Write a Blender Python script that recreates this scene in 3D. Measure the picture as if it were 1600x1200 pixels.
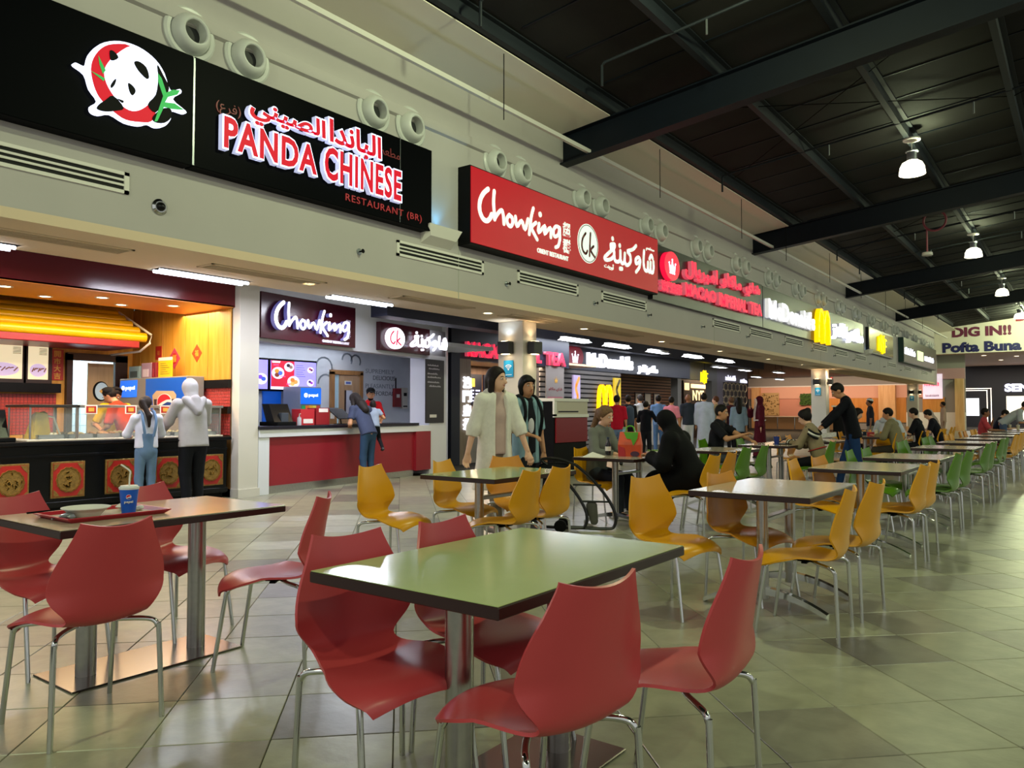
import bpy, bmesh, math, random
import numpy as np
from mathutils import Matrix, Vector, Euler
random.seed(7)
for _o in list(bpy.data.objects): bpy.data.objects.remove(_o)
SC = bpy.context.scene
COL = SC.collection
R = math.radians
# ------------------------------------------------------------------ camera
CAM_H = 1.25
cam = bpy.data.objects.new('camera', bpy.data.cameras.new('camera')); COL.objects.link(cam)
cam.data.sensor_width = 36.0
cam.data.lens = 36.0 * 1202.0 / 1600.0
cam.data.clip_end = 300
cam.location = (0, 0, CAM_H)
cam.rotation_euler = (R(90 + 2.05), 0, R(36.82))
SC.camera = cam
# ------------------------------------------------------------------ world: pale daylight entering from the open, glazed side of the hall
W = bpy.data.worlds.new('world'); SC.world = W; W.use_nodes = True
bg = W.node_tree.nodes['Background']
bg.inputs[0].default_value = (0.97, 0.98, 0.94, 1); bg.inputs[1].default_value = 0.5
# ------------------------------------------------------------------ exposure
SC.view_settings.view_transform = 'Standard'; SC.view_settings.look = 'None'
SC.view_settings.exposure = 0.2; SC.view_settings.gamma = 1.0
SC.view_settings.use_curve_mapping = False

def area(loc, sx, sy, power, col=(1, 1, 1), rot=(0, 0, 0)):
    l = bpy.data.lights.new('area_light', 'AREA'); l.shape = 'RECTANGLE'; l.size = sx; l.size_y = sy
    l.energy = power; l.color = col
    o = bpy.data.objects.new('area_light', l); o.location = loc; o.rotation_euler = rot; COL.objects.link(o); return o
def point(loc, power, col=(1, 1, 1), r=0.08):
    l = bpy.data.lights.new('point_light', 'POINT'); l.energy = power; l.color = col; l.shadow_soft_size = r
    o = bpy.data.objects.new('point_light', l); o.location = loc; COL.objects.link(o); return o
def spot(loc, power, col=(1, 1, 1), ang=120, r=0.06, rot=(0, 0, 0)):
    l = bpy.data.lights.new('spot_light', 'SPOT'); l.energy = power; l.color = col; l.spot_size = R(ang); l.spot_blend = 0.7; l.shadow_soft_size = r
    o = bpy.data.objects.new('spot_light', l); o.location = loc; o.rotation_euler = rot; COL.objects.link(o); return o
# light fixtures of the place (visible bodies built further down) and unseen added fills
SOFFIT_Y = [2.8, 6.72, 10.64, 13.9, 17.6, 21.4, 25.6, 29.4, 33.2, 37, 41, 45, 49, 53]
for _y in SOFFIT_Y[::2]: spot((-8.5, _y, 2.96), 60, (1, .76, .5), 150)
area((-9.12, 2.7, 2.94), 1.2, .12, 60, (.86, .88, 1), (0, 0, R(90)))          # fluorescent battens at the shop fronts
area((-9.12, 5.52, 2.94), 1.2, .12, 60, (.86, .88, 1), (0, 0, R(90)))
area((-9.12, 8.21, 2.94), 1.2, .12, 60, (.86, .88, 1), (0, 0, R(90)))
area((-10.85, 4.9, 2.74), 3.4, 1.0, 120, (1, .74, .42), (0, 0, R(90)))           # downlights of the first shop
area((-12.2, 9.6, 2.62), 3.6, 1.8, 270, (.84, .88, 1), (0, 0, R(90)))         # downlights of the second shop
area((-13.4, 16.8, 2.55), 4.0, 1.4, 230, (1, .78, .55), (0, 0, R(90)))           # tea shop
area((-11.2, 19.5, 3.25), 6.0, 1.0, 180, (.86, .92, 1), (0, 0, R(90)))         # fluorescent fittings above the queue
area((-11.2, 28.0, 3.25), 8.0, 1.0, 200, (.90, .94, 1), (0, 0, R(90)))
area((-15.0, 42.0, 2.85), 16.0, 2.0, 620, (1, .72, .46), (0, 0, R(90)))         # lit ceilings of the far shops
area((-2.5, 65.5, 4.85), 12.0, 10.0, 900, (1, .86, .74), (0, 0, 0))
area((-14.5, 55.2, 3.6), 11.0, 1.0, 330, (1, .70, .50), (R(40), 0, 0))  # unseen tilted fill, added to brighten the far salmon wall
LAMPS = [(-2.8, -3.2), (-2.8, 7.2), (-2.8, 17.7), (-2.8, 28.4), (-2.8, 38.6), (-2.8, 48.8), (-2.8, 54.2), (2.0, 52.0), (4.5, -3.2), (4.5, 7.2), (4.5, 17.6), (4.5, 28.0), (4.5, 43.0)]  # the two nearest the end wall are unseen, added to brighten it
for _x, _y in LAMPS: point((_x, _y, 6.02 + .105 * (_x + 7.74)), 420, (.88, 1, .58), 0.13)

# ------------------------------------------------------------------ materials
def lin(h):
    h = h.lstrip('#'); c = [int(h[i:i + 2], 16) / 255 for i in (0, 2, 4)]
    return tuple(v / 12.92 if v <= .04045 else ((v + .055) / 1.055) ** 2.4 for v in c)
MATS = {}
def mat(name, col, rough=.5, metal=0., em=None, es=0., var=0., vs=8., bump=0., bs=40., alpha=1., trans=0., coat=0., spec=.5, rnd=0.):
    if name in MATS: return MATS[name]
    if isinstance(col, str): col = lin(col)
    if isinstance(em, str): em = lin(em)
    m = bpy.data.materials.new(name); m.use_nodes = True; nt = m.node_tree; N = nt.nodes; L = nt.links
    p = N['Principled BSDF']; I = p.inputs
    I['Base Color'].default_value = (*col, 1); I['Roughness'].default_value = rough; I['Metallic'].default_value = metal
    I['Specular IOR Level'].default_value = spec
    if coat: I['Coat Weight'].default_value = coat; I['Coat Roughness'].default_value = .08
    if em is not None: I['Emission Color'].default_value = (*em, 1); I['Emission Strength'].default_value = es
    if alpha < 1: I['Alpha'].default_value = alpha
    if trans: I['Transmission Weight'].default_value = trans
    if var or bump or rnd:
        tc = N.new('ShaderNodeTexCoord')
    src = None
    if var:
        n = N.new('ShaderNodeTexNoise'); n.inputs['Scale'].default_value = vs; n.inputs['Detail'].default_value = 4; L.new(tc.outputs['Object'], n.inputs['Vector'])
        mr = N.new('ShaderNodeMapRange'); mr.inputs[1].default_value = .3; mr.inputs[2].default_value = .7; mr.inputs[3].default_value = 1 - var; mr.inputs[4].default_value = 1 + var; L.new(n.outputs['Fac'], mr.inputs[0]); src = mr.outputs[0]
    if rnd:
        oi = N.new('ShaderNodeObjectInfo'); mr2 = N.new('ShaderNodeMapRange'); mr2.inputs[3].default_value = 1 - rnd; mr2.inputs[4].default_value = 1 + rnd; L.new(oi.outputs['Random'], mr2.inputs[0])
        if src is None: src = mr2.outputs[0]
        else:
            mm = N.new('ShaderNodeMath'); mm.operation = 'MULTIPLY'; L.new(src, mm.inputs[0]); L.new(mr2.outputs[0], mm.inputs[1]); src = mm.outputs[0]
    if src is not None:
        vm = N.new('ShaderNodeVectorMath'); vm.operation = 'SCALE'; vm.inputs[0].default_value = col; L.new(src, vm.inputs['Scale']); L.new(vm.outputs[0], I['Base Color'])
    if bump:
        n2 = N.new('ShaderNodeTexNoise'); n2.inputs['Scale'].default_value = bs; n2.inputs['Detail'].default_value = 3; L.new(tc.outputs['Object'], n2.inputs['Vector'])
        b = N.new('ShaderNodeBump'); b.inputs['Strength'].default_value = bump; b.inputs['Distance'].default_value = .01; L.new(n2.outputs['Fac'], b.inputs['Height']); L.new(b.outputs[0], I['Normal'])
    MATS[name] = m; return m
def wood(name, c1, c2, scale=6., rough=.45, axis=2, dist=3.):
    if name in MATS: return MATS[name]
    m = mat(name, c1, rough); N = m.node_tree.nodes; L = m.node_tree.links
    tc = N.new('ShaderNodeTexCoord'); mp = N.new('ShaderNodeMapping'); s = [scale * 3] * 3; s[axis] = scale * .25; mp.inputs['Scale'].default_value = s
    n = N.new('ShaderNodeTexNoise'); n.inputs['Detail'].default_value = 5; n.inputs['Scale'].default_value = 1.0; n.inputs['Distortion'].default_value = .6
    r = N.new('ShaderNodeValToRGB'); r.color_ramp.elements[0].position = .35; r.color_ramp.elements[1].position = .68
    r.color_ramp.elements[0].color = (*lin(c1), 1); r.color_ramp.elements[1].color = (*lin(c2), 1)
    L.new(tc.outputs['Object'], mp.inputs[0]); L.new(mp.outputs[0], n.inputs['Vector']); L.new(n.outputs['Fac'], r.inputs[0]); L.new(r.outputs[0], N['Principled BSDF'].inputs['Base Color'])
    return m
def emis(name, c, s):
    return mat(name, c, .5, em=c, es=s)

# ------------------------------------------------------------------ mesh helpers
class MB:
    def __init__(s): s.v = []; s.f = []; s.m = []; s.cur = 0
    def add(s, vs, fs, M=None):
        o = len(s.v)
        s.v += [tuple(M @ Vector(p)) for p in vs] if M is not None else [tuple(p) for p in vs]
        s.f += [tuple(i + o for i in f) for f in fs]; s.m += [s.cur] * len(fs); return s
    def box(s, x0, x1, y0, y1, z0, z1, M=None, c=0.):
        if c:
            v = []
            for z in (z0, z1):
                zi = z + (c if z == z0 else -c)
                v += [(x0 + c, y0 + c, z), (x1 - c, y0 + c, z), (x1 - c, y1 - c, z), (x0 + c, y1 - c, z)]
                v += [(x0 + c, y0, zi), (x1 - c, y0, zi), (x1, y0 + c, zi), (x1, y1 - c, zi), (x1 - c, y1, zi), (x0 + c, y1, zi), (x0, y1 - c, zi), (x0, y0 + c, zi)]
            f = [(3, 2, 1, 0), (12, 13, 14, 15)]
            for i in range(8):
                j = (i + 1) % 8; f.append((4 + i, 4 + j, 16 + j, 16 + i))
            f += [(0, 1, 5, 4), (1, 2, 7, 6), (2, 3, 9, 8), (3, 0, 11, 10), (1, 6, 5), (2, 8, 7), (3, 10, 9), (0, 4, 11)]
            f += [(13, 12, 16, 17), (14, 13, 18, 19), (15, 14, 20, 21), (12, 15, 22, 23), (13, 17, 18), (14, 19, 20), (15, 21, 22), (12, 23, 16)]
            return s.add(v, f, M)
        v = [(x0, y0, z0), (x1, y0, z0), (x1, y1, z0), (x0, y1, z0), (x0, y0, z1), (x1, y0, z1), (x1, y1, z1), (x0, y1, z1)]
        return s.add(v, [(3, 2, 1, 0), (4, 5, 6, 7), (0, 1, 5, 4), (1, 2, 6, 5), (2, 3, 7, 6), (3, 0, 4, 7)], M)
    def tube(s, path, r, n=8, closed=False, caps=True, M=None):
        P = [Vector(p) for p in path]; k = len(P); rr = r if isinstance(r, (list, tuple)) else [r] * k
        vs = []; up = None
        for i in range(k):
            if closed: t = P[(i + 1) % k] - P[i - 1]
            else: t = P[min(i + 1, k - 1)] - P[max(i - 1, 0)]
            t.normalize()
            if up is None: up = Vector((0, 0, 1)) if abs(t.z) < .9 else Vector((1, 0, 0))
            a = up - t * up.dot(t)
            if a.length < 1e-5: a = Vector((1, 0, 0)).cross(t)
            a.normalize(); up = a; b = t.cross(a)
            vs += [tuple(P[i] + (a * math.cos(2 * math.pi * j / n) + b * math.sin(2 * math.pi * j / n)) * rr[i]) for j in range(n)]
        fs = []
        for i in range(k if closed else k - 1):
            for j in range(n):
                a0 = i * n + j; a1 = i * n + (j + 1) % n; b0 = ((i + 1) % k) * n + j; b1 = ((i + 1) % k) * n + (j + 1) % n
                fs.append((a0, a1, b1, b0))
        if caps and not closed: fs += [tuple(range(n - 1, -1, -1)), tuple(range((k - 1) * n, k * n))]
        return s.add(vs, fs, M)
    def lathe(s, prof, n=16, M=None, cap=True):
        vs = []; fs = []; k = len(prof)
        for r, z in prof: vs += [(r * math.cos(2 * math.pi * j / n), r * math.sin(2 * math.pi * j / n), z) for j in range(n)]
        for i in range(k - 1):
            for j in range(n): fs.append((i * n + j, i * n + (j + 1) % n, (i + 1) * n + (j + 1) % n, (i + 1) * n + j))
        if cap: fs += [tuple(range(n - 1, -1, -1)), tuple(range((k - 1) * n, k * n))]
        return s.add(vs, fs, M)
    def cyl(s, c, r, h, n=16, M=None, r2=None):
        T = Matrix.Translation(c); T = M @ T if M is not None else T
        return s.lathe([(r, 0), (r if r2 is None else r2, h)], n, T)
    def prism(s, poly, z0, z1, M=None):
        n = len(poly); a = sum(poly[i][0] * poly[(i + 1) % n][1] - poly[(i + 1) % n][0] * poly[i][1] for i in range(n))
        if a < 0: poly = poly[::-1]
        vs = [(x, y, z0) for x, y in poly] + [(x, y, z1) for x, y in poly]
        fs = [tuple(range(n - 1, -1, -1)), tuple(range(n, 2 * n))] + [(i, (i + 1) % n, n + (i + 1) % n, n + i) for i in range(n)]
        return s.add(vs, fs, M)
    def ball(s, c, r, nu=12, nv=8, M=None):
        rx, ry, rz = r if isinstance(r, (tuple, list)) else (r, r, r); vs = [(c[0], c[1], c[2] - rz)]; fs = []
        for i in range(1, nv):
            a = math.pi * i / nv - math.pi / 2
            vs += [(c[0] + rx * math.cos(a) * math.cos(2 * math.pi * j / nu), c[1] + ry * math.cos(a) * math.sin(2 * math.pi * j / nu), c[2] + rz * math.sin(a)) for j in range(nu)]
        vs.append((c[0], c[1], c[2] + rz))
        for j in range(nu): fs.append((0, 1 + (j + 1) % nu, 1 + j)); fs.append((len(vs) - 1, 1 + (nv - 2) * nu + j, 1 + (nv - 2) * nu + (j + 1) % nu))
        for i in range(nv - 2):
            for j in range(nu): fs.append((1 + i * nu + j, 1 + i * nu + (j + 1) % nu, 1 + (i + 1) * nu + (j + 1) % nu, 1 + (i + 1) * nu + j))
        return s.add(vs, fs, M)
    def mesh(s, name, mats, smooth=True, ang=35):
        me = bpy.data.meshes.new(name); me.from_pydata(s.v, [], s.f)
        if not isinstance(mats, (list, tuple)): mats = [mats]
        for m in mats: me.materials.append(m)
        if len(mats) > 1: me.polygons.foreach_set('material_index', s.m)
        if smooth:
            me.shade_smooth(); me.set_sharp_from_angle(angle=R(ang))
        me.update(); return me
    def build(s, name, mats, parent=None, loc=None, rz=0, smooth=True, ang=35):
        return link(name, s.mesh(name, mats, smooth, ang), parent, loc, rz)
def link(name, me, parent=None, loc=None, rz=0):
    o = bpy.data.objects.new(name, me); COL.objects.link(o)
    if parent is not None: o.parent = parent
    if loc is not None: o.location = loc
    if rz: o.rotation_euler = (0, 0, rz)
    return o
def tag(o, label=None, cat=None, group=None, kind=None):
    if label: o['label'] = label
    if cat: o['category'] = cat
    if group: o['group'] = group
    if kind: o['kind'] = kind
    return o
def thing(name, label, cat, loc=(0, 0, 0), rz=0, group=None, kind=None):
    o = bpy.data.objects.new(name, None); o.empty_display_size = .1; COL.objects.link(o); o.location = loc; o.rotation_euler = (0, 0, rz)
    return tag(o, label, cat, group, kind)
def struct(name, mb, m, label, cat='structure', **k):
    return tag(mb.build(name, m, **k), label, cat, kind='structure')
def B(*a, **k): return MB().box(*a, **k)
# wall frames: local x along the wall (to the viewer's right), y up, z out of the wall
def WF(origin, tang):
    t = Vector((tang[0], tang[1], 0)).normalized(); n = Vector((t.y, -t.x, 0))
    M = Matrix.Identity(4); M.col[0][:3] = t; M.col[1][:3] = (0, 0, 1); M.col[2][:3] = n; M.col[3][:3] = origin; return M
FX = lambda x: WF((x, 0, 0), (0, 1))      # walls that face +X: local (y, z) stay world (Y, Z)
AR = {'ا': 'FE8D', 'ب': 'FE8F', 'ت': 'FE95', 'د': 'FEA9', 'ر': 'FEAD', 'ز': 'FEAF', 'ش': 'FEB5', 'ص': 'FEB9', 'ط': 'FEC1', 'ع': 'FEC9', 'غ': 'FECD', 'ف': 'FED1', 'ك': 'FED9', 'ل': 'FEDD', 'م': 'FEE1', 'ن': 'FEE5', 'و': 'FEED', 'ي': 'FEF1', 'أ': 'FE83', 'س': 'FEB1', 'ه': 'FEE9'}
def arab(s):
    non = 'ادرزوأ'; out = ''
    for i, c in enumerate(s):
        if c not in AR: out += c; continue
        b = int(AR[c], 16); pj = i > 0 and s[i - 1] in AR and s[i - 1] not in non; nj = i + 1 < len(s) and s[i + 1] in AR and c not in non
        out += chr(b + (3 if pj and nj else 1 if pj else 2 if nj else 0))
    return out[::-1]
def text(body, x0, x1, y0, y1, z0, z1, M, name, m, parent, bold=0., shear=0., fit=True, side=None, space=1.):
    c = bpy.data.curves.new('t', 'FONT'); c.body = body; c.extrude = .5; c.offset = bold; c.shear = shear; c.resolution_u = 3; c.space_character = space; c.align_x = 'LEFT'
    o = bpy.data.objects.new('t', c); COL.objects.link(o)
    dg = bpy.context.evaluated_depsgraph_get(); me = bpy.data.meshes.new_from_object(o.evaluated_get(dg)); bpy.data.objects.remove(o)
    co = np.empty(len(me.vertices) * 3); me.vertices.foreach_get('co', co); co = co.reshape(-1, 3)
    mn = co.min(0); mx = co.max(0); sz = np.maximum(mx - mn, 1e-6)
    co = (co - mn) / sz * np.array([x1 - x0, y1 - y0, z1 - z0]) + np.array([x0, y0, z0])
    Mn = np.array(M); co = co @ Mn[:3, :3].T + Mn[:3, 3]
    me.vertices.foreach_set('co', co.ravel()); me.materials.clear(); me.materials.append(m)
    if side is not None:
        me.materials.append(side); nz = np.array(M.col[2][:3]); me.update()
        for p in me.polygons: p.material_index = 0 if abs(p.normal.dot(Vector(nz))) > .5 else 1
    else:
        for p in me.polygons: p.material_index = 0
    me.update(); return link(name, me, parent)
def crom(P, k=4):
    if len(P) < 3: return [Vector(p) for p in P]
    P = [Vector(p) for p in P]; out = []
    for i in range(len(P) - 1):
        a = P[max(i - 1, 0)]; b = P[i]; c = P[i + 1]; d = P[min(i + 2, len(P) - 1)]
        for j in range(k):
            t = j / k; out.append(.5 * ((2 * b) + (c - a) * t + (2 * a - 5 * b + 4 * c - d) * t * t + (3 * b - a - 3 * c + d) * t ** 3))
    return out + [P[-1]]
def stroke(mb, pts, w, z0, z1, M, k=4, smooth=True):
    P = crom(pts, k) if smooth else [Vector(p) for p in pts]; n = len(P); L = []; Rr = []
    for i in range(n):
        t = (P[min(i + 1, n - 1)] - P[max(i - 1, 0)])
        if t.length < 1e-6: t = Vector((1, 0))
        t.normalize(); q = Vector((-t.y, t.x)); L.append(P[i] + q * w / 2); Rr.append(P[i] - q * w / 2)
    t0 = (P[0] - P[1]).normalized(); t1 = (P[-1] - P[-2]).normalized()
    cap = lambda c, t: [c + (Matrix.Rotation(R(a), 2) @ t) * w / 2 for a in (60, 20, -20, -60)]
    # ribbon as quads so that tight bends never self-intersect an n-gon
    for i in range(n - 1): mb.prism([tuple(Rr[i]), tuple(Rr[i + 1]), tuple(L[i + 1]), tuple(L[i])], z0, z1, M)
    for c, t in ((P[0], t0), (P[-1], t1)):
        q = Vector((-t.y, t.x)) * w / 2; mb.prism([tuple(c - q)] + [tuple(x) for x in cap(c, t)[::-1]] + [tuple(c + q)], z0, z1, M)
    for i in range(1, n - 1, max(1, k)): mb.prism([(P[i].x + w / 2 * math.cos(a * math.pi / 4), P[i].y + w / 2 * math.sin(a * math.pi / 4)) for a in range(8)], z0, z1, M)
def disc_poly(cx, cy, rx, ry=None, n=32):
    ry = rx if ry is None else ry
    return [(cx + rx * math.cos(2 * math.pi * i / n), cy + ry * math.sin(2 * math.pi * i / n)) for i in range(n)]
def copy_tree(o, parent=None):
    c = o.copy(); COL.objects.link(c); c.parent = parent
    for ch in o.children: copy_tree(ch, c)
    return c
CHOW=[[(9.406,4.762),(9.29,4.667),(9.214,4.551),(9.191,4.435),(9.215,4.339),(9.283,4.263),(9.371,4.248),(9.452,4.302),(9.497,4.378)],[(9.563,4.767),(9.546,4.583),(9.563,4.432),(9.575,4.311)],[(9.578,4.333),(9.666,4.433),(9.755,4.499),(9.801,4.425),(9.818,4.287)],[(9.96,4.463),(9.896,4.386),(9.921,4.307),(9.994,4.282),(10.052,4.344),(10.043,4.427),(9.96,4.463)],[(10.132,4.471),(10.171,4.319),(10.302,4.436),(10.399,4.309),(10.486,4.5)],[(10.645,4.72),(10.579,4.546),(10.523,4.251)],[(10.721,4.487),(10.598,4.391),(10.626,4.325),(10.759,4.2)],[(10.817,4.489),(10.798,4.333),(10.993,4.484),(10.977,4.341),(11.162,4.483),(11.178,4.316)],[(10.847,4.659),(10.85,4.651)],[(11.449,4.538),(11.34,4.543),(11.257,4.444),(11.298,4.355),(11.418,4.411),(11.456,4.528)],[(11.46,4.54),(11.469,4.357),(11.421,4.216),(11.33,4.166)]]
SHAW=[[(13.38,4.698),(13.385,4.686)],[(13.307,4.563),(13.436,4.592),(13.462,4.545),(13.332,4.478),(13.307,4.538)],[(13.435,4.508),(13.204,4.367),(13.065,4.268),(13.114,4.226),(13.304,4.269),(13.434,4.354)],[(13.435,4.457),(13.459,4.293),(13.55,4.256),(13.683,4.316),(13.698,4.501)],[(13.672,4.611),(13.672,4.598)],[(13.696,4.318),(13.762,4.257),(13.857,4.304),(13.886,4.48)],[(13.87,4.306),(13.965,4.248),(14.117,4.332),(14.119,4.465),(14.009,4.527)],[(14.009,4.553),(14.233,4.624),(14.375,4.723)],[(13.681,4.136),(13.761,4.145)],[(14.515,4.407),(14.385,4.346),(14.352,4.422),(14.458,4.493),(14.553,4.454),(14.522,4.3),(14.368,4.169)],[(14.737,4.676),(14.711,4.424),(14.762,4.281),(14.887,4.272),(14.919,4.457)],[(14.917,4.29),(15.016,4.263),(15.04,4.476)],[(15.038,4.28),(15.123,4.258),(15.18,4.357),(15.176,4.511)],[(14.99,4.544),(15.067,4.633),(15.143,4.576)]]
CKC=[[(12.348,4.608),(12.244,4.498),(12.209,4.359),(12.254,4.258),(12.346,4.219),(12.409,4.284)],[(12.523,4.641),(12.503,4.447),(12.485,4.199)],[(12.635,4.409),(12.533,4.311),(12.686,4.201)]]
CKCIRC=[[(12.068,4.364),(12.813,4.495),(12.435,4.799),(12.43,4.054),(12.433,4.428)]]
P_WHITE=[(3.594,4.874),(3.735,4.908),(3.881,4.898),(4.015,4.838),(4.106,4.737),(4.174,4.583),(4.275,4.629),(4.29,4.588),(4.202,4.494),(4.346,4.418),(4.327,4.385),(4.198,4.377),(4.182,4.282),(4.12,4.188),(4.027,4.148),(3.952,4.159),(3.862,4.115),(3.718,4.104),(3.577,4.144),(3.471,4.1),(3.4,4.107),(3.388,4.162),(3.454,4.238),(3.378,4.33),(3.332,4.453),(3.23,4.501),(3.243,4.529),(3.33,4.527),(3.364,4.652),(3.458,4.789)]
P_RED=[(3.579,4.836),(3.474,4.756),(3.402,4.634),(3.379,4.517),(3.399,4.399),(3.438,4.303),(3.491,4.243),(3.607,4.169),(3.717,4.131),(3.861,4.151),(3.976,4.194),(4.016,4.314),(3.922,4.449),(3.851,4.752),(3.751,4.883)]
P_FACE=[(3.751,4.881),(3.865,4.884),(3.965,4.839),(4.025,4.75),(4.037,4.554),(3.972,4.399),(3.875,4.286),(3.779,4.236),(3.683,4.254),(3.589,4.335),(3.526,4.424),(3.5,4.526),(3.534,4.633),(3.627,4.763)]
P_BLACK=[[(3.547,4.755),(3.589,4.763),(3.631,4.717),(3.561,4.665)],[(3.455,4.196),(3.514,4.258),(3.589,4.325),(3.692,4.236),(3.607,4.182),(3.516,4.147),(3.438,4.147)],[(4.024,4.791),(4.089,4.705),(4.153,4.593),(4.093,4.439),(4.016,4.294),(3.932,4.35),(4.013,4.479),(4.035,4.653)],[(4.17,4.383),(4.182,4.299),(4.111,4.217),(4.009,4.193),(3.984,4.238),(4.074,4.349)],[(3.786,4.729),(3.834,4.756),(3.909,4.724),(3.94,4.636),(3.911,4.608),(3.828,4.662)],[(3.56,4.415),(3.586,4.472),(3.613,4.501),(3.602,4.443),(3.572,4.396)],[(3.73,4.501),(3.783,4.484),(3.806,4.443),(3.776,4.391),(3.744,4.422)],[(3.629,4.31),(3.689,4.307),(3.675,4.282)]]
P_GREEN=[[(4.034,4.706),(4.072,4.666),(4.123,4.536),(4.191,4.589),(4.27,4.609),(4.244,4.556),(4.141,4.496),(4.111,4.431),(4.214,4.453),(4.318,4.418),(4.195,4.387),(4.1,4.379),(4.034,4.212),(4.001,4.193),(4.089,4.488),(4.036,4.62)],[(3.441,4.665),(3.511,4.549),(3.486,4.505),(3.452,4.59)],[(3.375,4.495),(3.452,4.481),(3.505,4.468),(3.495,4.437)]]
# ------------------------------------------------------------------ shared materials
M_WALL = mat('painted_plaster', '#b5b0ad', .75, var=.03, vs=1.2, bump=.05, bs=60)
M_SOFF = mat('soffit_paint', '#dcc6a8', .8, var=.02, vs=2)
M_NAVY = mat('navy_paint', '#10152a', .55)
M_STEEL = mat('navy_steel', '#08111c', .55, var=.1, vs=3, spec=.25)
M_ROOF = mat('roof_sheet', '#242322', .8, var=.25, vs=.8, spec=.2)
M_PURL = mat('purlin_paint', '#23282e', .6, spec=.25)
M_WHITE = mat('white_paint', '#dedbd3', .6)
M_PANEL = mat('white_board', '#e6dfcf', .8)
M_BLACK = mat('black_gloss', '#060607', .25, spec=.25)
M_BLACKM = mat('black_matt', '#0a0a0b', .6, spec=.12)
M_CHROME = mat('chrome', '#d4d6d4', .12, 1.)
M_BRUSH = mat('brushed_steel', '#b4b2ae', .28, 1., var=.06, vs=30)
M_PLATE = mat('polished_plate', '#6a625d', .2, 1.)
M_GREYM = mat('grey_metal', '#8d9296', .35, .7)
M_DARK = mat('dark_void', '#050505', .8)
M_LAMP = emis('lamp_glass', '#fffbe0', 14)
M_LED = emis('downlight_glow', '#ffe2b0', 9)
M_LEDW = emis('downlight_white', '#f2f5ff', 9)
M_TUBE = emis('fluorescent_tube', '#e4edff', 11)
ORD = ['first', 'second', 'third', 'fourth', 'fifth', 'sixth', 'seventh', 'eighth', 'ninth', 'tenth', 'eleventh', 'twelfth', 'thirteenth', 'fourteenth', 'fifteenth', 'sixteenth', 'seventeenth', 'eighteenth', 'nineteenth', 'twentieth']

# ------------------------------------------------------------------ floor of square tiles laid on the diagonal
def tile_mat(name, c):
    m = mat(name, c, .3, var=.16, vs=7.0, rnd=.10, bump=.14, bs=18); return m
M_T = [tile_mat('tile_beige', '#8e8e77'), tile_mat('tile_sand', '#95957c'), tile_mat('tile_grey', '#868373'), tile_mat('tile_dark', '#716e62')]
M_GROUT = mat('grout', '#37342e', .9, spec=.1)
floor = struct('floor', B(-22, 14, -3, 76, -.12, -.006), M_GROUT, 'large beige stone tile floor laid on the diagonal across the food court', 'floor')
TS = .463; tm = []
for m in M_T:
    h = TS / 2 - .0018
    tm.append(B(-h, h, -h, h, -.02, 0, c=.0025).mesh('tile', m, smooth=False))
cells = []
for i in range(-80, 140):
    for j in range(-60, 190):
        p = -.95 + (i + .5) * TS; q = 3.08 + (j + .5) * TS
        x = (p - q) / math.sqrt(2); y = (p + q) / math.sqrt(2)
        if not (-10.4 < x < 7 and -.6 < y < 57.5): continue
        cells.append((x, y))
cf = math.cos(R(36.82)); sf = math.sin(R(36.82)); near = []; rest = []
for x, y in cells:
    d = -x * sf + y * cf; u = x * cf + y * sf
    if d > .9 and abs(u) < d * .70 + .3: near.append((d, x, y))
    else: rest.append((x, y))
near.sort(); rng = random.Random(3)
vis = [n for n in near if n[0] > 1.75]
for d, x, y in vis[:300]:
    k = rng.choices((0, 1, 2, 3), (42, 31, 18, 9))[0]
    o = link('tile', tm[k], floor, (x, y, rng.uniform(-.0006, .0006))); o.rotation_euler = (0, 0, R(45 + 90 * rng.randrange(4)))
mb = MB(); c45 = Matrix.Rotation(R(45), 4, 'Z'); h = TS / 2 - .0018
for x, y in [(a, b) for _, a, b in vis[300:]] + [(a, b) for d, a, b in near if d <= 1.75] + rest:
    mb.cur = rng.choices((0, 1, 2, 3), (42, 31, 18, 9))[0]
    e = h * math.sqrt(2); vs = [(x, y - e, 0), (x + e, y, 0), (x, y + e, 0), (x - e, y, 0)]
    mb.add(vs, [(0, 1, 2, 3)])
tag(mb.build('tiles', M_T, floor, smooth=False), kind='stuff')

# ------------------------------------------------------------------ left wall with the long fascia, soffit and columns
XW = -7.78
wall_left = struct('wall_left', B(-8.0, XW, -1.5, 55.3, 3.1, 6.5), M_WALL, 'long pale plaster fascia wall above the shop fronts', 'wall')
trim_1 = struct('trim_1', B(-9.25, XW, -1.5, 55.3, 3.0, 3.1), M_SOFF, 'warm lit soffit under the fascia in front of the shops', 'soffit')
mb = MB()
prof = [(XW, 5.44), (XW + .05, 5.46), (XW + .07, 5.53), (XW + .05, 5.60), (XW, 5.62)]
v = [(x, y, z) for y in (-1.5, 55.3) for x, z in prof]; n = len(prof)
mb.add(v, [(i, i + 1, n + i + 1, n + i) for i in range(n - 1)])
struct('trim_5', mb, M_WALL, 'raised horizontal moulding along the fascia behind the air nozzles', 'moulding')
for y0 in (-1, 9.0, 19.2, 29.2, 39.2, 49.0): B(XW, XW + .004, y0, y0 + .012, 3.0, 3.86).build('panel_joint', mat('joint_shadow', '#a9a99f', .8), wall_left, smooth=False)
for i, y in enumerate(SOFFIT_Y):
    t = thing('downlight', f'round recessed downlight, {ORD[i]} along the soffit from the left', 'downlight', (-8.5, y, 3.0), group='soffit downlights')
    MB().lathe([(.075, -.004), (.105, -.012), (.115, -.002), (.105, 0.002)], 20, cap=False).build('trim_ring', M_WHITE, t)
    MB().cyl((0, 0, -.003), .085, .004, 20).build('lamp_disc', M_LED, t)
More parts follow.
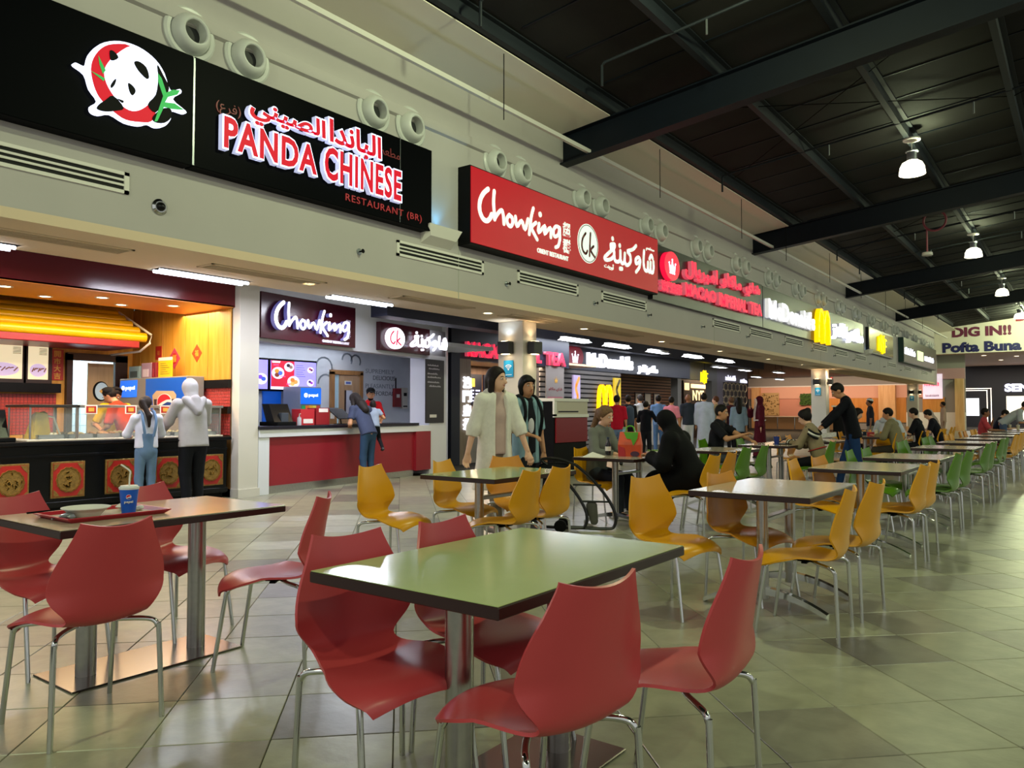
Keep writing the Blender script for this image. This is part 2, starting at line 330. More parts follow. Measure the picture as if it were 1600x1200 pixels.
GR = [(1.9, 4.18), (5.1, 6.81), (8.27, 9.97), (11.0, 12.6), (14.1, 16.1), (18.2, 20.1), (22.2, 24.2), (26.3, 28.2), (30.2, 32.2), (34.3, 36.2), (38.3, 40.2)]
for i, (y0, y1) in enumerate(GR):
    t = thing('ceiling_grille', f'long slotted air grille, {ORD[i]} along the soffit from the left', 'grille', (-8.4, (y0 + y1) / 2, 3.0), group='soffit grilles')
    L = (y1 - y0) / 2
    mb = MB(); mb.box(-.17, .17, -L, -L + .03, -.012, 0).box(-.17, .17, L - .03, L, -.012, 0).box(-.17, -.14, -L, L, -.012, 0).box(.14, .17, -L, L, -.012, 0)
    mb.build('frame', M_SOFF, t, smooth=False)
    B(-.14, .14, -L + .03, L - .03, -.002, 0).build('void', mat('grille_void', '#3b362f', .8), t)
    for k in range(5): B(-.12 + k * .055, -.105 + k * .055, -L + .03, L - .03, -.011, -.001).build('slat', M_SOFF, t, smooth=False)
# columns
M_COL = mat('column_paint', '#cbc5ba', .6)
WIFI = mat('wifi_blue', '#1f8fc4', .4); WIFIW = mat('wifi_white', '#e8f6ff', .4)
for i, y in enumerate((11.9, 33.2, 54.5)):
    w = ('nearest', 'middle', 'farthest')[i]
    c = MB(); c.box(-9.25, -8.65, y, y + .46, 0, 3.0, c=.01); c.box(-9.27, -8.63, y - .02, y + .48, 0, .16, c=.006)
    col = struct('column', c, M_COL, f'{w} square cream column under the soffit', 'column')
    for k, (x, yy, rz) in enumerate(((-8.98, y, 0), (-8.65, y + .24, R(90)))):
        t = thing('wall_lamp', f'black cube up-and-down lamp on the {("camera", "aisle")[k]} face of the {w} column', 'wall lamp', (x, yy, 2.48), rz, 'cube lamps on the columns')
        B(-.03, .03, -.03, -.001, -.05, .05).build('bracket', M_BLACKM, t)
        mb = MB(); mb.box(-.14, .14, -.20, -.03, -.12, .12, c=.012); mb.build('housing', mat('lamp_black', '#17150f', .45), t)
        B(-.07, .07, -.16, -.06, -.128, -.1205).build('lower_lens', M_LED, t); B(-.07, .07, -.16, -.06, .1205, .128).build('upper_lens', M_LED, t)
        if i < 2:
            spot((x + (.12 if k else 0), yy - (0 if k else .12), 2.62), 8, ((1, .72, .42), (.62, .8, 1))[k == 0 and i == 0], 120, .05, (R(180), 0, 0)); spot((x + (.12 if k else 0), yy - (0 if k else .12), 2.34), 6, (1, .78, .5), 110, .05)
    t = thing('wifi_sign', f'small blue wireless sign on the {w} column', 'sign', (-8.97, y, 0))
    MS = WF((0, -.022, 0), (1, 0)); MB().prism([(-.115, 1.92), (.115, 1.92), (.115, 2.24), (-.115, 2.24)], 0, .012, MS).build('plate', WIFI, t)
    mb = MB()
    for r in (.035, .065, .095): stroke(mb, [(r * math.cos(R(a)), 2.06 + r * math.sin(R(a))) for a in (45, 67, 90, 113, 135)], .016, .012, .015, MS, 1, False)
    mb.prism(disc_poly(0, 2.062, .016, n=10), .012, .015, MS); mb.build('wifi_symbol', WIFIW, t, smooth=False)
    B(-.08, .08, -.036, -.034, 1.955, 1.968).build('caption_bar', WIFIW, t)

# ------------------------------------------------------------------ roof: sheets, purlins, rafters, boards, services
SL = .105
def zr(x): return 6.42 + SL * (x + 7.74)          # top of the rafters
ceil = MB(); x0, x1 = -8.0, 10.0
ceil.add([(x0, -3, zr(x0) + .22), (x1, -3, zr(x1) + .22), (x1, 58, zr(x1) + .22), (x0, 58, zr(x0) + .22), (x0, -3, zr(x0) + .34), (x1, -3, zr(x1) + .34), (x1, 58, zr(x1) + .34), (x0, 58, zr(x0) + .34)], [(0, 1, 2, 3), (7, 6, 5, 4), (0, 4, 5, 1), (2, 6, 7, 3), (1, 5, 6, 2), (3, 7, 4, 0)])
ceiling = struct('ceiling', ceil, M_ROOF, 'dark sloping sheet roof with exposed navy steelwork', 'ceiling')
for y in [0.6 + 1.17 * k for k in range(48)]:
    mb = MB(); a, b = -6.4, 9.6
    mb.add([(a, y, zr(a) + .205), (b, y, zr(b) + .205), (b, y + .03, zr(b) + .205), (a, y + .03, zr(a) + .205), (a, y, zr(a) + .222), (b, y, zr(b) + .222), (b, y + .03, zr(b) + .222), (a, y + .03, zr(a) + .222)], [(3, 2, 1, 0), (0, 1, 5, 4), (2, 3, 7, 6)])
    mb.build('sheet_seam', M_STEEL, ceiling, smooth=False)
RY = [1.7, 12.0, 22.2, 33.0, 43.1]
for y in RY:
    mb = MB(); a, b = -7.9, 9.8; D = .57
    for (w0, w1, h0, h1) in ((-.125, .125, -.025, 0), (-.012, .012, -D + .025, -.025), (-.125, .125, -D, -D + .025)):
        mb.add([(a, y + w0, zr(a) + h0), (b, y + w0, zr(b) + h0), (b, y + w1, zr(b) + h0), (a, y + w1, zr(a) + h0), (a, y + w0, zr(a) + h1), (b, y + w0, zr(b) + h1), (b, y + w1, zr(b) + h1), (a, y + w1, zr(a) + h1)], [(3, 2, 1, 0), (4, 5, 6, 7), (0, 1, 5, 4), (1, 2, 6, 5), (2, 3, 7, 6), (3, 0, 4, 7)])
    mb.build('rafter', M_STEEL, ceiling, smooth=False)
for px in (-6.6, -4.7, -2.86, -1.0, .85, 2.7, 4.6, 6.5):
    z = zr(px); mb = MB()
    poly = [(-.09, 0), (.012, 0), (.012, .185), (.09, .185), (.09, .205), (-.012, .205), (-.012, .02), (-.09, .02)]
    v = [(px + a, y, z + b) for y in (-2, 54.5) for a, b in poly]; n = len(poly)
    mb.add(v, [(i, (i + 1) % n, n + (i + 1) % n, n + i) for i in range(n)]); mb.build('purlin', M_PURL, ceiling, smooth=False)
for k in range(len(RY)):
    ya = RY[k] + .14; yb = (RY[k + 1] - .14) if k + 1 < len(RY) else 57.5
    mb = MB(); a, b = XW, -6.70
    mb.add([(a, ya, zr(a) - .02), (b, ya, zr(b) - .02), (b, yb, zr(b) - .02), (a, yb, zr(a) - .02), (a, ya, zr(a) - .005), (b, ya, zr(b) - .005), (b, yb, zr(b) - .005), (a, yb, zr(a) - .005)], [(3, 2, 1, 0), (4, 5, 6, 7), (0, 1, 5, 4), (1, 2, 6, 5), (2, 3, 7, 6), (3, 0, 4, 7)])
    mb.build('eaves_board', M_PANEL, ceiling, smooth=False)
B(-7.23, -7.17, -1, 56.5, 5.96, 6.03).build('lighting_rail', M_WHITE, ceiling, smooth=False)
for y in (3.6, 8.83, 13.97, 18.5, 22.0, 26.6, 31.0, 35.4, 39.8, 44.4): MB().tube([(-6.76, y, 6.5), (-6.76, y, 5.52)], .008, 6).build('hanger_rod', M_BLACKM, ceiling)
for i, (y, xa) in enumerate(((7.6, -6.2), (10.2, -5.9), (16.6, -6.5), (26.5, -6.5), (29.6, -6.5), (37.5, -6.4), (40, -6.4), (47, -6.4))):
    pts = [(xa, y, zr(xa) - .35), (xa, y, zr(xa) - .02), (xa + .05, y, zr(xa) + .02), (9, y, zr(9) + .02)]
    MB().tube(pts, .022, 8).build('sprinkler_pipe', M_PURL, ceiling)
    for x in (-4.2, -1.6, 1.1, 3.7):
        MB().tube([(x, y, zr(x) + .02), (x, y, zr(x) - .22)], .016, 6).build('sprinkler_drop', M_GREYM, ceiling)
for (ya, yb) in ((12.2, 22), (22.4, 32.8), (33.2, 42.8)):
    for xa, xb in ((-6.4, -1.0), (-1.0, 5)):
        for s in (0, 1):
            p, q = ((xa, ya), (xb, (ya + yb) / 2)) if s else ((xa, (ya + yb) / 2), (xb, ya))
            MB().tube([(p[0], p[1], zr(p[0]) + .06), (q[0], q[1], zr(q[0]) + .06)], .009, 6).build('brace_rod', M_BLACKM, ceiling)

# jet nozzles along the wall
mbf = MB(); mbf.lathe([(.30, 0), (.30, .025), (.275, .045), (.235, .04), (.225, .01)], 28, cap=False); fl_me = mbf.mesh('flange', mat('nozzle_white', '#c8cac6', .35))
mbn = MB(); mbn.lathe([(.225, .005), (.215, .07), (.185, .13), (.15, .16), (.135, .162), (.125, .15), (.115, .02)], 28, cap=False); nz_me = mbn.mesh('nozzle', MATS['nozzle_white'])
mbd = MB(); mbd.lathe([(.0, .02), (.118, .02)], 28, cap=False); th_me = mbd.mesh('throat', mat('nozzle_dark', '#1b1c1e', .6))
for i in range(19):
    for s in (0, 1):
        y = 4.5 + 2.7 * i + .72 * s
        if y > 55: continue
        t = thing('air_nozzle', f'{("left", "right")[s]} nozzle of the {ORD[i]} pair of round white air nozzles', 'air nozzle', (XW, y, 5.36), 0, 'round air nozzles along the wall')
        t.rotation_euler = (0, R(90), 0)
        for nm, me in (('flange', fl_me), ('nozzle', nz_me), ('throat', th_me)): link(nm, me, t)
# slotted wall grilles, small side sprinklers
for i, (y, n) in enumerate(((1.92, 3), (7.66, 3), (10.54, 3), (13.38, 3), (19.1, 3), (21.83, 3), (25.05, 3), (28.1, 3), (31.2, 3), (34.4, 3), (41.0, 3), (45.2, 3), (50.6, 3))):
    t = thing('wall_grille', f'slotted white wall grille, {ORD[i]} from the left on the fascia', 'grille', (XW, y, 3.565), 0, 'wall grilles on the fascia')
    mb = MB(); mb.box(0, .02, 0, 1.95, .075, .11).box(0, .02, 0, 1.95, -.11, -.075).box(0, .02, 0, .05, -.11, .11).box(0, .02, 1.90, 1.95, -.11, .11)
    mb.build('frame', M_WHITE, t, smooth=False)
    B(0, .003, .05, 1.9, -.075, .075).build('void', M_DARK, t, smooth=False)
    for k in range(2): B(.003, .018, .05, 1.9, -.036 + k * .052, -.014 + k * .052).build('slat', M_WHITE, t, smooth=False)
for i, y in enumerate((6.97, 10.23, 13.11, 15.44, 18.4, 21.6, 24.85, 28.0, 31.0, 34.0, 37.0, 40.0, 44.0)):
    t = thing('wall_sprinkler', f'small black side sprinkler, {ORD[i]} from the left below the wall grilles', 'sprinkler', (XW, y, 3.39), 0, 'side sprinklers on the fascia')
    t.rotation_euler = (0, R(90), 0)
    MB().lathe([(.045, 0), (.045, .008), (.02, .014)], 14).build('rosette', M_GREYM, t); MB().tube([(0, 0, .01), (0, 0, .075)], .011, 8).build('stem', M_BLACKM, t); MB().lathe([(.028, .075), (.03, .08), (.01, .082)], 10).build('deflector', M_BLACKM, t)
t = thing('dome_camera', 'small round silver camera on the fascia below the panda sign', 'camera', (XW, 4.2, 3.40)); t.rotation_euler = (0, R(90), 0)
MB().lathe([(.085, 0), (.085, .012), (.06, .03)], 20).build('ring', M_CHROME, t); MB().ball((0, 0, .025), .05, 14, 8).build('lens', M_BLACK, t)
# wedge uplights with a blue glow
for i, (y, lab) in enumerate(((8.15, 'between the panda sign and the red sign'), (36.15, 'beside the far yellow sign'))):
    t = thing('wedge_uplight', f'white wedge wall light glowing blue {lab}', 'wall light', (XW, y, 3.72))
    v = [(0, 0, 0), (.16, .05, .10), (.16, .62, .10), (0, .66, 0), (0, 0, .22), (.22, -.03, .26), (.22, .69, .26), (0, .66, .22)]
    MB().add(v, [(0, 3, 2, 1), (0, 1, 5, 4), (1, 2, 6, 5), (2, 3, 7, 6), (3, 0, 4, 7)]).build('housing', M_WHITE, t, smooth=False)
    B(.03, .18, .06, .6, .17, .18).build('lens', emis('blue_lens', '#2aa8ff', 2.2), t)
    spot((XW + .11, y + .33, 3.95), 9, (.12, .55, 1), 90, .05, (R(180), 0, 0))
# pendant lamps
for i, (x, y) in enumerate(LAMPS):
    if not (x < 0 and 10 < y < 50): continue
    t = thing('pendant_lamp', f'glass high-bay pendant lamp, {ORD[i - 2]} from the front, hanging under the roof', 'pendant lamp', (x - .03, y, 0), 0, 'high-bay pendant lamps')
    zt = zr(x) ; zb = zt - .62
    MB().lathe([(.17, zt - .035), (.17, zt - .005), (.15, zt)], 20).build('canopy', M_WHITE, t)
    MB().tube([(0, 0, zt - .03), (0, 0, zb + .33)], .008, 6).build('cord', M_WHITE, t)
    MB().lathe([(.10, zb + .16), (.10, zb + .33), (.125, zb + .34), (.125, zb + .365), (.04, zb + .37)], 18).build('ballast_can', M_GREYM, t)
    MB().lathe([(.10, zb + .16), (.19, zb + .11), (.235, zb + .02), (.255, zb - .13), (.245, zb - .13), (.22, zb + .02), (.18, zb + .10), (.095, zb + .14)], 24, cap=False).build('glass_shade', mat('frosted_glass', '#f4f4ea', .3, em='#fff7d8', es=3.2), t)
    MB().ball((0, 0, zb - .02), (.08, .08, .1), 12, 8).build('bulb', M_LAMP, t)
t = thing('hanging_detector', 'small white detector hanging on a looped pink cable under the roof', 'detector', (-3.3, 24.0, 0))
MB().tube([(.28 * math.cos(2 * math.pi * k / 20), 0, 6.55 + .28 * math.sin(2 * math.pi * k / 20)) for k in range(20)], .03, 6, closed=True).build('cable_loop', mat('pink_cable', '#9a4a55', .5), t)
MB().tube([(-.2, 0, 6.4), (-.2, 0, 5.65)], .022, 6).build('cable', MATS['pink_cable'], t)
MB().lathe([(.05, 5.58), (.14, 5.6), (.13, 5.68), (.04, 5.70)], 16, Matrix.Translation((-.2, 0, 0))).build('head', M_WHITE, t)
# ------------------------------------------------------------------ tables and chairs
M_TOP = mat('table_laminate', '#b3a893', .14, var=.03, vs=5)
M_EDGE = mat('table_edge', '#2b1413', .35)
def plastic(n, c): return mat(n, c, .34, var=.03, vs=6, bump=.02, bs=120)
CHM = {'red': plastic('red_plastic', '#ba4044'), 'yellow': plastic('yellow_plastic', '#dc9a08'), 'orange': plastic('orange_plastic', '#d08a1d'), 'green': plastic('green_plastic', '#557f18')}
def shell_mesh():
    prof = [(0.242, 0.396, 0.181), (0.23, 0.42, 0.199), (0.195, 0.437, 0.222), (0.135, 0.443, 0.239), (0.06, 0.438, 0.237), (-0.01, 0.431, 0.218), (-0.08, 0.426, 0.194), (-0.135, 0.423, 0.172), (-0.178, 0.428, 0.159), (-0.204, 0.444, 0.16), (-0.219, 0.47, 0.18), (-0.227, 0.506, 0.205), (-0.233, 0.545, 0.221), (-0.24, 0.59, 0.223), (-0.248, 0.64, 0.213), (-0.257, 0.69, 0.194), (-0.267, 0.74, 0.169), (-0.279, 0.797, 0.141), (-0.282, 0.809, 0.134)]
    P = crom([(a, b, c) for a, b, c in prof], 2); nu = 13; vs = []; fs = []
    nv = len(P)
    for k, p in enumerate(P):
        t = k / (nv - 1); back = min(1, max(0, (p.z * 0 + (p.y - .445)) / .12)) ; front = min(1, max(0, (p.x + .02) / .2))
        for i in range(nu):
            u = -1 + 2 * i / (nu - 1); x = u * p.z; y = p.x; z = p.y
            y += back * .055 * u * u * (p.z / .234)                # back wraps forward at the sides
            z += (1 - back) * (1 - front) * .020 * u * u           # raised hip line
            z -= front * .042 * abs(u) ** 2.4                       # front corners fall away
            y -= front * .035 * abs(u) ** 3
            if t > .9: z += (t - .9) / .1 * .022 * u * u           # horns of the top edge
            vs.append((x, y, z))
    for k in range(nv - 1):
        for i in range(nu - 1):
            a = k * nu + i; fs.append((a, a + 1, a + nu + 1, a + nu))
    # thickness
    me = bpy.data.meshes.new('shell'); me.from_pydata(vs, [], fs); me.update()
    nr = [v.normal.copy() for v in me.vertices]; bpy.data.meshes.remove(me)
    if nr[nu * 3 + nu // 2].z < 0: nr = [-n for n in nr]; fs = [f[::-1] for f in fs]
    T = .010; o = len(vs); vs2 = vs + [tuple(Vector(v) - n * T) for v, n in zip(vs, nr)]
    fs2 = fs + [tuple(i + o for i in f[::-1]) for f in fs]
    ring = [i for i in range(nu)] + [k * nu + nu - 1 for k in range(1, nv)] + [(nv - 1) * nu + i for i in range(nu - 2, -1, -1)] + [k * nu for k in range(nv - 2, 0, -1)]
    for a, b in zip(ring, ring[1:] + ring[:1]): fs2.append((b, a, a + o, b + o))
    mb = MB(); mb.v = vs2; mb.f = fs2; mb.m = [0] * len(fs2)
    me = mb.mesh('shell', CHM['red'], True, 60)
    bm = bmesh.new(); bm.from_mesh(me); bmesh.ops.recalc_face_normals(bm, faces=bm.faces); bm.to_mesh(me); bm.free(); me.shade_smooth(); me.set_sharp_from_angle(angle=R(60)); return me
SHELL = shell_mesh()
def leg_mesh(sx, rear):
    if rear: pts = [(.03 * sx, -.05, .404), (.11 * sx, -.105, .402), (.165 * sx, -.16, .400), (.19 * sx, -.192, .392), (.198 * sx, -.205, .372), (.202 * sx, -.209, .35), (.213 * sx, -.222, 0)]
    else: pts = [(.03 * sx, .03, .404), (.12 * sx, .08, .404), (.172 * sx, .125, .400), (.191 * sx, .150, .390), (.197 * sx, .160, .370), (.2 * sx, .166, .35), (.213 * sx, .218, 0)]
    mb = MB(); mb.tube(crom(pts, 3), .0105, 10); return mb.mesh('leg', M_CHROME, True, 60)
LEGS = [leg_mesh(s, r) for s in (-1, 1) for r in (0, 1)]
mb = MB(); mb.box(-.035, .035, -.08, .05, .394, .415, c=.004); mb.box(-.05, .05, -.03, .0, .386, .395); BRK = mb.mesh('seat_bracket', M_BLACKM, False)
def chair(colr, x, y, ang, label, group='plastic shell chairs at the tables'):
    t = thing('shell_chair', label, 'chair', (x, y, 0), R(ang - 90), group)
    s = link('shell', SHELL, t); s.material_slots[0].link = 'OBJECT'; s.material_slots[0].material = CHM[colr]
    for l in LEGS: link('leg', l, t)
    link('seat_bracket', BRK, t); return t
# table: top 0.75 x 1.13 (long side along Y)
mb = MB(); mb.box(-.375, .375, -.565, .565, .715, .7485, c=.003); EDGE_ME = mb.mesh('edge_band', M_EDGE, False)
mb = MB(); mb.box(-.372, .372, -.562, .562, .7486, .7515, c=.001); TOP_ME = mb.mesh('laminate_top', M_TOP, False)
mb.cur = 0; TOPG_ME = mb.mesh('laminate_top', mat('green_lit_laminate', '#a7b77c', .14, var=.03, vs=5), False)  # green lamp light put into the laminate colour, used on two tables
mb = MB(); mb.lathe([(.045, .008), (.045, .712)], 24); POLE_ME = mb.mesh('pole', M_BRUSH)
mb = MB(); mb.lathe([(.036, .075), (.036, .712)], 20); POLE2_ME = mb.mesh('pole', M_BRUSH)
mb = MB(); mb.box(-.2, .2, -.43, .43, 0, .009, c=.003); PLATE_ME = mb.mesh('base_plate', M_PLATE, False)
def arch_mesh():
    mb = MB(); K = 16; pts = []
    for k in range(K + 1):
        t = -1 + 2 * k / K; pts.append((t * .39, .012 + .10 * (1 - t * t)))
    w = .026
    for k in range(K):
        (xa, za), (xb, zb) = pts[k], pts[k + 1]; ha = .034 * (1 - .5 * abs(-1 + 2 * k / K)); hb = .034 * (1 - .5 * abs(-1 + 2 * (k + 1) / K))
        mb.add([(xa, -w, za - .012), (xb, -w, zb - .012), (xb, w, zb - .012), (xa, w, za - .012), (xa, -w, za + ha), (xb, -w, zb + hb), (xb, w, zb + hb), (xa, w, za + ha)], [(3, 2, 1, 0), (4, 5, 6, 7), (0, 1, 5, 4), (2, 3, 7, 6)] + ([(3, 0, 4, 7)] if k == 0 else []) + ([(1, 2, 6, 5)] if k == K - 1 else []))
    return mb.mesh('arched_foot', M_CHROME, True, 40)
ARCH_ME = arch_mesh()
mb = MB(); mb.box(-.03, .03, -.27, .27, .55, .578, c=.004); STR_ME = mb.mesh('stretcher', M_BRUSH, False)
mb = MB(); mb.box(-.22, .22, -.04, .04, .70, .714); SUP_ME = mb.mesh('top_bracket', M_BLACKM, False)
def table(x, y, label, base='arch', rz=0, top=None, po=.28):
    t = thing('dining_table', label, 'table', (x, y, 0), rz, 'food court tables')
    link('edge_band', EDGE_ME, t); link('laminate_top', top or TOP_ME, t)
    for s in (-1, 1):
        if base == 'plate': link('pole', POLE_ME, t, (0, s * po, 0))
        else: link('pole', POLE2_ME, t, (0, s * po, 0)); link('arched_foot', ARCH_ME, t, (0, s * po, 0))
        link('top_bracket', SUP_ME, t, (0, s * po, 0))
    if base == 'plate': link('base_plate', PLATE_ME, t)
    else: link('stretcher', STR_ME, t)
    return t
table(-1.59, 2.13, 'large table, its top coloured as if green-lit, in the centre foreground among red chairs', 'plate', top=TOPG_ME)
table(-3.82, 2.02, 'table at the left holding a red tray, red chairs round it', 'plate')
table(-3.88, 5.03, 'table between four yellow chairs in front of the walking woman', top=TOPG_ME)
table(-1.67, 5.16, 'table among yellow chairs just behind the front table')
RA = [(-1.63, 7.62), (-1.61, 9.6), (-1.60, 12.35), (-1.60, 14.6), (-1.60, 16.75), (-1.60, 18.95), (-1.60, 21.15), (-1.60, 23.4), (-1.60, 25.6)]
for i, (x, y) in enumerate(RA): table(x, y, f'table in the right-hand row, {ORD[i + 2]} from the front')
RB = [(-4.18, 7.76), (-3.90, 9.85), (-3.85, 11.85), (-3.75, 13.85), (-3.6, 16.9), (-3.5, 19.2), (-3.5, 21.8), (-3.6, 24.4)]
RBL = ['table between the grey-cardigan woman and the woman in black', 'empty table beside two green chairs left of the seated man', 'table where a man in black faces a woman in a striped sweater', 'table behind the striped-sweater woman carrying folded paper', 'far table where a man in khaki and one in white sit', 'far table beside the man in a black shirt', 'far table in the left row beyond the man in black', 'farthest table of the left row']
for (x, y), l in zip(RB, RBL): table(x, y, l)
def from_back(px, py, ang): # origin from the top of the backrest
    return px * .977 + .283 * math.cos(R(ang)), py * .977 + .283 * math.sin(R(ang))
CH = [('red', -1.05, 1.80, 170, 'red chair seen from behind at the near right of the front table'),
      ('red', -.83, 2.33, 174, 'red chair at the right of the front table, beside the aisle'),
      ('red', -2.13, 1.90, -11, 'red chair facing the camera at the near left of the front table'),
      ('red', -2.13, 2.35, 1, 'red chair behind the front table, top of its back showing'),
      ('red', -3.10, 1.53, 180, 'red chair seen from behind at the left table with the tray'),
      ('red', -4.55, 1.62, 12, 'red chair at the far left edge behind the tray'),
      ('red', -4.61, 2.42, 14, 'red chair behind the left table beside the blue cup'),
      ('red', -3.20, 2.647, 218, 'red chair in profile alone between the two front tables'),
      ('yellow', -4.74, 4.37, 8, 'yellow chair at the left end before the red counter'),
      ('yellow', -4.70, 5.18, 10, 'yellow chair behind the table near the walking woman'),
      ('yellow', -3.36, 4.79, 187, 'yellow chair seen from behind, left one of the overlapping pair'),
      ('yellow', -3.39, 5.20, 183, 'yellow chair seen from behind, right one of the overlapping pair'),
      ('orange', -4.62, 6.05, -30, 'orange-yellow chair half hidden behind the walking woman'),
      ('yellow', -2.45, 4.77, -15, 'yellow chair facing right just beyond the front table corner'),
      ('orange', -2.18, 5.40, -15, 'orange-yellow chair behind the second right-hand table'),
      ('yellow', -1.07, 4.62, 184, 'yellow chair in profile nearest on the aisle side of second table'),
      ('yellow', -1.04, 5.20, 175, 'yellow chair farther on the aisle side of the second table'),
      ('yellow', -3.02, 7.52, 180, 'yellow chair under the woman in the black cloak'),
      ('orange', -3.08, 8.15, 183, 'orange chair beside the woman in the black cloak'),
      ('yellow', -4.98, 8.0, 0, 'yellow chair under the woman in the grey cardigan'),
      ('yellow', -1.07, 7.20, 176, 'yellow chair nearer on the aisle side of the third table'),
      ('yellow', -1.06, 7.62, 175, 'yellow chair farther on the aisle side of the third table'),
      ('yellow', -2.21, 7.20, 2, 'yellow chair nearer on the shop side of the third table'),
      ('orange', -2.16, 7.86, -10, 'orange chair farther on the shop side of the third table'),
      ('green', -1.07, 9.30, 176, 'green chair nearer on the aisle side of the fourth table'),
      ('green', -1.04, 9.95, 175, 'green chair farther on the aisle side of the fourth table'),
      ('green', -2.20, 9.25, 0, 'green chair nearer on the shop side of the fourth table'),
      ('green', -2.18, 9.95, -5, 'green chair farther on the shop side of the fourth table'),
      ('green', -3.36, 9.38, 180, 'green chair, larger of two in profile before the seated man'),
      ('green', -3.33, 9.95, 183, 'green chair, smaller of two in profile before the seated man'),
      ('green', -4.95, 11.6, 0, 'green chair under the man in the black T-shirt'),
      ('green', -3.00, 11.95, 180, 'green chair under the woman in the striped sweater'),
      ('green', -4.62, 12.35, 0, 'green chair standing beyond the blue cup table'),
      ]
K_ = 1 / .977
cols = ['green', 'green', 'yellow', 'yellow', 'orange', 'yellow', 'yellow']
for i, (x, y) in enumerate(RA[2:]):
    for s, dy in ((0, -.28), (1, .30)):
        CH.append((cols[i], (x + .56 + random.uniform(-.02, .02)) * K_, (y + dy) * K_, 178 + random.uniform(-5, 5), f'{cols[i]} chair {("nearer", "farther")[s]} on the aisle side of the {ORD[i + 4]} right-row table'))
        CH.append((('green', 'green', 'yellow', 'orange', 'yellow', 'red', 'red')[i], (x - .59 + random.uniform(-.03, .03)) * K_, (y + dy) * K_, random.uniform(-8, 8), f'{("green", "green", "yellow", "orange", "yellow", "red", "red")[i]} chair {("nearer", "farther")[s]} on the shop side of the {ORD[i + 4]} right-row table'))
for i, (x, y) in enumerate(RB[3:]):
    for s, dy in ((0, -.28), (1, .32)):
        CH.append(('yellow', (x + .62) * K_, (y + dy) * K_, 180 + random.uniform(-6, 6), f'yellow chair {("nearer", "farther")[s]} on the right of the {ORD[i + 5]} left-row table'))
        CH.append((('yellow', 'orange')[s], (x - .64) * K_, (y + dy) * K_, random.uniform(-6, 6), f'{("yellow", "orange")[s]} chair {("nearer", "farther")[s]} on the left of the {ORD[i + 5]} left-row table'))
FITTED = {'near right of the front table': (-1.264, 1.788, 166), 'beside the aisle': (-1.09, 2.29, 182), 'near left of the front table': (-1.85, 1.79, -11), 'top of its back showing': (-1.8, 2.295, 1), 'left table with the tray': (-3.292, 1.49, 180), 'far left edge behind the tray': (-4.19, 1.7, 12), 'beside the blue cup': (-4.206, 2.408, 14), 'between the two front tables': (-3.345, 2.43, 218), 'before the red counter': (-4.321, 4.269, 8), 'behind the table near the walking woman': (-4.292, 5.089, 10), 'left one of the overlapping pair': (-3.55, 4.616, 187), 'right one of the overlapping pair': (-3.572, 5.065, 183), 'beyond the front table corner': (-2.108, 4.557, -15), 'behind the second right-hand table': (-1.838, 5.157, -15), 'nearest on the aisle side of second table': (-1.331, 4.57, 184), 'farther on the aisle side of the second table': (-1.301, 5.155, 175)}
for c, px, py, a, l in CH:
    x, y = from_back(px, py, a)
    for k_, q_ in FITTED.items():
        if l.endswith(k_): x, y, a = q_
    chair(c, x, y, a, l)
# ------------------------------------------------------------------ fascia signs
def smooth_poly(P, k=4):
    P = P + P[:1]; n = len(P) - 1; out = []
    V = [Vector(p) for p in P[:-1]]
    for i in range(n):
        a, b, c, d = V[i - 1], V[i], V[(i + 1) % n], V[(i + 2) % n]
        for j in range(k):
            t = j / k; q = .5 * ((2 * b) + (c - a) * t + (2 * a - 5 * b + 4 * c - d) * t * t + (3 * b - a - 3 * c + d) * t ** 3); out.append((q.x, q.y))
    return out
def scribble(mb, x0, x1, y0, y1, z0, z1, F, n, seed, w=None):
    rg = random.Random(seed); d = (x1 - x0) / n; w = w or d * .2      # lettering too blurred in the photo to read
    for i in range(n):
        a = x0 + d * (i + .2); h = (y1 - y0) * rg.uniform(.55, 1); b = a + d * rg.uniform(.3, .6)
        stroke(mb, [(a, y0), (a + d * .05, y0 + h)], w, z0, z1, F, 1, False); stroke(mb, [(a, y0 + h * rg.uniform(.3, .6)), (b, y0 + h * rg.uniform(.4, .8)), (b, y0 + rg.uniform(0, .1) * h)], w, z0, z1, F, 1, False)
M_SIGNBLK = mat('sign_black', '#030407', .45, spec=.03)
E_WHITE = emis('sign_white_glow', '#e9ecff', 2.4); E_WRIM = emis('sign_white_rim', '#dfe3ff', 1.5); E_RED = mat('sign_red_glow', '#8e0a1e', .5, em='#d00a26', es=.75, spec=.2)
M_DRED = mat('dull_red_letters', '#7a1f24', .5)
sg = thing('shop_sign', 'long black fascia sign with glowing panda emblem and PANDA CHINESE lettering', 'sign', (0, 0, 0))
mb = MB(); mb.box(XW, -7.60, -1.2, 4.455, 3.87, 5.06, c=.006); mb.box(XW, -7.60, 4.47, 8.2, 3.87, 5.06, c=.006); mb.build('board', M_SIGNBLK, sg, smooth=False)
B(-7.6, -7.592, 4.452, 4.473, 3.88, 5.04).build('seam_strip', M_GREYM, sg, smooth=False); B(-7.6, -7.597, 7.55, 7.556, 3.88, 5.05).build('panel_joint', M_GREYM, sg, smooth=False)
F = FX(-7.6)
MB().prism(smooth_poly(P_WHITE, 3), .0, .05, F).build('emblem_rim', E_WRIM, sg, smooth=False)
MB().prism(smooth_poly(P_RED, 3), .05, .054, F).build('emblem_red_disc', E_RED, sg, smooth=False)
MB().prism(smooth_poly(P_FACE, 3), .054, .058, F).build('panda_face', E_WRIM, sg, smooth=False)
for p in P_BLACK: MB().prism(smooth_poly(p, 3), .056, .062, F).build('panda_marking', M_BLACKM, sg, smooth=False)
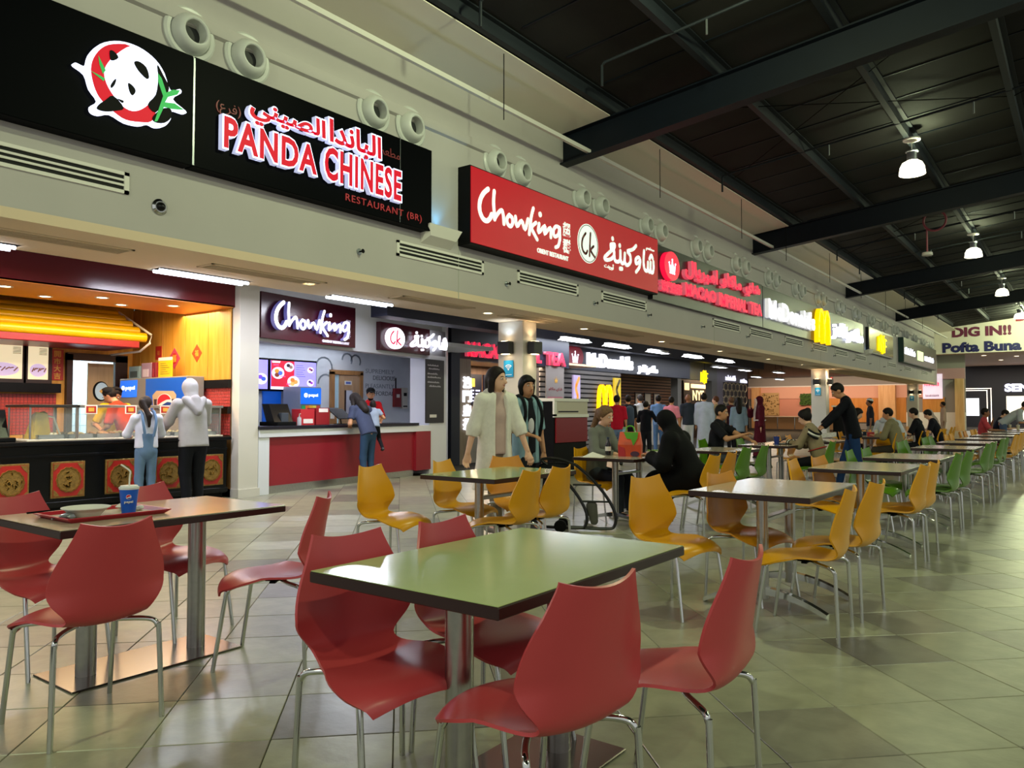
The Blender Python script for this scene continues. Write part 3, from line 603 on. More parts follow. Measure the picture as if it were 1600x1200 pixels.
for p in P_GREEN: MB().prism(p, .058, .063, F).build('bamboo_stem', emis('bamboo_green', '#0f9a43', .7), sg, smooth=False)
CHL = ((0,), (1, 2), (3,), (4,), (5, 6), (7,), (8,), (9, 10))
SHL = ((0,), (1, 2), (3,), (4,), (5,), (6, 7), (8,), (9,), (10, 11, 12), (13,))
def letters(strokes, groups, wf, z0, z1, F, name, m, parent):
    for g in groups:
        mb = MB()
        for i in g: stroke(mb, strokes[i], wf(i, strokes[i]), z0, z1, F)
        mb.build(name, m, parent, smooth=False)
def rim_text(body, x0, x1, y0, y1, nm, bold_out, bold_in, sp=1.0):
    e = .02
    text(body, x0 - e, x1 + e, y0 - e, y1 + e, 0, .075, F, nm + '_backing', E_WRIM, sg, bold_out, side=mat('letter_side', '#d9dcf2', .5, em='#cfd6ff', es=.55), space=sp)
    text(body, x0, x1, y0, y1, .075, .08, F, nm, E_RED, sg, bold_in, space=sp)
rim_text('PANDA', 4.78, 6.05, 4.15, 4.50, 'panda_word', .065, .03, 1.12)
rim_text('CHINESE', 6.17, 7.5, 4.14, 4.56, 'chinese_word', .06, .028, 1.12)
rim_text(arab('الصيني'), 5.1, 6.18, 4.52, 4.86, 'arabic_chinese_word', .06, .03)
rim_text(arab('الباندا'), 6.24, 7.12, 4.56, 4.92, 'arabic_panda_word', .06, .03)
text(arab('مطعم'), 7.16, 7.54, 4.68, 4.86, 0, .01, F, 'arabic_restaurant_word', M_DRED, sg)
text('(' + arab('فرع') + ')', 4.72, 5.03, 4.52, 4.68, 0, .01, F, 'arabic_branch_word', M_DRED, sg)
text('RESTAURANT (BR)', 6.57, 7.98, 3.94, 4.06, 0, .01, F, 'restaurant_word', mat('thin_red_letters', '#a8242c', .5, em='#a8242c', es=.12), sg, space=1.15)

M_REDFACE = mat('red_sign_face', '#b00d20', .4, em='#c80a26', es=.30, spec=.3); M_MINT = mat('mint_white', '#dfeee4', .4, em='#e6f6ec', es=.62)
sg = thing('shop_sign', 'red box sign reading Chowking with white brush lettering on the fascia', 'sign')
mb = MB(); mb.box(XW, -7.535, 8.99, 15.41, 3.82, 5.05); mb.build('box_body', M_BLACKM, sg, smooth=False)
B(-7.535, -7.52, 9.0, 15.40, 3.85, 5.03).build('face', M_REDFACE, sg, smooth=False)
F = FX(-7.52)
letters(CHOW, CHL, lambda i, s: .078 if i == 0 else .092 if i == 8 else .066, 0, .012, F, 'brush_letter', M_MINT, sg)
letters(SHAW, SHL, lambda i, s: .085 if len(s) == 2 else .075, 0, .012, F, 'arabic_letter', M_MINT, sg)
(ax0, az0), (ax1, _), (_, zt), (_, zb), (cx, cz) = CKCIRC[0]
MB().prism(disc_poly((ax0 + ax1) / 2, (zt + zb) / 2, (ax1 - ax0) / 2, (zt - zb) / 2), 0, .008, F).build('roundel', M_MINT, sg, smooth=False)
mb = MB()
for r in (.93,):
    pts = disc_poly((ax0 + ax1) / 2, (zt + zb) / 2, (ax1 - ax0) / 2 * r, (zt - zb) / 2 * r, 40); stroke(mb, pts + pts[:1], .014, .008, .012, F, 1, False)
for s in CKC: stroke(mb, s, .05, .008, .014, F)
mb.build('roundel_monogram', M_DRED, sg, smooth=False)
text('超', 11.57, 11.82, 4.42, 4.68, 0, .01, F, 'first_character', M_MINT, sg, .02); text('群', 11.57, 11.82, 4.12, 4.38, 0, .01, F, 'second_character', M_MINT, sg, .02)
text('ORIENT RESTAURANT', 10.76, 11.75, 3.98, 4.065, 0, .01, F, 'caption', M_MINT, sg, .02)
text(arab('مطعم'), 14.83, 15.22, 4.70, 4.80, 0, .01, F, 'arabic_small_word', M_MINT, sg, .02); text(arab('أورينت'), 13.05, 13.43, 4.05, 4.18, 0, .01, F, 'arabic_caption', M_MINT, sg, .02)

M_SGREY = mat('dark_steel_sign', '#26282a', .32, .4)
E_HOT = emis('hot_red_glow', '#ff1238', 1.55); M_RSIDE = mat('red_letter_side', '#d98a98', .5, em='#ff5a78', es=.35)
sg = thing('shop_sign', 'dark metal sign with glowing red MACAO IMPERIAL TEA letters and crown', 'sign')
B(XW, -7.66, 15.43, 22.6, 3.74, 5.0).build('board', M_SGREY, sg, smooth=False)
F = FX(-7.66)
def crown(mb, cx, cy, s, z0, z1, F):
    mb.prism([(cx - .5 * s, cy - .2 * s), (cx - .62 * s, cy + .45 * s), (cx - .28 * s, cy + .1 * s), (cx, cy + .75 * s), (cx + .28 * s, cy + .1 * s), (cx + .62 * s, cy + .45 * s), (cx + .5 * s, cy - .2 * s)], z0, z1, F)
    for a, b in ((-.62, .5), (0, .82), (.62, .5)): mb.prism(disc_poly(cx + a * s, cy + b * s, .09 * s, n=10), z0, z1, F)
    mb.prism([(cx - .5 * s, cy - .42 * s), (cx + .5 * s, cy - .42 * s), (cx + .5 * s, cy - .28 * s), (cx - .5 * s, cy - .28 * s)], z0, z1, F)
MB().prism(disc_poly(16.18, 4.57, .40, .33), .0, .12, F).build('roundel', mat('roundel_red', '#d8102f', .4, em='#e0123a', es=1.0), sg, smooth=False)
mb = MB(); crown(mb, 16.18, 4.5, .26, .12, .13, F); mb.build('crown', E_WHITE, sg, smooth=False)
text('MACAO', 16.88, 18.75, 4.0, 4.30, 0.02, .13, F, 'macao_word', E_HOT, sg, .03, side=M_RSIDE); text('IMPERIAL', 18.95, 21.0, 4.0, 4.32, 0.02, .13, F, 'imperial_word', E_HOT, sg, .03, side=M_RSIDE); text('TEA', 21.2, 22.2, 4.02, 4.34, 0.02, .13, F, 'tea_word', E_HOT, sg, .03, side=M_RSIDE)
text(arab('امبريال'), 16.9, 18.9, 4.40, 4.86, 0.02, .12, F, 'arabic_imperial_word', E_HOT, sg, .03, side=M_RSIDE); text(arab('ماكاو'), 19.2, 20.6, 4.46, 4.90, 0.02, .12, F, 'arabic_macao_word', E_HOT, sg, .03, side=M_RSIDE); text(arab('شاي'), 20.9, 22.1, 4.48, 4.90, 0.02, .12, F, 'arabic_tea_word', E_HOT, sg, .03, side=M_RSIDE)
text('澳門皇茶', 15.62, 16.72, 3.95, 4.2, 0.02, .12, F, 'chinese_word', E_HOT, sg, .05, side=M_RSIDE)
sg = thing('shop_sign', 'dark grey sign with white McDonald\'s lettering and yellow arches', 'sign')
B(XW, -7.66, 22.65, 35.4, 3.74, 4.98).build('board', M_SGREY, sg, smooth=False)
E_W2 = emis('white_letter_glow', '#f4f6ff', 1.5); E_YEL = emis('arch_yellow_glow', '#f5b800', 1.35)
text("McDonald's", 22.75, 27.6, 4.04, 4.64, 0.02, .14, F, 'lettering', E_W2, sg, .035, side=mat('white_letter_side', '#e8e8e8', .5, em='#ffffff', es=.5))
text(arab('ماكدونالدز'), 30.1, 34.8, 3.96, 4.66, .02, .14, F, 'arabic_lettering', E_W2, sg, .03)
def neon(mb, x0, x1, y0, y1, w, z0, z1, F):
    W_ = x1 - x0; Hh = y1 - y0; P_ = lambda a, b: (x0 + a * W_, y0 + b * Hh)
    for pts in ([(.02, .12), (.05, .85)], [(.05, .85), (.32, .1)], [(.32, .1), (.36, .95)], [(.42, 1.0), (.55, .5)], [(.72, 1.0), (.55, .5)], [(.55, .5), (.52, 0)], [(.76, .08), (.80, .82)], [(.80, .82), (1.0, .78)], [(.78, .45), (.95, .43)]):
        stroke(mb, [P_(*p) for p in pts], w, z0, z1, F, 1, False)
def arches(mb, x0, x1, y0, y1, w, z0, z1, F):
    m = (x0 + x1) / 2; h = y1 - y0
    for a, b in ((x0, m), (m, x1)):
        q = (b - a); stroke(mb, [(a + .02 * q, y0), (a + .06 * q, y0 + .45 * h), (a + .2 * q, y0 + .82 * h), (a + .5 * q, y1 - w * .4), (a + .8 * q, y0 + .82 * h), (a + .94 * q, y0 + .45 * h), (a + .98 * q, y0 + (.05 if b == m else 0) * h)], w, z0, z1, F, 5)
mb = MB(); arches(mb, 28.0, 29.5, 3.74, 4.9, .13, .0, .16, F); mb.build('arches', E_YEL, sg, smooth=False)
sg = thing('shop_sign', 'olive mirror sign with tall thin yellow neon letters', 'sign')
B(XW, -7.64, 36.35, 41.6, 3.84, 4.98).build('frame', M_SGREY, sg, smooth=False); B(-7.64, -7.63, 36.45, 41.5, 3.9, 4.90).build('mirror_face', mat('olive_mirror', '#8a7a20', .15, .6), sg, smooth=False)
emis('neon_yellow', '#f5d800', 1.3)
mb = MB(); neon(mb, 38.0, 39.75, 3.95, 4.78, .065, 0, .06, FX(-7.63)); mb.build('neon_letters', MATS['neon_yellow'], sg, smooth=False)
sg = thing('shop_sign', 'brown-grey box sign with small white letters at the far end', 'sign')
B(XW, -7.53, 43.6, 54.2, 3.8, 5.08).build('box_body', mat('dark_green_side', '#123a36', .4), sg, smooth=False); B(-7.53, -7.515, 43.65, 54.15, 3.84, 5.04).build('face', mat('taupe_face', '#5b5249', .4), sg, smooth=False)
F = FX(-7.515)
mb = MB(); scribble(mb, 43.8, 46.8, 4.25, 4.58, 0, .03, F, 11, 5); mb.build('lettering', E_WHITE, sg, smooth=False)
MB().prism([(47.5, 4.1), (49.2, 4.1), (49.2, 4.62), (47.5, 4.62)], 0, .04, F).build('emblem', emis('pale_green_glow', '#cfe8a8', 1.2), sg, smooth=False)
mb = MB(); scribble(mb, 49.8, 53.0, 4.22, 4.52, 0, .03, F, 9, 8); mb.build('arabic_lettering', E_WHITE, sg, smooth=False)

# ------------------------------------------------------------------ inner ceilings and walls behind the soffit
struct('ceiling_inner', B(-22, -9.25, 11.6, 58, 3.75, 3.85), M_NAVY, 'dark navy ceiling behind the soffit above the far shops', 'ceiling')
M_GWALL = mat('grey_wall', '#8f8d86', .7)
struct('wall_back', B(-21, -20.8, -2, 58, 0, 3.8), M_NAVY, 'dark rear wall behind the shops', 'wall')
struct('beam_navy', B(-12.9, -12.5, 12.6, 37, 3.28, 3.75), M_NAVY, 'deep navy bulkhead beam above the far counters', 'beam')
# suspended fluorescent fittings
for i, (x, y, ln) in enumerate(((-11.0, 16.9, 1.25), (-11.0, 19.2, 1.25), (-11.0, 21.9, 1.25), (-11.0, 24.6, 1.25), (-11.0, 27.6, 1.25), (-12.6, 31.0, 1.25), (-12.6, 34.0, 1.25), (-12.0, 37.0, 1.25), (-14.5, 41, 1.25), (-14.5, 45, 1.25))):
    t = thing('strip_light', f'suspended fluorescent fitting, {ORD[i]} from the left above the queue', 'strip light', (x, y, 3.15), 0, 'suspended strip lights')
    B(-.07, .07, 0, ln, .03, .07).build('housing', M_WHITE, t); mb = MB(); mb.add([(-.16, 0, -.02), (.16, 0, -.02), (.16, ln, -.02), (-.16, ln, -.02), (-.07, 0, .03), (.07, 0, .03), (.07, ln, .03), (-.07, ln, .03)], [(0, 1, 5, 4), (1, 2, 6, 5), (2, 3, 7, 6), (3, 0, 4, 7), (4, 5, 6, 7)]); mb.build('reflector', M_WHITE, t, smooth=False)
    for s in (-.05, .05): MB().tube([(s, .03, -.01), (s, ln - .03, -.01)], .018, 8).build('tube', M_TUBE, t)
    for yy in (.15, ln - .15): MB().tube([(0, yy, .07), (0, yy, .60)], .006, 5).build('hanger', M_BLACKM, t)
for i, (y, x) in enumerate(((2.05, -9.12), (4.87, -9.12), (7.56, -9.12))):
    t = thing('batten_light', f'fluorescent batten under the soffit edge, {ORD[i]} from the left', 'batten light', (x, y, 3.0), 0, 'fluorescent battens at the shop fronts')
    B(-.16, .16, 0, 1.3, .0, .05).build('housing', M_WHITE, t); 
    for s in (-.07, .07): MB().tube([(s, .03, -.02), (s, 1.27, -.02)], .02, 8).build('tube', M_TUBE, t)

# ------------------------------------------------------------------ PANDA shop
M_MAR = mat('maroon_gloss', '#5a0b14', .22); M_ORG = mat('orange_panel', '#c8742a', .4)
M_WOODY = wood('yellow_wood', '#c58a2a', '#d9a046', 5, .4); M_BROWN = mat('dark_brown_frame', '#2a1512', .4)
struct('wall_panda_back', B(-13.0, -12.9, -1, 5.5, 0, 3.4).box(-13.0, -12.9, 6.3, 6.55, 0, 3.4).box(-13.0, -12.9, 5.5, 6.3, 2.08, 3.4), M_WOODY, 'yellow timber rear wall of the panda shop', 'wall')
sw = struct('wall_panda_side', B(-12.9, -10.05, 6.56, 6.62, 0, 3.4), mat('wall_core', '#6b4a1d', .6), 'timber panelled side wall of the panda shop', 'wall')
for x0, x1 in ((-12.9, -12.64), (-12.63, -11.95), (-11.94, -11.29), (-11.28, -10.65), (-10.64, -10.06)): B(x0, x1, 6.54, 6.56, 1.72, 2.95, c=.003).build('panel', M_WOODY, sw, smooth=False)
B(-12.9, -10.05, 6.50, 6.56, 1.60, 1.72).build('rail', M_BLACK, sw); B(-12.9, -10.05, 6.50, 6.56, 1.22, 1.32).build('rail', M_BLACK, sw)
def mosaic(name, c1, c2, cols, F, x0, y0, w, h, n, m, parent):
    base = mat(name + '_grout', c2, .6); tm_ = mat(name + '_tile', c1, .25, rnd=.0)
    MB().prism([(x0, y0), (x0 + w, y0), (x0 + w, y0 + h), (x0, y0 + h)], 0, .006, F).build('grout', base, parent, smooth=False)
    mb = MB(); a = w / n; b = h / m
    for i in range(n):
        for j in range(m): mb.prism([(x0 + a * (i + .1), y0 + b * (j + .1)), (x0 + a * (i + .9), y0 + b * (j + .1)), (x0 + a * (i + .9), y0 + b * (j + .9)), (x0 + a * (i + .1), y0 + b * (j + .9))], .006, .010, F)
    o = mb.build('mosaic_tiles', tm_, parent, smooth=False); o['kind'] = 'stuff'; return o
FY = WF((0, 6.555, 0), (1, 0)); mosaic('red_mosaic', '#b5453f', '#7a2a28', 0, FY, -12.1, .9, 2.04, .32, 40, 7, sw); mosaic('red_mosaic', '', '', 0, FY, -12.1, 1.32, 2.04, .28, 40, 6, sw)
wb = bpy.data.objects['wall_panda_back']; FB = FX(-12.9)
mosaic('red_mosaic', '', '', 0, FB, 2.6, .9, 2.75, .62, 54, 13, wb)
B(-12.9, -12.75, 2.4, 5.36, 1.54, 1.68).build('shelf_rail', M_BLACK, wb)
struct('ceiling_panda', B(-11.3, -10.0, -1, 6.55, 2.77, 2.80), M_ORG, 'orange glossy ceiling strip with downlights in the panda shop', 'ceiling')
struct('trim_2', B(-10.12, -10.0, -1, 6.57, 2.78, 3.75), M_MAR, 'glossy maroon header band above the panda counter', 'fascia')
cg = struct('ceiling_panda_grid', B(-12.9, -11.3, -1, 6.55, 2.98, 3.02), mat('ceil_frame', '#2b1a08', .5), 'dark grid ceiling with amber panels above the tiled awning', 'ceiling')
for i in range(5):
    for j in range(2): B(-12.85 + .8 * j, -12.1 + .8 * j, 1.3 + 1.0 * i, 2.22 + 1.0 * i, 2.968, 2.98).build('amber_panel', mat('amber_panel', '#8a6a18', .3, var=.4, vs=6), cg, smooth=False)
k = 0
for x, y in ((-10.5, 3.75), (-10.5, 4.9), (-10.5, 5.9), (-11.0, 3.3), (-11.0, 4.4), (-11.0, 5.4)):
    t = thing('downlight', f'warm downlight, {ORD[k]} of six in the orange shop ceiling', 'downlight', (x, y, 2.77), group='panda shop downlights'); k += 1
    MB().lathe([(.06, -.003), (.085, -.008), (.09, 0)], 18, cap=False).build('trim_ring', M_WHITE, t); MB().cyl((0, 0, -.003), .065, .003, 18).build('lamp_disc', M_LED, t)
# yellow tiled awning
aw = thing('tiled_awning', 'yellow glazed half-round tile awning above the rear kitchen wall', 'awning')
M_GLZ = mat('yellow_glaze', '#d9a808', .22, var=.06, vs=4)
mb = MB()
for i, z in enumerate((2.36, 2.46, 2.56, 2.65, 2.73)):
    x = -11.85 - .13 * i; B(-12.9, x + .02, .8, 6.18 - .05 * i, z - .01, z + .08).build('batten', M_MAR if i == 0 else M_GLZ, aw)
    MB().tube([(x, .8, z + .05), (x, 6.2 - .05 * i, z + .05)], .075, 12).build('tile_course', M_GLZ, aw)
B(-12.9, -11.82, .8, 6.1, 2.24, 2.35, c=.01).build('red_gutter', mat('red_gutter', '#8e1a22', .35), aw)
MB().tube([(-12.4, 6.05, 2.84), (-11.78, 6.27, 2.45), (-11.80, 6.25, 2.32), (-12.0, 6.2, 2.2), (-12.85, 6.15, 2.18)], .018, 6).build('edge_trim', M_WHITE, aw)
# menu light boxes
E_MENU = mat('menu_print', '#e7d6a8', .4, em='#efe0b8', es=.7); E_MENU2 = mat('menu_food', '#cdb9d8', .4, em='#d8c0e0', es=.55)
for i, (y0, y1) in enumerate(((3.75, 4.2), (4.29, 4.84), (4.92, 5.2))):
    t = thing('menu_board', f'lit menu light box with dish photo, {ORD[i]} of three on the rear wall', 'menu board', (0, 0, 0), group='panda menu boards')
    B(-12.9, -12.84, y0 - .06, y1 + .06, 1.68, 2.30, c=.004).build('frame', M_BROWN, t, smooth=False); B(-12.84, -12.835, y0, y1, 1.74, 2.25).build('sheet', E_MENU, t)
    F = FX(-12.835); cy = (y0 + y1) / 2; w = y1 - y0
    MB().prism(disc_poly(cy, 1.88, w * .42, .10), 0, .003, F).build('dish_picture', E_MENU2, t, smooth=False)
    mb = MB()
    for a in range(7): stroke(mb, [(cy - w * .3 + w * .1 * a, 1.86 + .02 * (a % 3)), (cy - w * .22 + w * .1 * a, 1.91)], .018, .003, .005, F, 1, False)
    mb.build('food_strips', mat('food_brown', '#8d5a48', .5, em='#8d5a48', es=.4), t, smooth=False)
    for a in range(5): B(-12.835, -12.832, y1 - .13, y1 - .02, 2.12 + .022 * a, 2.128 + .022 * a).build('text_line', M_BROWN, t)
M_SCR = mat('scroll_red', '#b3241c', .45); M_GOLD = mat('gold_print', '#d8a23a', .4)
t = thing('wall_scroll', 'red vertical scroll with gold Chinese characters beside the door', 'scroll')
B(-12.9, -12.88, 5.26, 5.44, 1.74, 2.22).build('paper', M_SCR, t)
for i, c in enumerate('開市大吉'): text(c, 5.30, 5.40, 2.10 - .115 * i, 2.20 - .115 * i, 0, .004, FX(-12.88), 'character', M_GOLD, t, .02)
for i, (x, z, s, kind) in enumerate(((-12.06, 2.2, .11, 0), (-11.58, 2.09, .17, 1), (-10.94, 2.145, .14, 2))):
    t = thing('red_poster', ('small red paper square', 'large pink diamond paper', 'orange diamond paper with character')[i] + ' on the timber side wall', 'poster')
    F = WF((0, 6.54, 0), (1, 0)); p = [(x - s, z), (x, z - s), (x + s, z), (x, z + s)] if kind else [(x - s * .85, z - s), (x + s * .85, z - s), (x + s * .85, z + s), (x - s * .85, z + s)]
    MB().prism(p, 0, .004, F).build('paper', (M_SCR, mat('pink_paper', '#b8405a', .5), mat('orange_paper', '#d8441f', .5))[i], t, smooth=False)
    if kind == 1: MB().prism(disc_poly(x, z, s * .5), .004, .006, F).build('medallion', M_SCR, t, smooth=False)
    text('福', x - s * .35, x + s * .35, z - s * .35, z + s * .35, .006, .008, F, 'character', M_GOLD if kind else mat('dull_gold', '#c07030', .5), t, .01)
# kitchen doorway in the rear wall
d1 = struct('door_1', B(-12.9, -12.82, 5.47, 5.56, 0, 2.16).box(-12.9, -12.82, 6.22, 6.42, 0, 2.16).box(-12.9, -12.82, 5.47, 6.42, 2.06, 2.18), M_BROWN, 'dark framed kitchen doorway with half open timber door', 'door', smooth=False)
cor = struct('wall_corridor', B(-14.6, -14.5, 5.0, 7.6, 0, 2.5).box(-14.6, -13.0, 7.5, 7.6, 0, 2.5).box(-14.6, -13.0, 4.9, 5.0, 0, 2.5), mat('corridor_tiles', '#d3e6ec', .3), 'pale blue tiled kitchen corridor seen through the doorway', 'wall')
area((-13.8, 6.3, 2.45), .8, .5, 60, (.8, .93, 1))
for kk in range(10): B(-14.5, -14.496, 5.0, 7.5, .2 + .2 * kk, .207 + .2 * kk).build('tile_joint', mat('pale_joint', '#9cb9c2', .5), cor, smooth=False)
for kk in range(11): B(-14.5, -14.496, 5.1 + .22 * kk, 5.107 + .22 * kk, 0, 2.4).build('tile_joint', MATS['pale_joint'], cor, smooth=False)
dl = B(-12.88, -12.845, 5.80, 6.20, .02, 2.03).build('door_leaf', wood('ply_door', '#a4895f', '#b69a6e', 4, .5), d1)
F = FX(-12.845); MB().prism(disc_poly(6.0, 1.58, .125, .16), 0, .012, F).build('window_rim', M_BLACKM, dl, smooth=False); MB().prism(disc_poly(6.01, 1.58, .105, .14), .012, .016, F).build('round_glass', mat('round_glass', '#b7d3dd', .15), dl, smooth=False)
MB().prism([(6.01 - .04, 1.58), (6.01, 1.54), (6.05, 1.58), (6.01, 1.62)], .016, .018, F).build('paper_cut', M_GOLD, dl, smooth=False)
MB().tube([(-12.84, 5.86, 1.06), (-12.79, 5.86, 1.06), (-12.79, 5.93, 1.06)], .012, 8).build('lever_handle', M_CHROME, dl)
# serving counter
ct = thing('serving_counter', 'long black serving counter with carved gold and red panels', 'counter')
B(-10.72, -10.02, -.5, 6.48, .08, .84, c=.006).build('body', M_BLACK, ct, smooth=False); B(-10.68, -10.06, -.5, 6.44, 0, .08).build('plinth', M_BLACKM, ct)
B(-10.76, -9.96, -.5, 6.52, .84, .89, c=.008).build('worktop', M_BLACK, ct, smooth=False); B(-10.02, -9.985, -.5, 6.48, .1, .16, c=.005).build('skirting', M_BLACK, ct, smooth=False)
B(-10.02, -10.0, -.5, 6.48, .70, .735, c=.004).build('moulding', M_BLACK, ct, smooth=False)
M_GOLDC = mat('carved_gold', '#8a6a34', .38, .55, var=.25, vs=40, bump=.6, bs=60); M_REDL = mat('red_lacquer', '#a01c17', .35)
def carved(y0):
    w = .39; yc = y0 + w / 2; zc = .42; F = FX(-10.02)
    fr = B(-10.02, -9.995, y0, y0 + w, .2, .64, c=.004).build('carved_panel', M_GOLDC, ct, smooth=False)
    B(-9.995, -9.991, y0 + .02, y0 + w - .02, .22, .62).build('red_field', M_REDL, fr, smooth=False)
    for sx in (-1, 1):
        for sz in (-1, 1): MB().prism([(yc + sx * .17, zc + sz * .195), (yc + sx * .10, zc + sz * .195), (yc + sx * .13, zc + sz * .15), (yc + sx * .17, zc + sz * .11)], .029, .034, F).build('corner_ornament', M_GOLDC, fr, smooth=False)
    n = 14; ring = []
    for a in range(n * 4):
        t = 2 * math.pi * a / (n * 4); r = 1 + .035 * math.cos(n * t); ring.append((yc + .135 * r * math.cos(t), zc + .145 * r * math.sin(t)))
    mb = MB(); stroke(mb, ring + ring[:1], .014, .029, .042, F, 1, False); mb.build('scalloped_rim', mat('bright_gold', '#c79b4c', .35, .6), fr, smooth=False)
    MB().prism(disc_poly(yc, zc, .125, .135), .029, .035, F).build('medallion', M_GOLDC, fr, smooth=False)
    mb = MB(); rg = random.Random(int(y0 * 100))
    for a in range(12):
        t = rg.uniform(0, 6.28); r0 = rg.uniform(.02, .10); c = (yc + r0 * math.cos(t), zc + r0 * math.sin(t)); b = rg.uniform(0, 6.28)
        stroke(mb, [(c[0] + .03 * math.cos(b + q * .9) * q, c[1] + .03 * math.sin(b + q * .9) * q) for q in (.1, .5, .9, 1.2)], .016, .034, .042, F, 2)
    mb.build('dragon_relief', MATS['bright_gold'], fr, smooth=False)
for i, y0 in enumerate((2.18, 2.83, 3.48, 4.11, 4.75, 5.4, 6.02)):
    carved(y0)
# glass food case on the panda counter
gc = thing('food_display_case', 'long glass sneeze-guard display case with food trays on the black counter', 'display case', (0, 0, 0))
M_GLASS = mat('clear_glass', '#cfe0dc', .02, alpha=.08, spec=.6)
for y0, y1, nm in ((3.9, 4.42, 'end_box'), (4.44, 6.40, 'guard')):
    for y in (y0, y1): B(-10.70, -10.08, y - .006, y + .006, .91, 1.30).build('glass_end', M_GLASS, gc, smooth=False)
    B(-10.09, -10.08, y0, y1, .91, 1.30).build('glass_front', M_GLASS, gc, smooth=False)
    for x in (-10.70, -10.08):
        for y in (y0, y1): MB().tube([(x, y, .895), (x, y, 1.31)], .012, 8).build('post', M_BRUSH, gc)
    B(-10.74, -10.04, y0 - .03, y1 + .03, 1.30, 1.335, c=.006).build('top_shelf', M_BRUSH if nm == 'guard' else mat('dark_top', '#3a3733', .3, .5), gc, smooth=False)
B(-10.74, -10.03, 3.85, 6.42, .892, .915, c=.004).build('base_tray', mat('cream_steel', '#d9cdb4', .35), gc, smooth=False)
spot((-10.4, 4.9, 1.29), 5, (1, .76, .45), 150); spot((-10.4, 5.9, 1.29), 5, (1, .76, .45), 150)
FOODC = ['#e8d9b0', '#d9b878', '#c78a4a', '#e0c79a', '#b5672f', '#d8caa0']
rg = random.Random(4)
for i in range(7):
    y = 4.02 + .345 * i
    t = thing('food_tray', f'steel tray of cooked food, {ORD[i]} from the left inside the glass case', 'food tray', (-10.38, y, .916), 0, 'food trays in the glass case')
    mb = MB(); mb.box(-.22, .22, 0, .01, 0, .05).box(-.22, .22, .29, .30, 0, .05).box(-.22, -.21, 0, .3, 0, .05).box(.21, .22, 0, .3, 0, .05).box(-.22, .22, 0, .3, 0, .006); mb.build('tray', M_BRUSH, t, smooth=False)
    mb = MB()
    for k in range(26): mb.ball((rg.uniform(-.17, .17), rg.uniform(.04, .26), .03 + rg.uniform(0, .03)), (rg.uniform(.02, .045), rg.uniform(.02, .04), .022), 8, 5)
    tag(mb.build('food', mat('food_%d' % (i % 6), FOODC[i % 6], .5, var=.2, vs=30), t), kind='stuff')
for i, y in enumerate((4.5, 5.0, 5.47, 5.92)):
    t = thing('price_tag', f'red and gold price tag, {ORD[i]} of four on the glass case', 'price tag', (-10.035, y, 1.22), 0, 'price tags on the glass case')
    B(0, .004, 0, .15, 0, .11).build('card', mat('card_white', '#e8dccb', .5), t); B(.004, .006, .015, .135, .012, .098).build('red_field', M_SCR, t); B(.006, .008, .04, .11, .03, .08).build('gold_print', M_GOLD, t)
t = thing('yellow_bag', 'yellow plastic bag standing in the end of the glass case', 'bag', (-10.35, 4.0, .917))
MB().add([(-.12, -.02, 0), (.12, 0, 0), (.12, .2, 0), (-.12, .22, 0), (-.1, .06, .3), (.08, .04, .33), (.1, .16, .31), (-.08, .19, .34)], [(3, 2, 1, 0), (4, 5, 6, 7), (0, 1, 5, 4), (1, 2, 6, 5), (2, 3, 7, 6), (3, 0, 4, 7)]).build('sack', mat('yellow_sack', '#c9a415', .45, var=.15, vs=14), t, smooth=False)
MB().tube([(0, .1, .3), (.05, .25, .26), (.06, .33, .02)], .012, 6).build('string', M_WHITE, t)
# till at the far left end of the counter
t = thing('card_terminal', 'black till screen with card printer at the left end of the counter', 'till', (-10.4, 3.55, .89))
B(-.22, .2, -.25, .25, 0, .05, c=.008).build('base', M_BLACKM, t); mb = MB(); mb.add([(.02, -.22, .05), (.06, -.22, .05), (.06, .22, .05), (.02, .22, .05), (-.1, -.22, .36), (-.06, -.22, .38), (-.06, .22, .38), (-.1, .22, .36)], [(3, 2, 1, 0), (4, 5, 6, 7), (0, 1, 5, 4), (1, 2, 6, 5), (2, 3, 7, 6), (3, 0, 4, 7)]); mb.build('screen', M_BLACK, t, smooth=False)
# drinks machine against the side wall
M_PBLUE = mat('drink_blue', '#0a4fb0', .35, em='#0b55c4', es=.25)
def pepsi_globe(parent, cx, cy, r, F, z, tall=1.):
    k = tall; MB().prism(disc_poly(cx, cy, r * 1.08, r * 1.08 * k), z, z + .003, F).build('globe_rim', mat('print_white', '#f0f0f0', .4), parent, smooth=False)
    t = [(cx + r * math.cos(R(a)), cy + r * k * math.sin(R(a))) for a in range(20, 201, 12)] + [(cx - r * .35, cy + .02 * r), (cx + r * .3, cy + .32 * r * k)]
    MB().prism(t, z + .003, z + .005, F).build('globe_red', mat('print_red', '#c8202c', .4), parent, smooth=False)
    b = [(cx + r * math.cos(R(a)), cy + r * k * math.sin(R(a))) for a in range(215, 361, 12)] + [(cx + r * .45, cy + .05 * r * k), (cx - r * .25, cy - .30 * r * k)]
    MB().prism(b, z + .003, z + .005, F).build('globe_blue', mat('print_blue', '#123a8c', .4), parent, smooth=False)
t = thing('drink_dispenser', 'blue soft-drink dispenser with cup picture in the panda shop', 'drink dispenser', (0, 0, 0))
B(-12.68, -10.66, 6.22, 6.50, .9, 1.78, c=.01).build('cabinet', mat('dispenser_grey', '#8c8378', .45), t, smooth=False)
F = WF((0, 6.22, 0), (1, 0))
MB().prism([(-11.83, 1.28), (-10.68, 1.28), (-10.68, 1.76), (-11.83, 1.76)], 0, .008, F).build('picture_panel', M_PBLUE, t, smooth=False)
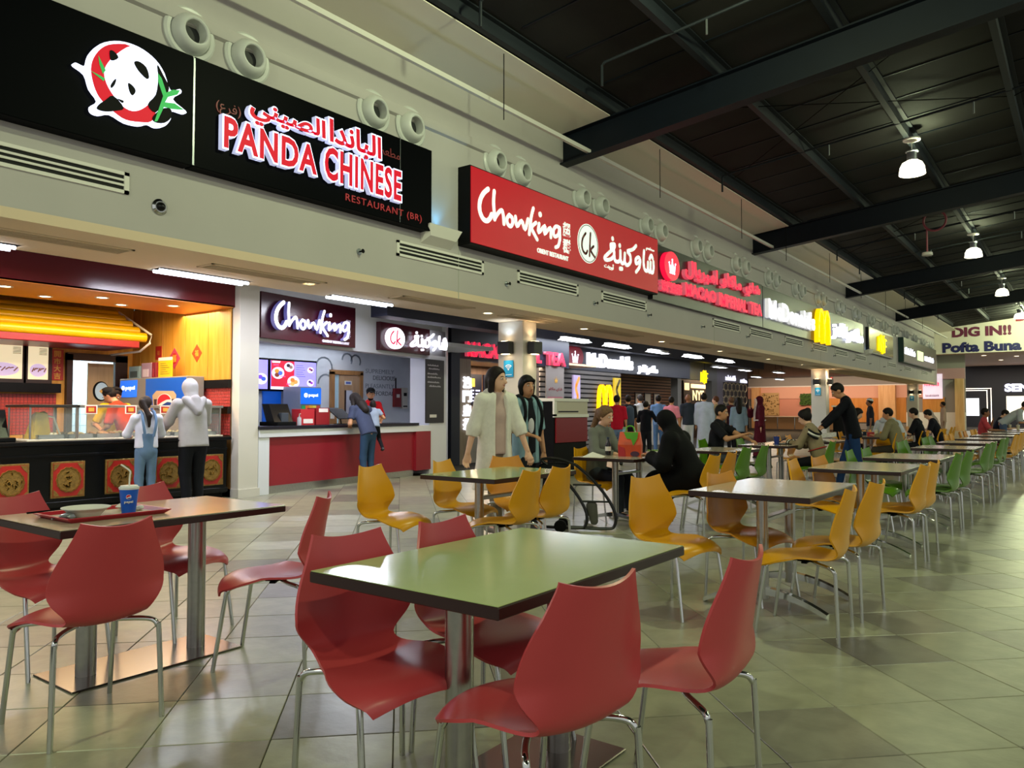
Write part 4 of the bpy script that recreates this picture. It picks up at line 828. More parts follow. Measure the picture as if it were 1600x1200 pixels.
MB().prism([(-11.58, 1.28), (-10.98, 1.28), (-10.93, 1.50), (-11.02, 1.56), (-11.5, 1.57), (-11.62, 1.5)], .008, .011, F).build('cup_picture', mat('cup_ice', '#c3a888', .5), t, smooth=False)
MB().prism([(-11.55, 1.28), (-11.0, 1.28), (-10.97, 1.44), (-11.57, 1.44)], .011, .013, F).build('cola_picture', mat('cola_brown', '#3a1a10', .4), t, smooth=False)
pepsi_globe(t, -11.26, 1.39, .20, F, .013, .62)
MB().prism([(-12.66, 1.48), (-12.12, 1.48), (-12.1, 1.75), (-12.62, 1.75)], 0, .012, F).build('lit_header', mat('header_blue', '#0f62d6', .3, em='#1668e6', es=.8), t, smooth=False)
text('pepsi', -12.45, -12.16, 1.58, 1.66, .012, .016, F, 'lettering', emis('print_glow', '#ffffff', 1.2), t, .01); MB().prism(disc_poly(-12.53, 1.63, .05, .035), .012, .016, F).build('small_globe', MATS['print_glow'], t, smooth=False)
B(-12.6, -10.7, 6.15, 6.5, .89, .94).build('drip_shelf', M_BRUSH, t)
for i, (x0, x1, z1, c, l) in enumerate(((-12.5, -12.15, 1.98, '#7f9aa0', 'grey appliance box'), (-12.1, -11.8, 2.02, '#9a7d92', 'mauve carton'), (-11.78, -11.66, 2.02, '#7c1620', 'dark red carton'))):
    t = thing('storage_box', f'{l} on top of the drinks dispenser', 'box', (0, 0, 0)); B(x0, x1, 6.28, 6.48, 1.782, z1, c=.006).build('carton', mat('box_%d' % i, c, .5), t, smooth=False); B(x0 + .05, x1 - .08, 6.275, 6.28, 1.80, 1.80 + (z1 - 1.8) * .55).build('front_label', mat('box_label_%d' % i, ('#39474a', '#c9b7c4', '#b04048')[i], .5), t)
t = thing('notice_board', 'yellow printed notice standing on the drinks dispenser', 'notice', (0, 0, 0)); B(-11.62, -11.22, 6.30, 6.31, 1.782, 2.08).build('sheet', mat('yellow_notice', '#e0b917', .5), t)
B(-11.62, -11.22, 6.298, 6.3, 2.04, 2.09).build('top_strip', M_WHITE, t)
for k in range(6): B(-11.56, -11.3 - .05 * (k % 3), 6.298, 6.3, 1.83 + .032 * k, 1.836 + .032 * k).build('text_line', M_BROWN, t)
# ------------------------------------------------------------------ pier between the shops
struct('pier', B(-10.4, -9.87, 6.57, 6.9, 0, 3.75, c=.004).box(-10.42, -9.85, 6.56, 6.92, 0, .12), M_COL, 'pale pier between the panda shop and the red-fronted shop', 'pier')
# ------------------------------------------------------------------ CHOWKING shop (front line slightly angled)
T0 = (-9.88, 6.93); TD = Vector((-.152, .988)).normalized(); CW = WF((T0[0], T0[1], 0), TD)
def cbox(x0, x1, y0, y1, z0, z1, c=0.): return MB().box(x0, x1, y0, y1, z0, z1, CW, c)
M_CWHITE = mat('shop_white', '#d8d9e0', .45); M_CRED = mat('counter_red', '#8e1c28', .35)
struct('wall_chowking_back', B(-13.4, -13.2, 6.6, 13.9, 0, 3.6), mat('mural_grey', '#ced4d8', .5, var=.12, vs=1.4), 'pale grey mural rear wall of the red-fronted shop', 'wall')
struct('wall_chowking_left', B(-13.2, -10.4, 6.63, 6.75, 0, 3.6), M_CWHITE, 'white side wall of the red-fronted shop', 'wall')
cr = struct('wall_chowking_right', MB().prism([(-10.75, 12.05), (-11.8, 13.3), (-13.3, 13.98), (-13.3, 13.86), (-11.7, 13.05), (-10.85, 11.85)], 0, 3.6), M_CWHITE, 'white return wall beside the dark menu banner', 'wall')
struct('ceiling_chowking', B(-13.2, -10.7, 6.75, 13.6, 2.62, 2.7), mat('shop_ceiling', '#cfd3da', .6), 'white ceiling with downlights in the red-fronted shop', 'ceiling')
struct('trim_3', cbox(0, 5.1, 2.32, 3.7, -.32, -.12), M_CWHITE, 'white bulkhead above the red counter', 'bulkhead')
struct('beam_dark', B(-9.9, -9.5, 9.15, 13.5, 2.88, 3.35), M_NAVY, 'dark navy box beam in front of the Arabic shop sign', 'beam')
ct = thing('order_counter', 'white framed order counter with deep red front panel', 'counter')
cbox(-.02, 4.5, .86, .98, -.62, .02, .006).build('top_rail', M_CWHITE, ct, smooth=False); cbox(-.02, .2, 0, .86, -.6, .0, .004).build('left_leg', M_CWHITE, ct, smooth=False)
cbox(.2, 4.0, .12, .86, -.6, -.04).build('red_front', M_CRED, ct, smooth=False); cbox(.2, 4.0, 0, .12, -.6, -.06).build('kick_plate', M_BRUSH, ct, smooth=False); cbox(4.0, 4.5, .10, .88, -.6, .015, .004).build('red_end_block', M_CRED, ct, smooth=False)
cbox(-.04, 4.05, .98, 1.03, -.66, .05, .006).build('black_worktop', mat('dark_worktop', '#16131f', .25), ct, smooth=False)
struct('pier_chowking', cbox(4.5, 5.12, 0, 2.9, -.5, -.02, .004), M_CWHITE, 'white pier at the right end of the red counter', 'pier')
E_SIGN = emis('letter_white_glow', '#f3f4ff', 1.9); M_SIDEW = mat('acrylic_side', '#8d86a8', .4, em='#6a6cff', es=.15)
CF = WF((T0[0], T0[1], 0), TD)
def fit(strokes, x0, x1, y0, y1):
    xs = [p[0] for s in strokes for p in s]; ys = [p[1] for s in strokes for p in s]; a, b, c, d = min(xs), max(xs), min(ys), max(ys)
    return [[(x0 + (p[0] - a) / (b - a) * (x1 - x0), y0 + (p[1] - c) / (d - c) * (y1 - y0)) for p in s] for s in strokes]
M_SHOPMAR = mat('sign_maroon', '#3e0716', .25)
sg = thing('shop_sign', 'maroon shop sign with glowing white Chowking brush letters above the counter', 'sign')
cbox(.02, 2.2, 2.36, 3.06, -.12, -.02, .004).build('board', M_SHOPMAR, sg, smooth=False)
FC = fit(CHOW, .22, 1.9, 2.47, 2.93); wf = lambda i, s: .06 if i in (0, 8) else .042
letters(FC, CHL, wf, .0, .075, CF, 'letter_side', M_SIDEW, sg); letters(FC, CHL, wf, .075, .085, CF, 'brush_letter', E_SIGN, sg)
text('超', 1.93, 2.05, 2.68, 2.83, -.02, .0, CF, 'first_character', mat('dim_letter', '#a9a2b8', .5, em='#a9a2b8', es=.2), sg, .02); text('群', 1.93, 2.05, 2.50, 2.65, -.02, .0, CF, 'second_character', MATS['dim_letter'], sg, .02)
text('ORIENT RESTAURANT', 1.35, 2.02, 2.395, 2.44, -.02, .0, CF, 'caption', mat('caption_white', '#d8d2e0', .5, em='#d8d2e0', es=.4), sg, .03)
sg = thing('shop_sign', 'maroon shop sign with glowing Arabic letters beside the dark banner', 'sign')
cbox(2.9, 5.08, 2.38, 2.9, -.12, -.02, .004).build('board', M_SHOPMAR, sg, smooth=False)
letters(fit(SHAW, 3.75, 5.0, 2.46, 2.80), SHL, lambda i, s: .042, .04, .07, CF, 'arabic_letter', E_SIGN, sg)
MB().prism(disc_poly(3.28, 2.62, .27, .2), .0, .06, CF).build('roundel', emis('roundel_glow', '#f0f0ff', 2.2), sg, smooth=False)
mb = MB()
for s in fit(CKC, 3.1, 3.42, 2.5, 2.76): stroke(mb, s, .03, .06, .066, CF)
mb.build('roundel_monogram', emis('pink_mono', '#c81e4a', .8), sg, smooth=False)
k = 0
for x, y in ((-11.3, 8.6), (-11.3, 9.8), (-11.3, 11.0), (-12.2, 8.2), (-12.2, 9.4), (-12.2, 10.6), (-12.2, 11.7), (-12.9, 9.0)):
    t = thing('downlight', f'white downlight, {ORD[k]} of eight in the red-fronted shop ceiling', 'downlight', (x, y, 2.62), group='red-fronted shop downlights'); k += 1
    MB().lathe([(.07, -.003), (.095, -.008), (.1, 0)], 18, cap=False).build('trim_ring', M_WHITE, t); MB().cyl((0, 0, -.003), .075, .003, 18).build('lamp_disc', M_LEDW, t)
# menu screens
FS = FX(-13.1)
def dish(parent, cx, cy, r, cols):
    MB().prism(disc_poly(cx, cy, r, r * .8, 24), .004, .006, FS).build('plate_picture', emis('scr_plate', '#d8cfe8', .9), parent, smooth=False)
    for i, c in enumerate(cols): MB().prism(disc_poly(cx + r * .35 * math.cos(i * 2.1), cy + r * .3 * math.sin(i * 2.1), r * .38, r * .3, 12), .006, .008, FS).build('food_picture', emis('scr_' + c[1:], c, .6), parent, smooth=False)
E_VIO = emis('scr_violet', '#8f86f2', 1.0); E_SRED = emis('scr_red', '#c01832', .8); E_SCW = emis('scr_white', '#f0e8ff', 1.1)
for i, (y0, y1, half) in enumerate(((8.5, 9.36, 0), (9.44, 10.56, 1))):
    t = thing('menu_screen', ('partly hidden menu screen at the left of the shop', 'large menu screen showing dishes on red and violet')[i], 'screen')
    B(-13.19, -13.12, y0 - .03, y1 + .03, 1.66, 2.32, c=.005).build('bezel', M_BLACK, t, smooth=False)
    B(-13.12, -13.1, y0, y1, 1.70, 2.28).build('display', E_VIO, t)
    if half:
        ym = y0 + .56; MB().prism([(y0, 1.75), (ym, 1.75), (ym, 2.28), (y0, 2.28)], 0, .003, FS).build('red_half', E_SRED, t, smooth=False)
        MB().prism([(y0, 1.70), (ym, 1.70), (ym, 1.755), (y0, 1.755)], 0, .003, FS).build('footer_bar', E_SCW, t, smooth=False); MB().prism([(y0 + .02, 2.235), (y0 + .2, 2.235), (y0 + .22, 2.27), (y0 + .02, 2.27)], .003, .005, FS).build('header_bar', E_SCW, t, smooth=False)
        dish(t, y0 + .16, 2.03, .15, ('#4a6ad8', '#d0902a', '#7a3420')); dish(t, y0 + .43, 2.16, .12, ('#8a6a5a', '#30202a')); dish(t, ym - .02, 1.86, .15, ('#d89a4a', '#c87a2a', '#e0b060')); dish(t, y1 - .15, 2.12, .08, ('#5a2050', '#a04060')); dish(t, y1 - .15, 1.85, .09, ('#a040c0', '#3a2a60'))
        for k in range(6): B(-13.1, -13.097, ym + .05, ym + .22 + .03 * (k % 3), 2.2 - .045 * k, 2.208 - .045 * k).build('text_line', emis('scr_text', '#4038a0', .5), t)
        for k in range(3): B(-13.098, -13.094, y0 + .05 + .16 * k, y0 + .18 + .16 * k, (2.18, 1.95, 1.8)[k], (2.205, 1.975, 1.825)[k]).build('price_flash', emis('scr_pink', '#ff4a7a', 1.0), t)
    else: dish(t, y1 - .15, 1.9, .14, ('#3a60e8', '#7a4ad8'))
# rear door of that shop
d2 = struct('door_2', B(-13.2, -13.12, 11.0, 11.09, 0, 2.12).box(-13.2, -13.12, 11.82, 11.91, 0, 2.12).box(-13.2, -13.12, 11.0, 11.91, 2.06, 2.16), wood('oak_frame', '#94683a', '#a87a48', 5, .5), 'light oak door with a narrow glazed slot in the rear wall', 'door', smooth=False)
B(-13.2, -13.17, 11.09, 11.26, .02, 2.06).build('gap_view', mat('pale_cyan', '#b9dcea', .4), d2, smooth=False)
dl = B(-13.18, -13.14, 11.24, 11.82, .02, 2.05).build('door_leaf', wood('oak_leaf', '#a98560', '#b99874', 4, .5), d2)
B(-13.14, -13.13, 11.38, 11.42, 1.2, 1.72).build('slot_dark', M_BROWN, dl); B(-13.14, -13.131, 11.42, 11.60, 1.2, 1.72).build('slot_glass', mat('slot_glass', '#b8bcc8', .2), dl); B(-13.14, -13.133, 11.38, 11.58, 1.84, 1.93).build('door_notice', M_WHITE, dl); B(-13.133, -13.131, 11.41, 11.55, 1.86, 1.91).build('notice_print', mat('notice_blue', '#5a6fb8', .5), dl)
# wall lettering
FT = FX(-13.2); wbk = bpy.data.objects['wall_chowking_back']; M_LET = mat('mural_letters', '#7d8790', .6); M_LETD = mat('mural_letters_dark', '#4d565e', .6)
for s, x0, x1, y0, m in (('SUPREMELY', 12.05, 12.95, 2.13, M_LET), ('DELICIOUS', 12.28, 12.98, 1.98, M_LETD), ('PLEASANTLY', 12.05, 12.95, 1.79, M_LET), ('AFFORDABLE', 12.2, 13.1, 1.62, M_LETD)):
    text(s, x0, x1, y0, y0 + .10, 0, .004, FT, 'mural_word', m, wbk, .0)
mb = MB()
for cx, cy, r in ((10.85, 2.2, .22), (11.5, 2.4, .14), (11.75, 2.38, .14), (10.9, 1.85, .2)): stroke(mb, [(cx + r * math.cos(R(a)), cy + r * math.sin(R(a))) for a in range(-30, 200, 23)], .04, 0, .003, FT, 1, False)
mb.build('mural_swirls', mat('mural_swirl', '#8f9aa2', .6), wbk, smooth=False)
t = thing('fire_hose_box', 'small dark red fire box on the rear wall of the shop', 'fire box'); B(-13.2, -13.12, 12.9, 13.12, 1.36, 1.80, c=.006).build('case', mat('fire_red', '#7e1820', .4), t, smooth=False); B(-13.12, -13.115, 12.96, 13.06, 1.58, 1.66).build('plate', M_WHITE, t); B(-13.19, -13.17, 12.98, 13.0, 1.8, 2.05).build('conduit', M_BLACKM, t)
t = thing('alarm_panel', 'beige alarm control panel on the rear wall of the shop', 'control panel'); B(-13.2, -13.12, 13.15, 13.34, 1.32, 1.82, c=.006).build('case', mat('panel_beige', '#c4c2b4', .5), t, smooth=False); B(-13.12, -13.115, 13.2, 13.3, 1.62, 1.70).build('display', M_BLACK, t); B(-13.12, -13.116, 13.18, 13.32, 1.36, 1.39).build('vent_slot', M_BLACKM, t)
t = thing('dome_camera', 'dark dome camera on the ceiling of the red-fronted shop', 'camera', (-12.3, 12.05, 2.62)); MB().lathe([(.09, -.03), (.09, 0), (.08, 0)], 18).build('base', M_BLACKM, t); MB().ball((0, 0, -.03), (.07, .07, .06), 14, 8).build('dome', M_BLACK, t)
# banner
t = thing('menu_banner', 'dark brown banner with white script lines beside the red counter', 'banner')
cbox(4.34, 5.0, 1.02, 2.30, -.02, .0).build('board', mat('banner_brown', '#231c22', .4), t, smooth=False)
mb = MB(); rg = random.Random(9)
for i, (y, a, b) in enumerate(((2.17, 4.40, 4.78), (2.10, 4.44, 4.82), (2.0, 4.40, 4.74), (1.93, 4.40, 4.86), (1.83, 4.40, 4.82), (1.75, 4.46, 4.86))):
    x = a
    while x < b: h = rg.uniform(.012, .034); stroke(mb, [(x, y), (x + .012, y + h), (x + .024, y)], .007, .0, .003, CF, 1, False); x += .030
mb.build('script_lines', mat('script_white', '#cfc9cf', .5), t, smooth=False); cbox(4.48, 4.72, 1.13, 1.19, .0, .004).build('small_plate', M_WHITE, t)
# counter-top goods
PZ = 1.03
def cw(x, z): p = CW @ Vector((x, 0, z)); return (p.x, p.y)
AZ = math.atan2(TD.y, TD.x) - math.pi / 2
x, y = cw(.62, -.25); t = thing('cash_register', 'black cash register with its screen turned away on the red counter', 'cash register', (x, y, PZ), AZ)
B(-.2, .2, -.2, .2, 0, .06, c=.008).build('base', M_BLACKM, t); mb = MB(); mb.add([(-.05, -.2, .06), (.12, -.2, .06), (.12, .2, .06), (-.05, .2, .06), (-.15, -.2, .34), (.0, -.2, .34), (.0, .2, .34), (-.15, .2, .34)], [(3, 2, 1, 0), (4, 5, 6, 7), (0, 1, 5, 4), (1, 2, 6, 5), (2, 3, 7, 6), (3, 0, 4, 7)]); mb.build('screen_back', M_BLACK, t, smooth=False); B(.06, .125, -.05, .1, .0, .2, c=.005).build('customer_display', mat('grey_plastic', '#3a3f4a', .4), t, smooth=False)
x, y = cw(.95, -.12); t = thing('sanitizer_bottle', 'clear pump bottle on the red counter', 'bottle', (x, y, PZ)); MB().lathe([(.035, 0), (.036, .1), (.03, .125), (.012, .135), (.012, .15)], 14).build('bottle', mat('clear_plastic', '#cfd8e2', .1, alpha=.6), t); MB().tube([(0, 0, .15), (0, 0, .18), (.03, 0, .185)], .007, 6).build('pump', M_WHITE, t)
for i, (xa, c, l, nm) in enumerate(((1.12, '#b51f2c', 'red and white promotional paper box beside the pump bottle', 'promo_box'), (1.48, '#8e1420', 'plain dark red carton standing on the counter', 'red_carton'))):
    x, y = cw(xa, -.2); t = thing(nm, l, 'box', (x, y, PZ), AZ); B(-.1, .1, -.16, .16, 0, .26 + .02 * i, c=.004).build('carton', mat('carton_%d' % i, c, .45), t, smooth=False)
    B(.1, .103, -.1, .12, .03 + .18 * i, .10 + .17 * i).build('print_patch', mat('carton_print', '#e8dcd8', .5), t)
x, y = cw(2.05, -.2); t = thing('order_tablet', 'black tablet on a tilted stand on the red counter', 'tablet', (x, y, PZ), AZ); B(-.08, .08, -.1, .1, 0, .012).build('foot', M_BLACKM, t); MB().tube([(0, 0, .01), (-.02, 0, .12)], .012, 8).build('stem', M_BLACKM, t); mb = MB(); mb.box(-.15, .15, -.19, .19, -.008, .008, Matrix.Translation((-.02, 0, .18)) @ Euler((0, R(35), 0)).to_matrix().to_4x4(), c=.004); mb.build('slate', M_BLACK, t, smooth=False)
# drinks machine and picture
t = thing('drink_dispenser', 'soft-drink dispenser with lit blue header in the red-fronted shop', 'drink dispenser', (-12.75, 9.95, 0)); B(-.3, .25, -.26, .26, .0, 1.75, c=.01).build('cabinet', mat('dispenser_silver', '#8e969e', .4, .3), t, smooth=False)
B(.25, .262, -.25, .25, 1.40, 1.72).build('lit_header', MATS['header_blue'], t); text('pepsi', -.06, .17, 1.53, 1.61, 0, .004, WF((.262, 0, 0), (0, 1)), 'lettering', MATS['print_glow'], t, .01); MB().prism(disc_poly(-.13, 1.575, .045), 0, .004, WF((.262, 0, 0), (0, 1))).build('small_globe', MATS['print_glow'], t, smooth=False)
for k, c in enumerate(('#2f9a5a', '#d86a2a', '#e0b030', '#d8c84a', '#c0483a')): B(.25, .262, -.22 + .09 * k, -.14 + .09 * k, 1.26, 1.37).build('flavour_tile', mat('flav_%d' % k, c, .4, em=c, es=.3), t)
for k in range(6): B(.25, .33, -.22 + .075 * k, -.18 + .075 * k, 1.14, 1.22).build('nozzle', M_BLACKM, t)
t = thing('drink_poster', 'tall blue poster with a cola cup behind the register', 'poster'); B(-13.19, -13.15, 9.3, 9.72, .9, 1.66).build('board', M_PBLUE, t); MB().prism([(9.42, .95), (9.62, .95), (9.66, 1.28), (9.38, 1.28)], 0, .004, FX(-13.15)).build('cup_picture', MATS['cup_ice'], t, smooth=False); pepsi_globe(t, 9.52, 1.1, .08, FX(-13.15), .004, 1.3)
t = thing('side_cabinet', 'narrow light wood cabinet with grey top behind the tablet', 'cabinet', (-12.9, 10.6, 0)); B(-.25, .2, -.18, .2, 0, 1.28, c=.005).build('body', MATS['oak_frame'], t, smooth=False); B(-.27, .22, -.2, .22, 1.28, 1.33, c=.004).build('top', M_GREYM, t, smooth=False); B(.2, .21, .02, .12, 1.1, 1.22).build('notice', M_WHITE, t)
# ------------------------------------------------------------------ tea shop beyond the column
M_GWOOD = wood('grey_oak', '#7c6a58', '#8f7d69', 5, .55)
struct('post_navy', B(-12.05, -11.75, 13.36, 13.66, 0, 3.75), M_NAVY, 'dark navy post at the left of the tea shop', 'post')
tp = struct('post_oak', B(-12.05, -11.8, 13.68, 14.12, 0, 2.5), M_GWOOD, 'grey oak pilaster carrying vertical glowing Chinese characters', 'pilaster')
for i, c in enumerate('澳門皇茶'): text(c, 13.80, 14.10, 1.80 - .33 * i, 2.08 - .33 * i, 0.01, .06, FX(-11.8), 'glowing_character', emis('cool_letter', '#eef4ff', 1.4), tp, .03)
hd = struct('header_tea', B(-12.05, -11.85, 13.66, 18.55, 2.48, 3.75), mat('header_navy', '#171a30', .4), 'navy header board of the tea shop', 'fascia')
sg = thing('shop_sign', 'glowing red MACAO IMPERIAL TEA letters over the inner tea counter', 'sign'); F = FX(-11.85)
text('MACAO', 13.95, 15.45, 2.56, 2.92, 0.0, .09, F, 'macao_word', E_HOT, sg, .03, side=M_RSIDE); text('IMPERIAL', 15.6, 17.05, 2.55, 2.9, 0.0, .09, F, 'imperial_word', E_HOT, sg, .03, side=M_RSIDE); text('TEA', 17.25, 18.25, 2.52, 2.88, 0.0, .09, F, 'tea_word', E_HOT, sg, .03, side=M_RSIDE)
sg = thing('crown_sign', 'round dark red sign with white crown between the two shops', 'sign'); F = FX(-12.95)
MB().prism(disc_poly(20.5, 2.98, .5, .36), .0, .08, F).build('disc', mat('disc_maroon', '#6e0d22', .4, em='#6e0d22', es=.5), sg, smooth=False); mb = MB(); crown(mb, 20.5, 2.9, .28, .08, .09, F); mb.build('crown', E_WHITE, sg, smooth=False)
struct('wall_tea_back', B(-14.6, -14.5, 13.4, 20.5, 0, 3.6), wood('tea_wood', '#5a3f2c', '#6d4f38', 4, .5), 'brown timber rear wall of the tea shop', 'wall')
struct('ceiling_tea', B(-14.5, -12.05, 13.7, 20.4, 2.6, 2.66), mat('tea_ceiling', '#d8b896', .6), 'warm cream ceiling of the tea shop', 'ceiling')
E_BOARD = mat('menu_black', '#0c0e1c', .4, em='#10142a', es=.4)
for i, (y0, y1) in enumerate(((17.15, 17.8), (17.9, 18.55), (18.65, 19.3))):
    t = thing('menu_board', f'black drinks menu board, {ORD[i]} of three inside the tea shop', 'menu board', group='tea shop menu boards'); B(-14.5, -14.45, y0, y1, 1.45, 2.35).build('panel', E_BOARD, t); F = FX(-14.45)
    B(-14.45, -14.445, y0 + .1, y0 + .32, 1.98, 2.22).build('yellow_picture', emis('menu_yel', '#e0b83a', .7), t)
    for k in range(8): B(-14.45, -14.446, y0 + .08 + .28 * (k % 2), y0 + .28 + .28 * (k % 2), 1.55 + .1 * (k // 2), 1.59 + .1 * (k // 2)).build('text_line', emis('menu_txt', '#b8c4ff', .8), t)
ct = thing('tea_counter', 'light stone tea counter with machines behind the walking woman', 'counter'); B(-12.6, -12.0, 14.15, 18.3, 0, .95, c=.006).build('body', mat('stone_grey', '#8d857d', .5, var=.1, vs=3), ct, smooth=False); B(-12.66, -11.94, 14.12, 18.3, .95, 1.0, c=.006).build('worktop', mat('dark_top2', '#2a2622', .3), ct, smooth=False)
for i, (y, h, c) in enumerate(((14.45, .22, '#b06a50'), (14.75, .34, '#3f9a8c'), (15.1, .3, '#26262a'))):
    t = thing('counter_item', ('terracotta cup stack', 'teal tea canister', 'black drink machine')[i] + ' on the tea counter', 'container', (-12.2, y, 1.0)); MB().lathe([(.06, 0), (.075, h * .7), (.07, h * .75), (.045, h)], 14).build('body', mat('cti_%d' % i, c, .4), t); MB().lathe([(.05, h), (.05, h + .03), (.02, h + .035)], 12).build('lid', M_BLACKM, t)
t = thing('roller_banner', 'grey hanging banner with gold crown and red script by the tea shop', 'banner'); B(-11.85, -11.83, 17.35, 18.25, 1.2, 2.50).build('cloth', mat('banner_grey', '#8a817c', .6), t); F = FX(-11.83); mb = MB(); crown(mb, 17.85, 2.1, .13, 0, .004, F); mb.build('crown_print', M_GOLD, t, smooth=False); text(arab('شاي ماكاو'), 17.48, 18.15, 1.80, 1.92, 0, .004, F, 'script_print', mat('print_maroon', '#8a2a34', .5), t, .01); B(-11.83, -11.827, 17.42, 18.18, 1.3, 1.66).build('picture_print', mat('print_pinkish', '#a4606c', .5), t)
# tray return unit beside the column
t = thing('tray_return_unit', 'black and red tray return cabinet with white top by the column', 'cabinet')
B(-8.55, -8.02, 12.02, 13.18, .06, 1.44, c=.006).build('black_body', M_BLACKM, t, smooth=False); mb = MB(); mb.box(-8.6, -7.98, 11.98, 13.22, 1.44, 1.50, c=.006).box(-8.02, -7.98, 11.98, 12.06, 1.16, 1.44).box(-8.02, -7.98, 11.98, 13.22, 1.14, 1.2); mb.build('white_frame', M_WHITE, t, smooth=False)
B(-8.04, -8.0, 12.08, 13.2, 1.2, 1.44).build('cream_flap', mat('flap_cream', '#bdb4a2', .5), t); B(-8.0, -7.995, 12.14, 12.85, 1.235, 1.26).build('slot', M_BLACK, t); B(-8.03, -7.99, 12.06, 13.18, .66, 1.13, c=.004).build('red_door', mat('unit_red', '#7c0c16', .35), t, smooth=False); B(-8.5, -8.06, 12.05, 13.15, 0, .06).build('plinth', M_BLACK, t)
t = thing('waste_cabinet', 'dark waste cabinet with white top beside the middle column', 'cabinet'); B(-8.55, -8.02, 33.8, 35.0, .0, 1.44, c=.006).build('black_body', M_BLACKM, t, smooth=False); B(-8.6, -7.98, 33.76, 35.04, 1.44, 1.50, c=.006).build('white_top', M_WHITE, t, smooth=False)
t = thing('wall_alarm', 'small red alarm sounder beside the middle column', 'alarm', (-8.62, 33.75, 2.6)); B(-.0, .08, -.0, .16, -.09, .09, c=.01).build('case', mat('alarm_red', '#a01828', .4), t, smooth=False); B(-.02, .0, .0, .12, -.04, .04).build('bracket', M_WHITE, t)
# ------------------------------------------------------------------ burger shop
M_SLAT = mat('grey_slat', '#6f6a68', .5, var=.1, vs=2); M_SLATD = mat('slat_gap', '#17161c', .7); M_SLATB = wood('brown_slat', '#6a3f22', '#7d4d2a', 4, .5, 1)
bk = struct('wall_burger', B(-13.2, -13.0, 18.7, 23.6, 0, 2.62), M_SLATD, 'grey horizontal slat wall behind the glowing yellow arches', 'wall')
for k in range(17): B(-13.0, -12.96, 18.7, 23.6, .06 + .15 * k, .16 + .15 * k).build('slat', M_SLAT, bk, smooth=False)
struct('header_burger', B(-13.2, -12.95, 18.7, 29.4, 2.58, 3.75), mat('header_blue_navy', '#141b30', .45), 'navy header board of the burger shop', 'fascia')
sg = thing('shop_sign', 'glowing white McDonald\'s letters in English and Arabic over the burger counter', 'sign'); F = FX(-12.95)
text("McDonald's", 21.3, 24.35, 2.70, 3.18, 0, .1, F, 'lettering', E_W2, sg, .03); text(arab('ماكدونالدز'), 24.8, 26.3, 2.6, 2.95, 0, .1, F, 'arabic_lettering', E_W2, sg, .03)
sg = thing('arch_sign', 'large glowing yellow arches on the grey slat wall', 'sign'); mb = MB(); arches(mb, 21.98, 22.85, 1.22, 2.14, .085, 0, .12, FX(-12.96)); mb.build('arches', E_YEL, sg, smooth=False)
b2 = struct('wall_burger_back', B(-15.2, -15.0, 22.9, 33, 0, 3.6), M_SLATD, 'brown timber slat rear wall of the burger shop', 'wall')
for k in range(15): B(-15.0, -14.96, 22.9, 33, .9 + .125 * k, .985 + .125 * k).build('slat', M_SLATB, b2, smooth=False)
for i, y in enumerate((28.4, 29.25, 30.1)):
    t = thing('framed_notice', f'small framed menu sheet, {ORD[i]} of three on the brown slats', 'notice', group='framed sheets on brown slats'); B(-14.96, -14.93, y, y + .6, 1.5, 2.05, c=.004).build('frame', M_BROWN, t, smooth=False); B(-14.93, -14.925, y + .06, y + .54, 1.56, 1.99).build('sheet', mat('sheet_cream', '#c9b9a0', .5), t)
ct = thing('burger_counter', 'pale burger counter behind the queue', 'counter'); B(-13.6, -13.0, 23.65, 29.3, 0, 1.0, c=.006).build('body', mat('counter_stone', '#9a928a', .5), ct, smooth=False); B(-13.66, -12.94, 23.65, 29.3, 1.0, 1.05, c=.006).build('worktop', M_WHITE, ct, smooth=False)
for i, (y, w, c, l) in enumerate(((20.45, .4, '#b9a7d0', 'pale poster panel with coloured swirls'), (23.05, .45, '#d6b62c', 'tall yellow promotional panel'))):
    t = thing('promo_poster', f'{l} beside the yellow arches', 'poster'); B(-12.96, -12.90, y, y + w, 1.2, 2.4).build('light_box', mat('promo_%d' % i, c, .4, em=c, es=.5), t)
    mb = MB(); stroke(mb, [(y + .05, 1.35), (y + w * .6, 1.7), (y + w * .35, 2.0), (y + w * .8, 2.3)], .12, 0, .004, FX(-12.90)); mb.build('swirl_print', emis('promo_sw%d' % i, ('#e0a04a', '#4a4018')[i], .5), t, smooth=False)
# ------------------------------------------------------------------ fries shop and tile-patterned shop
struct('wall_fries', B(-13.8, -13.5, 29.6, 33.6, 2.62, 3.75).box(-13.8, -13.5, 29.4, 29.75, 0, 3.75).box(-13.8, -13.5, 33.0, 33.6, 0, 2.62), mat('fries_grey', '#5f5d58', .5), 'grey front of the fries shop', 'wall')
struct('wall_fries_back', B(-15.2, -15.0, 33.05, 38, 0, 3.6), mat('fries_dark', '#2a1a10', .5), 'dark rear wall of the fries shop', 'wall')
sg = thing('shop_sign', 'small hanging yellow neon letters of the fries shop', 'sign'); mb = MB(); neon(mb, 31.0, 31.75, 2.45, 3.0, .035, 0, .05, FX(-13.2)); mb.build('neon_letters', MATS['neon_yellow'], sg, smooth=False); MB().tube([(-13.17, 31.4, 3.0), (-13.17, 31.4, 3.75)], .01, 6).build('hanger', M_BLACKM, sg)
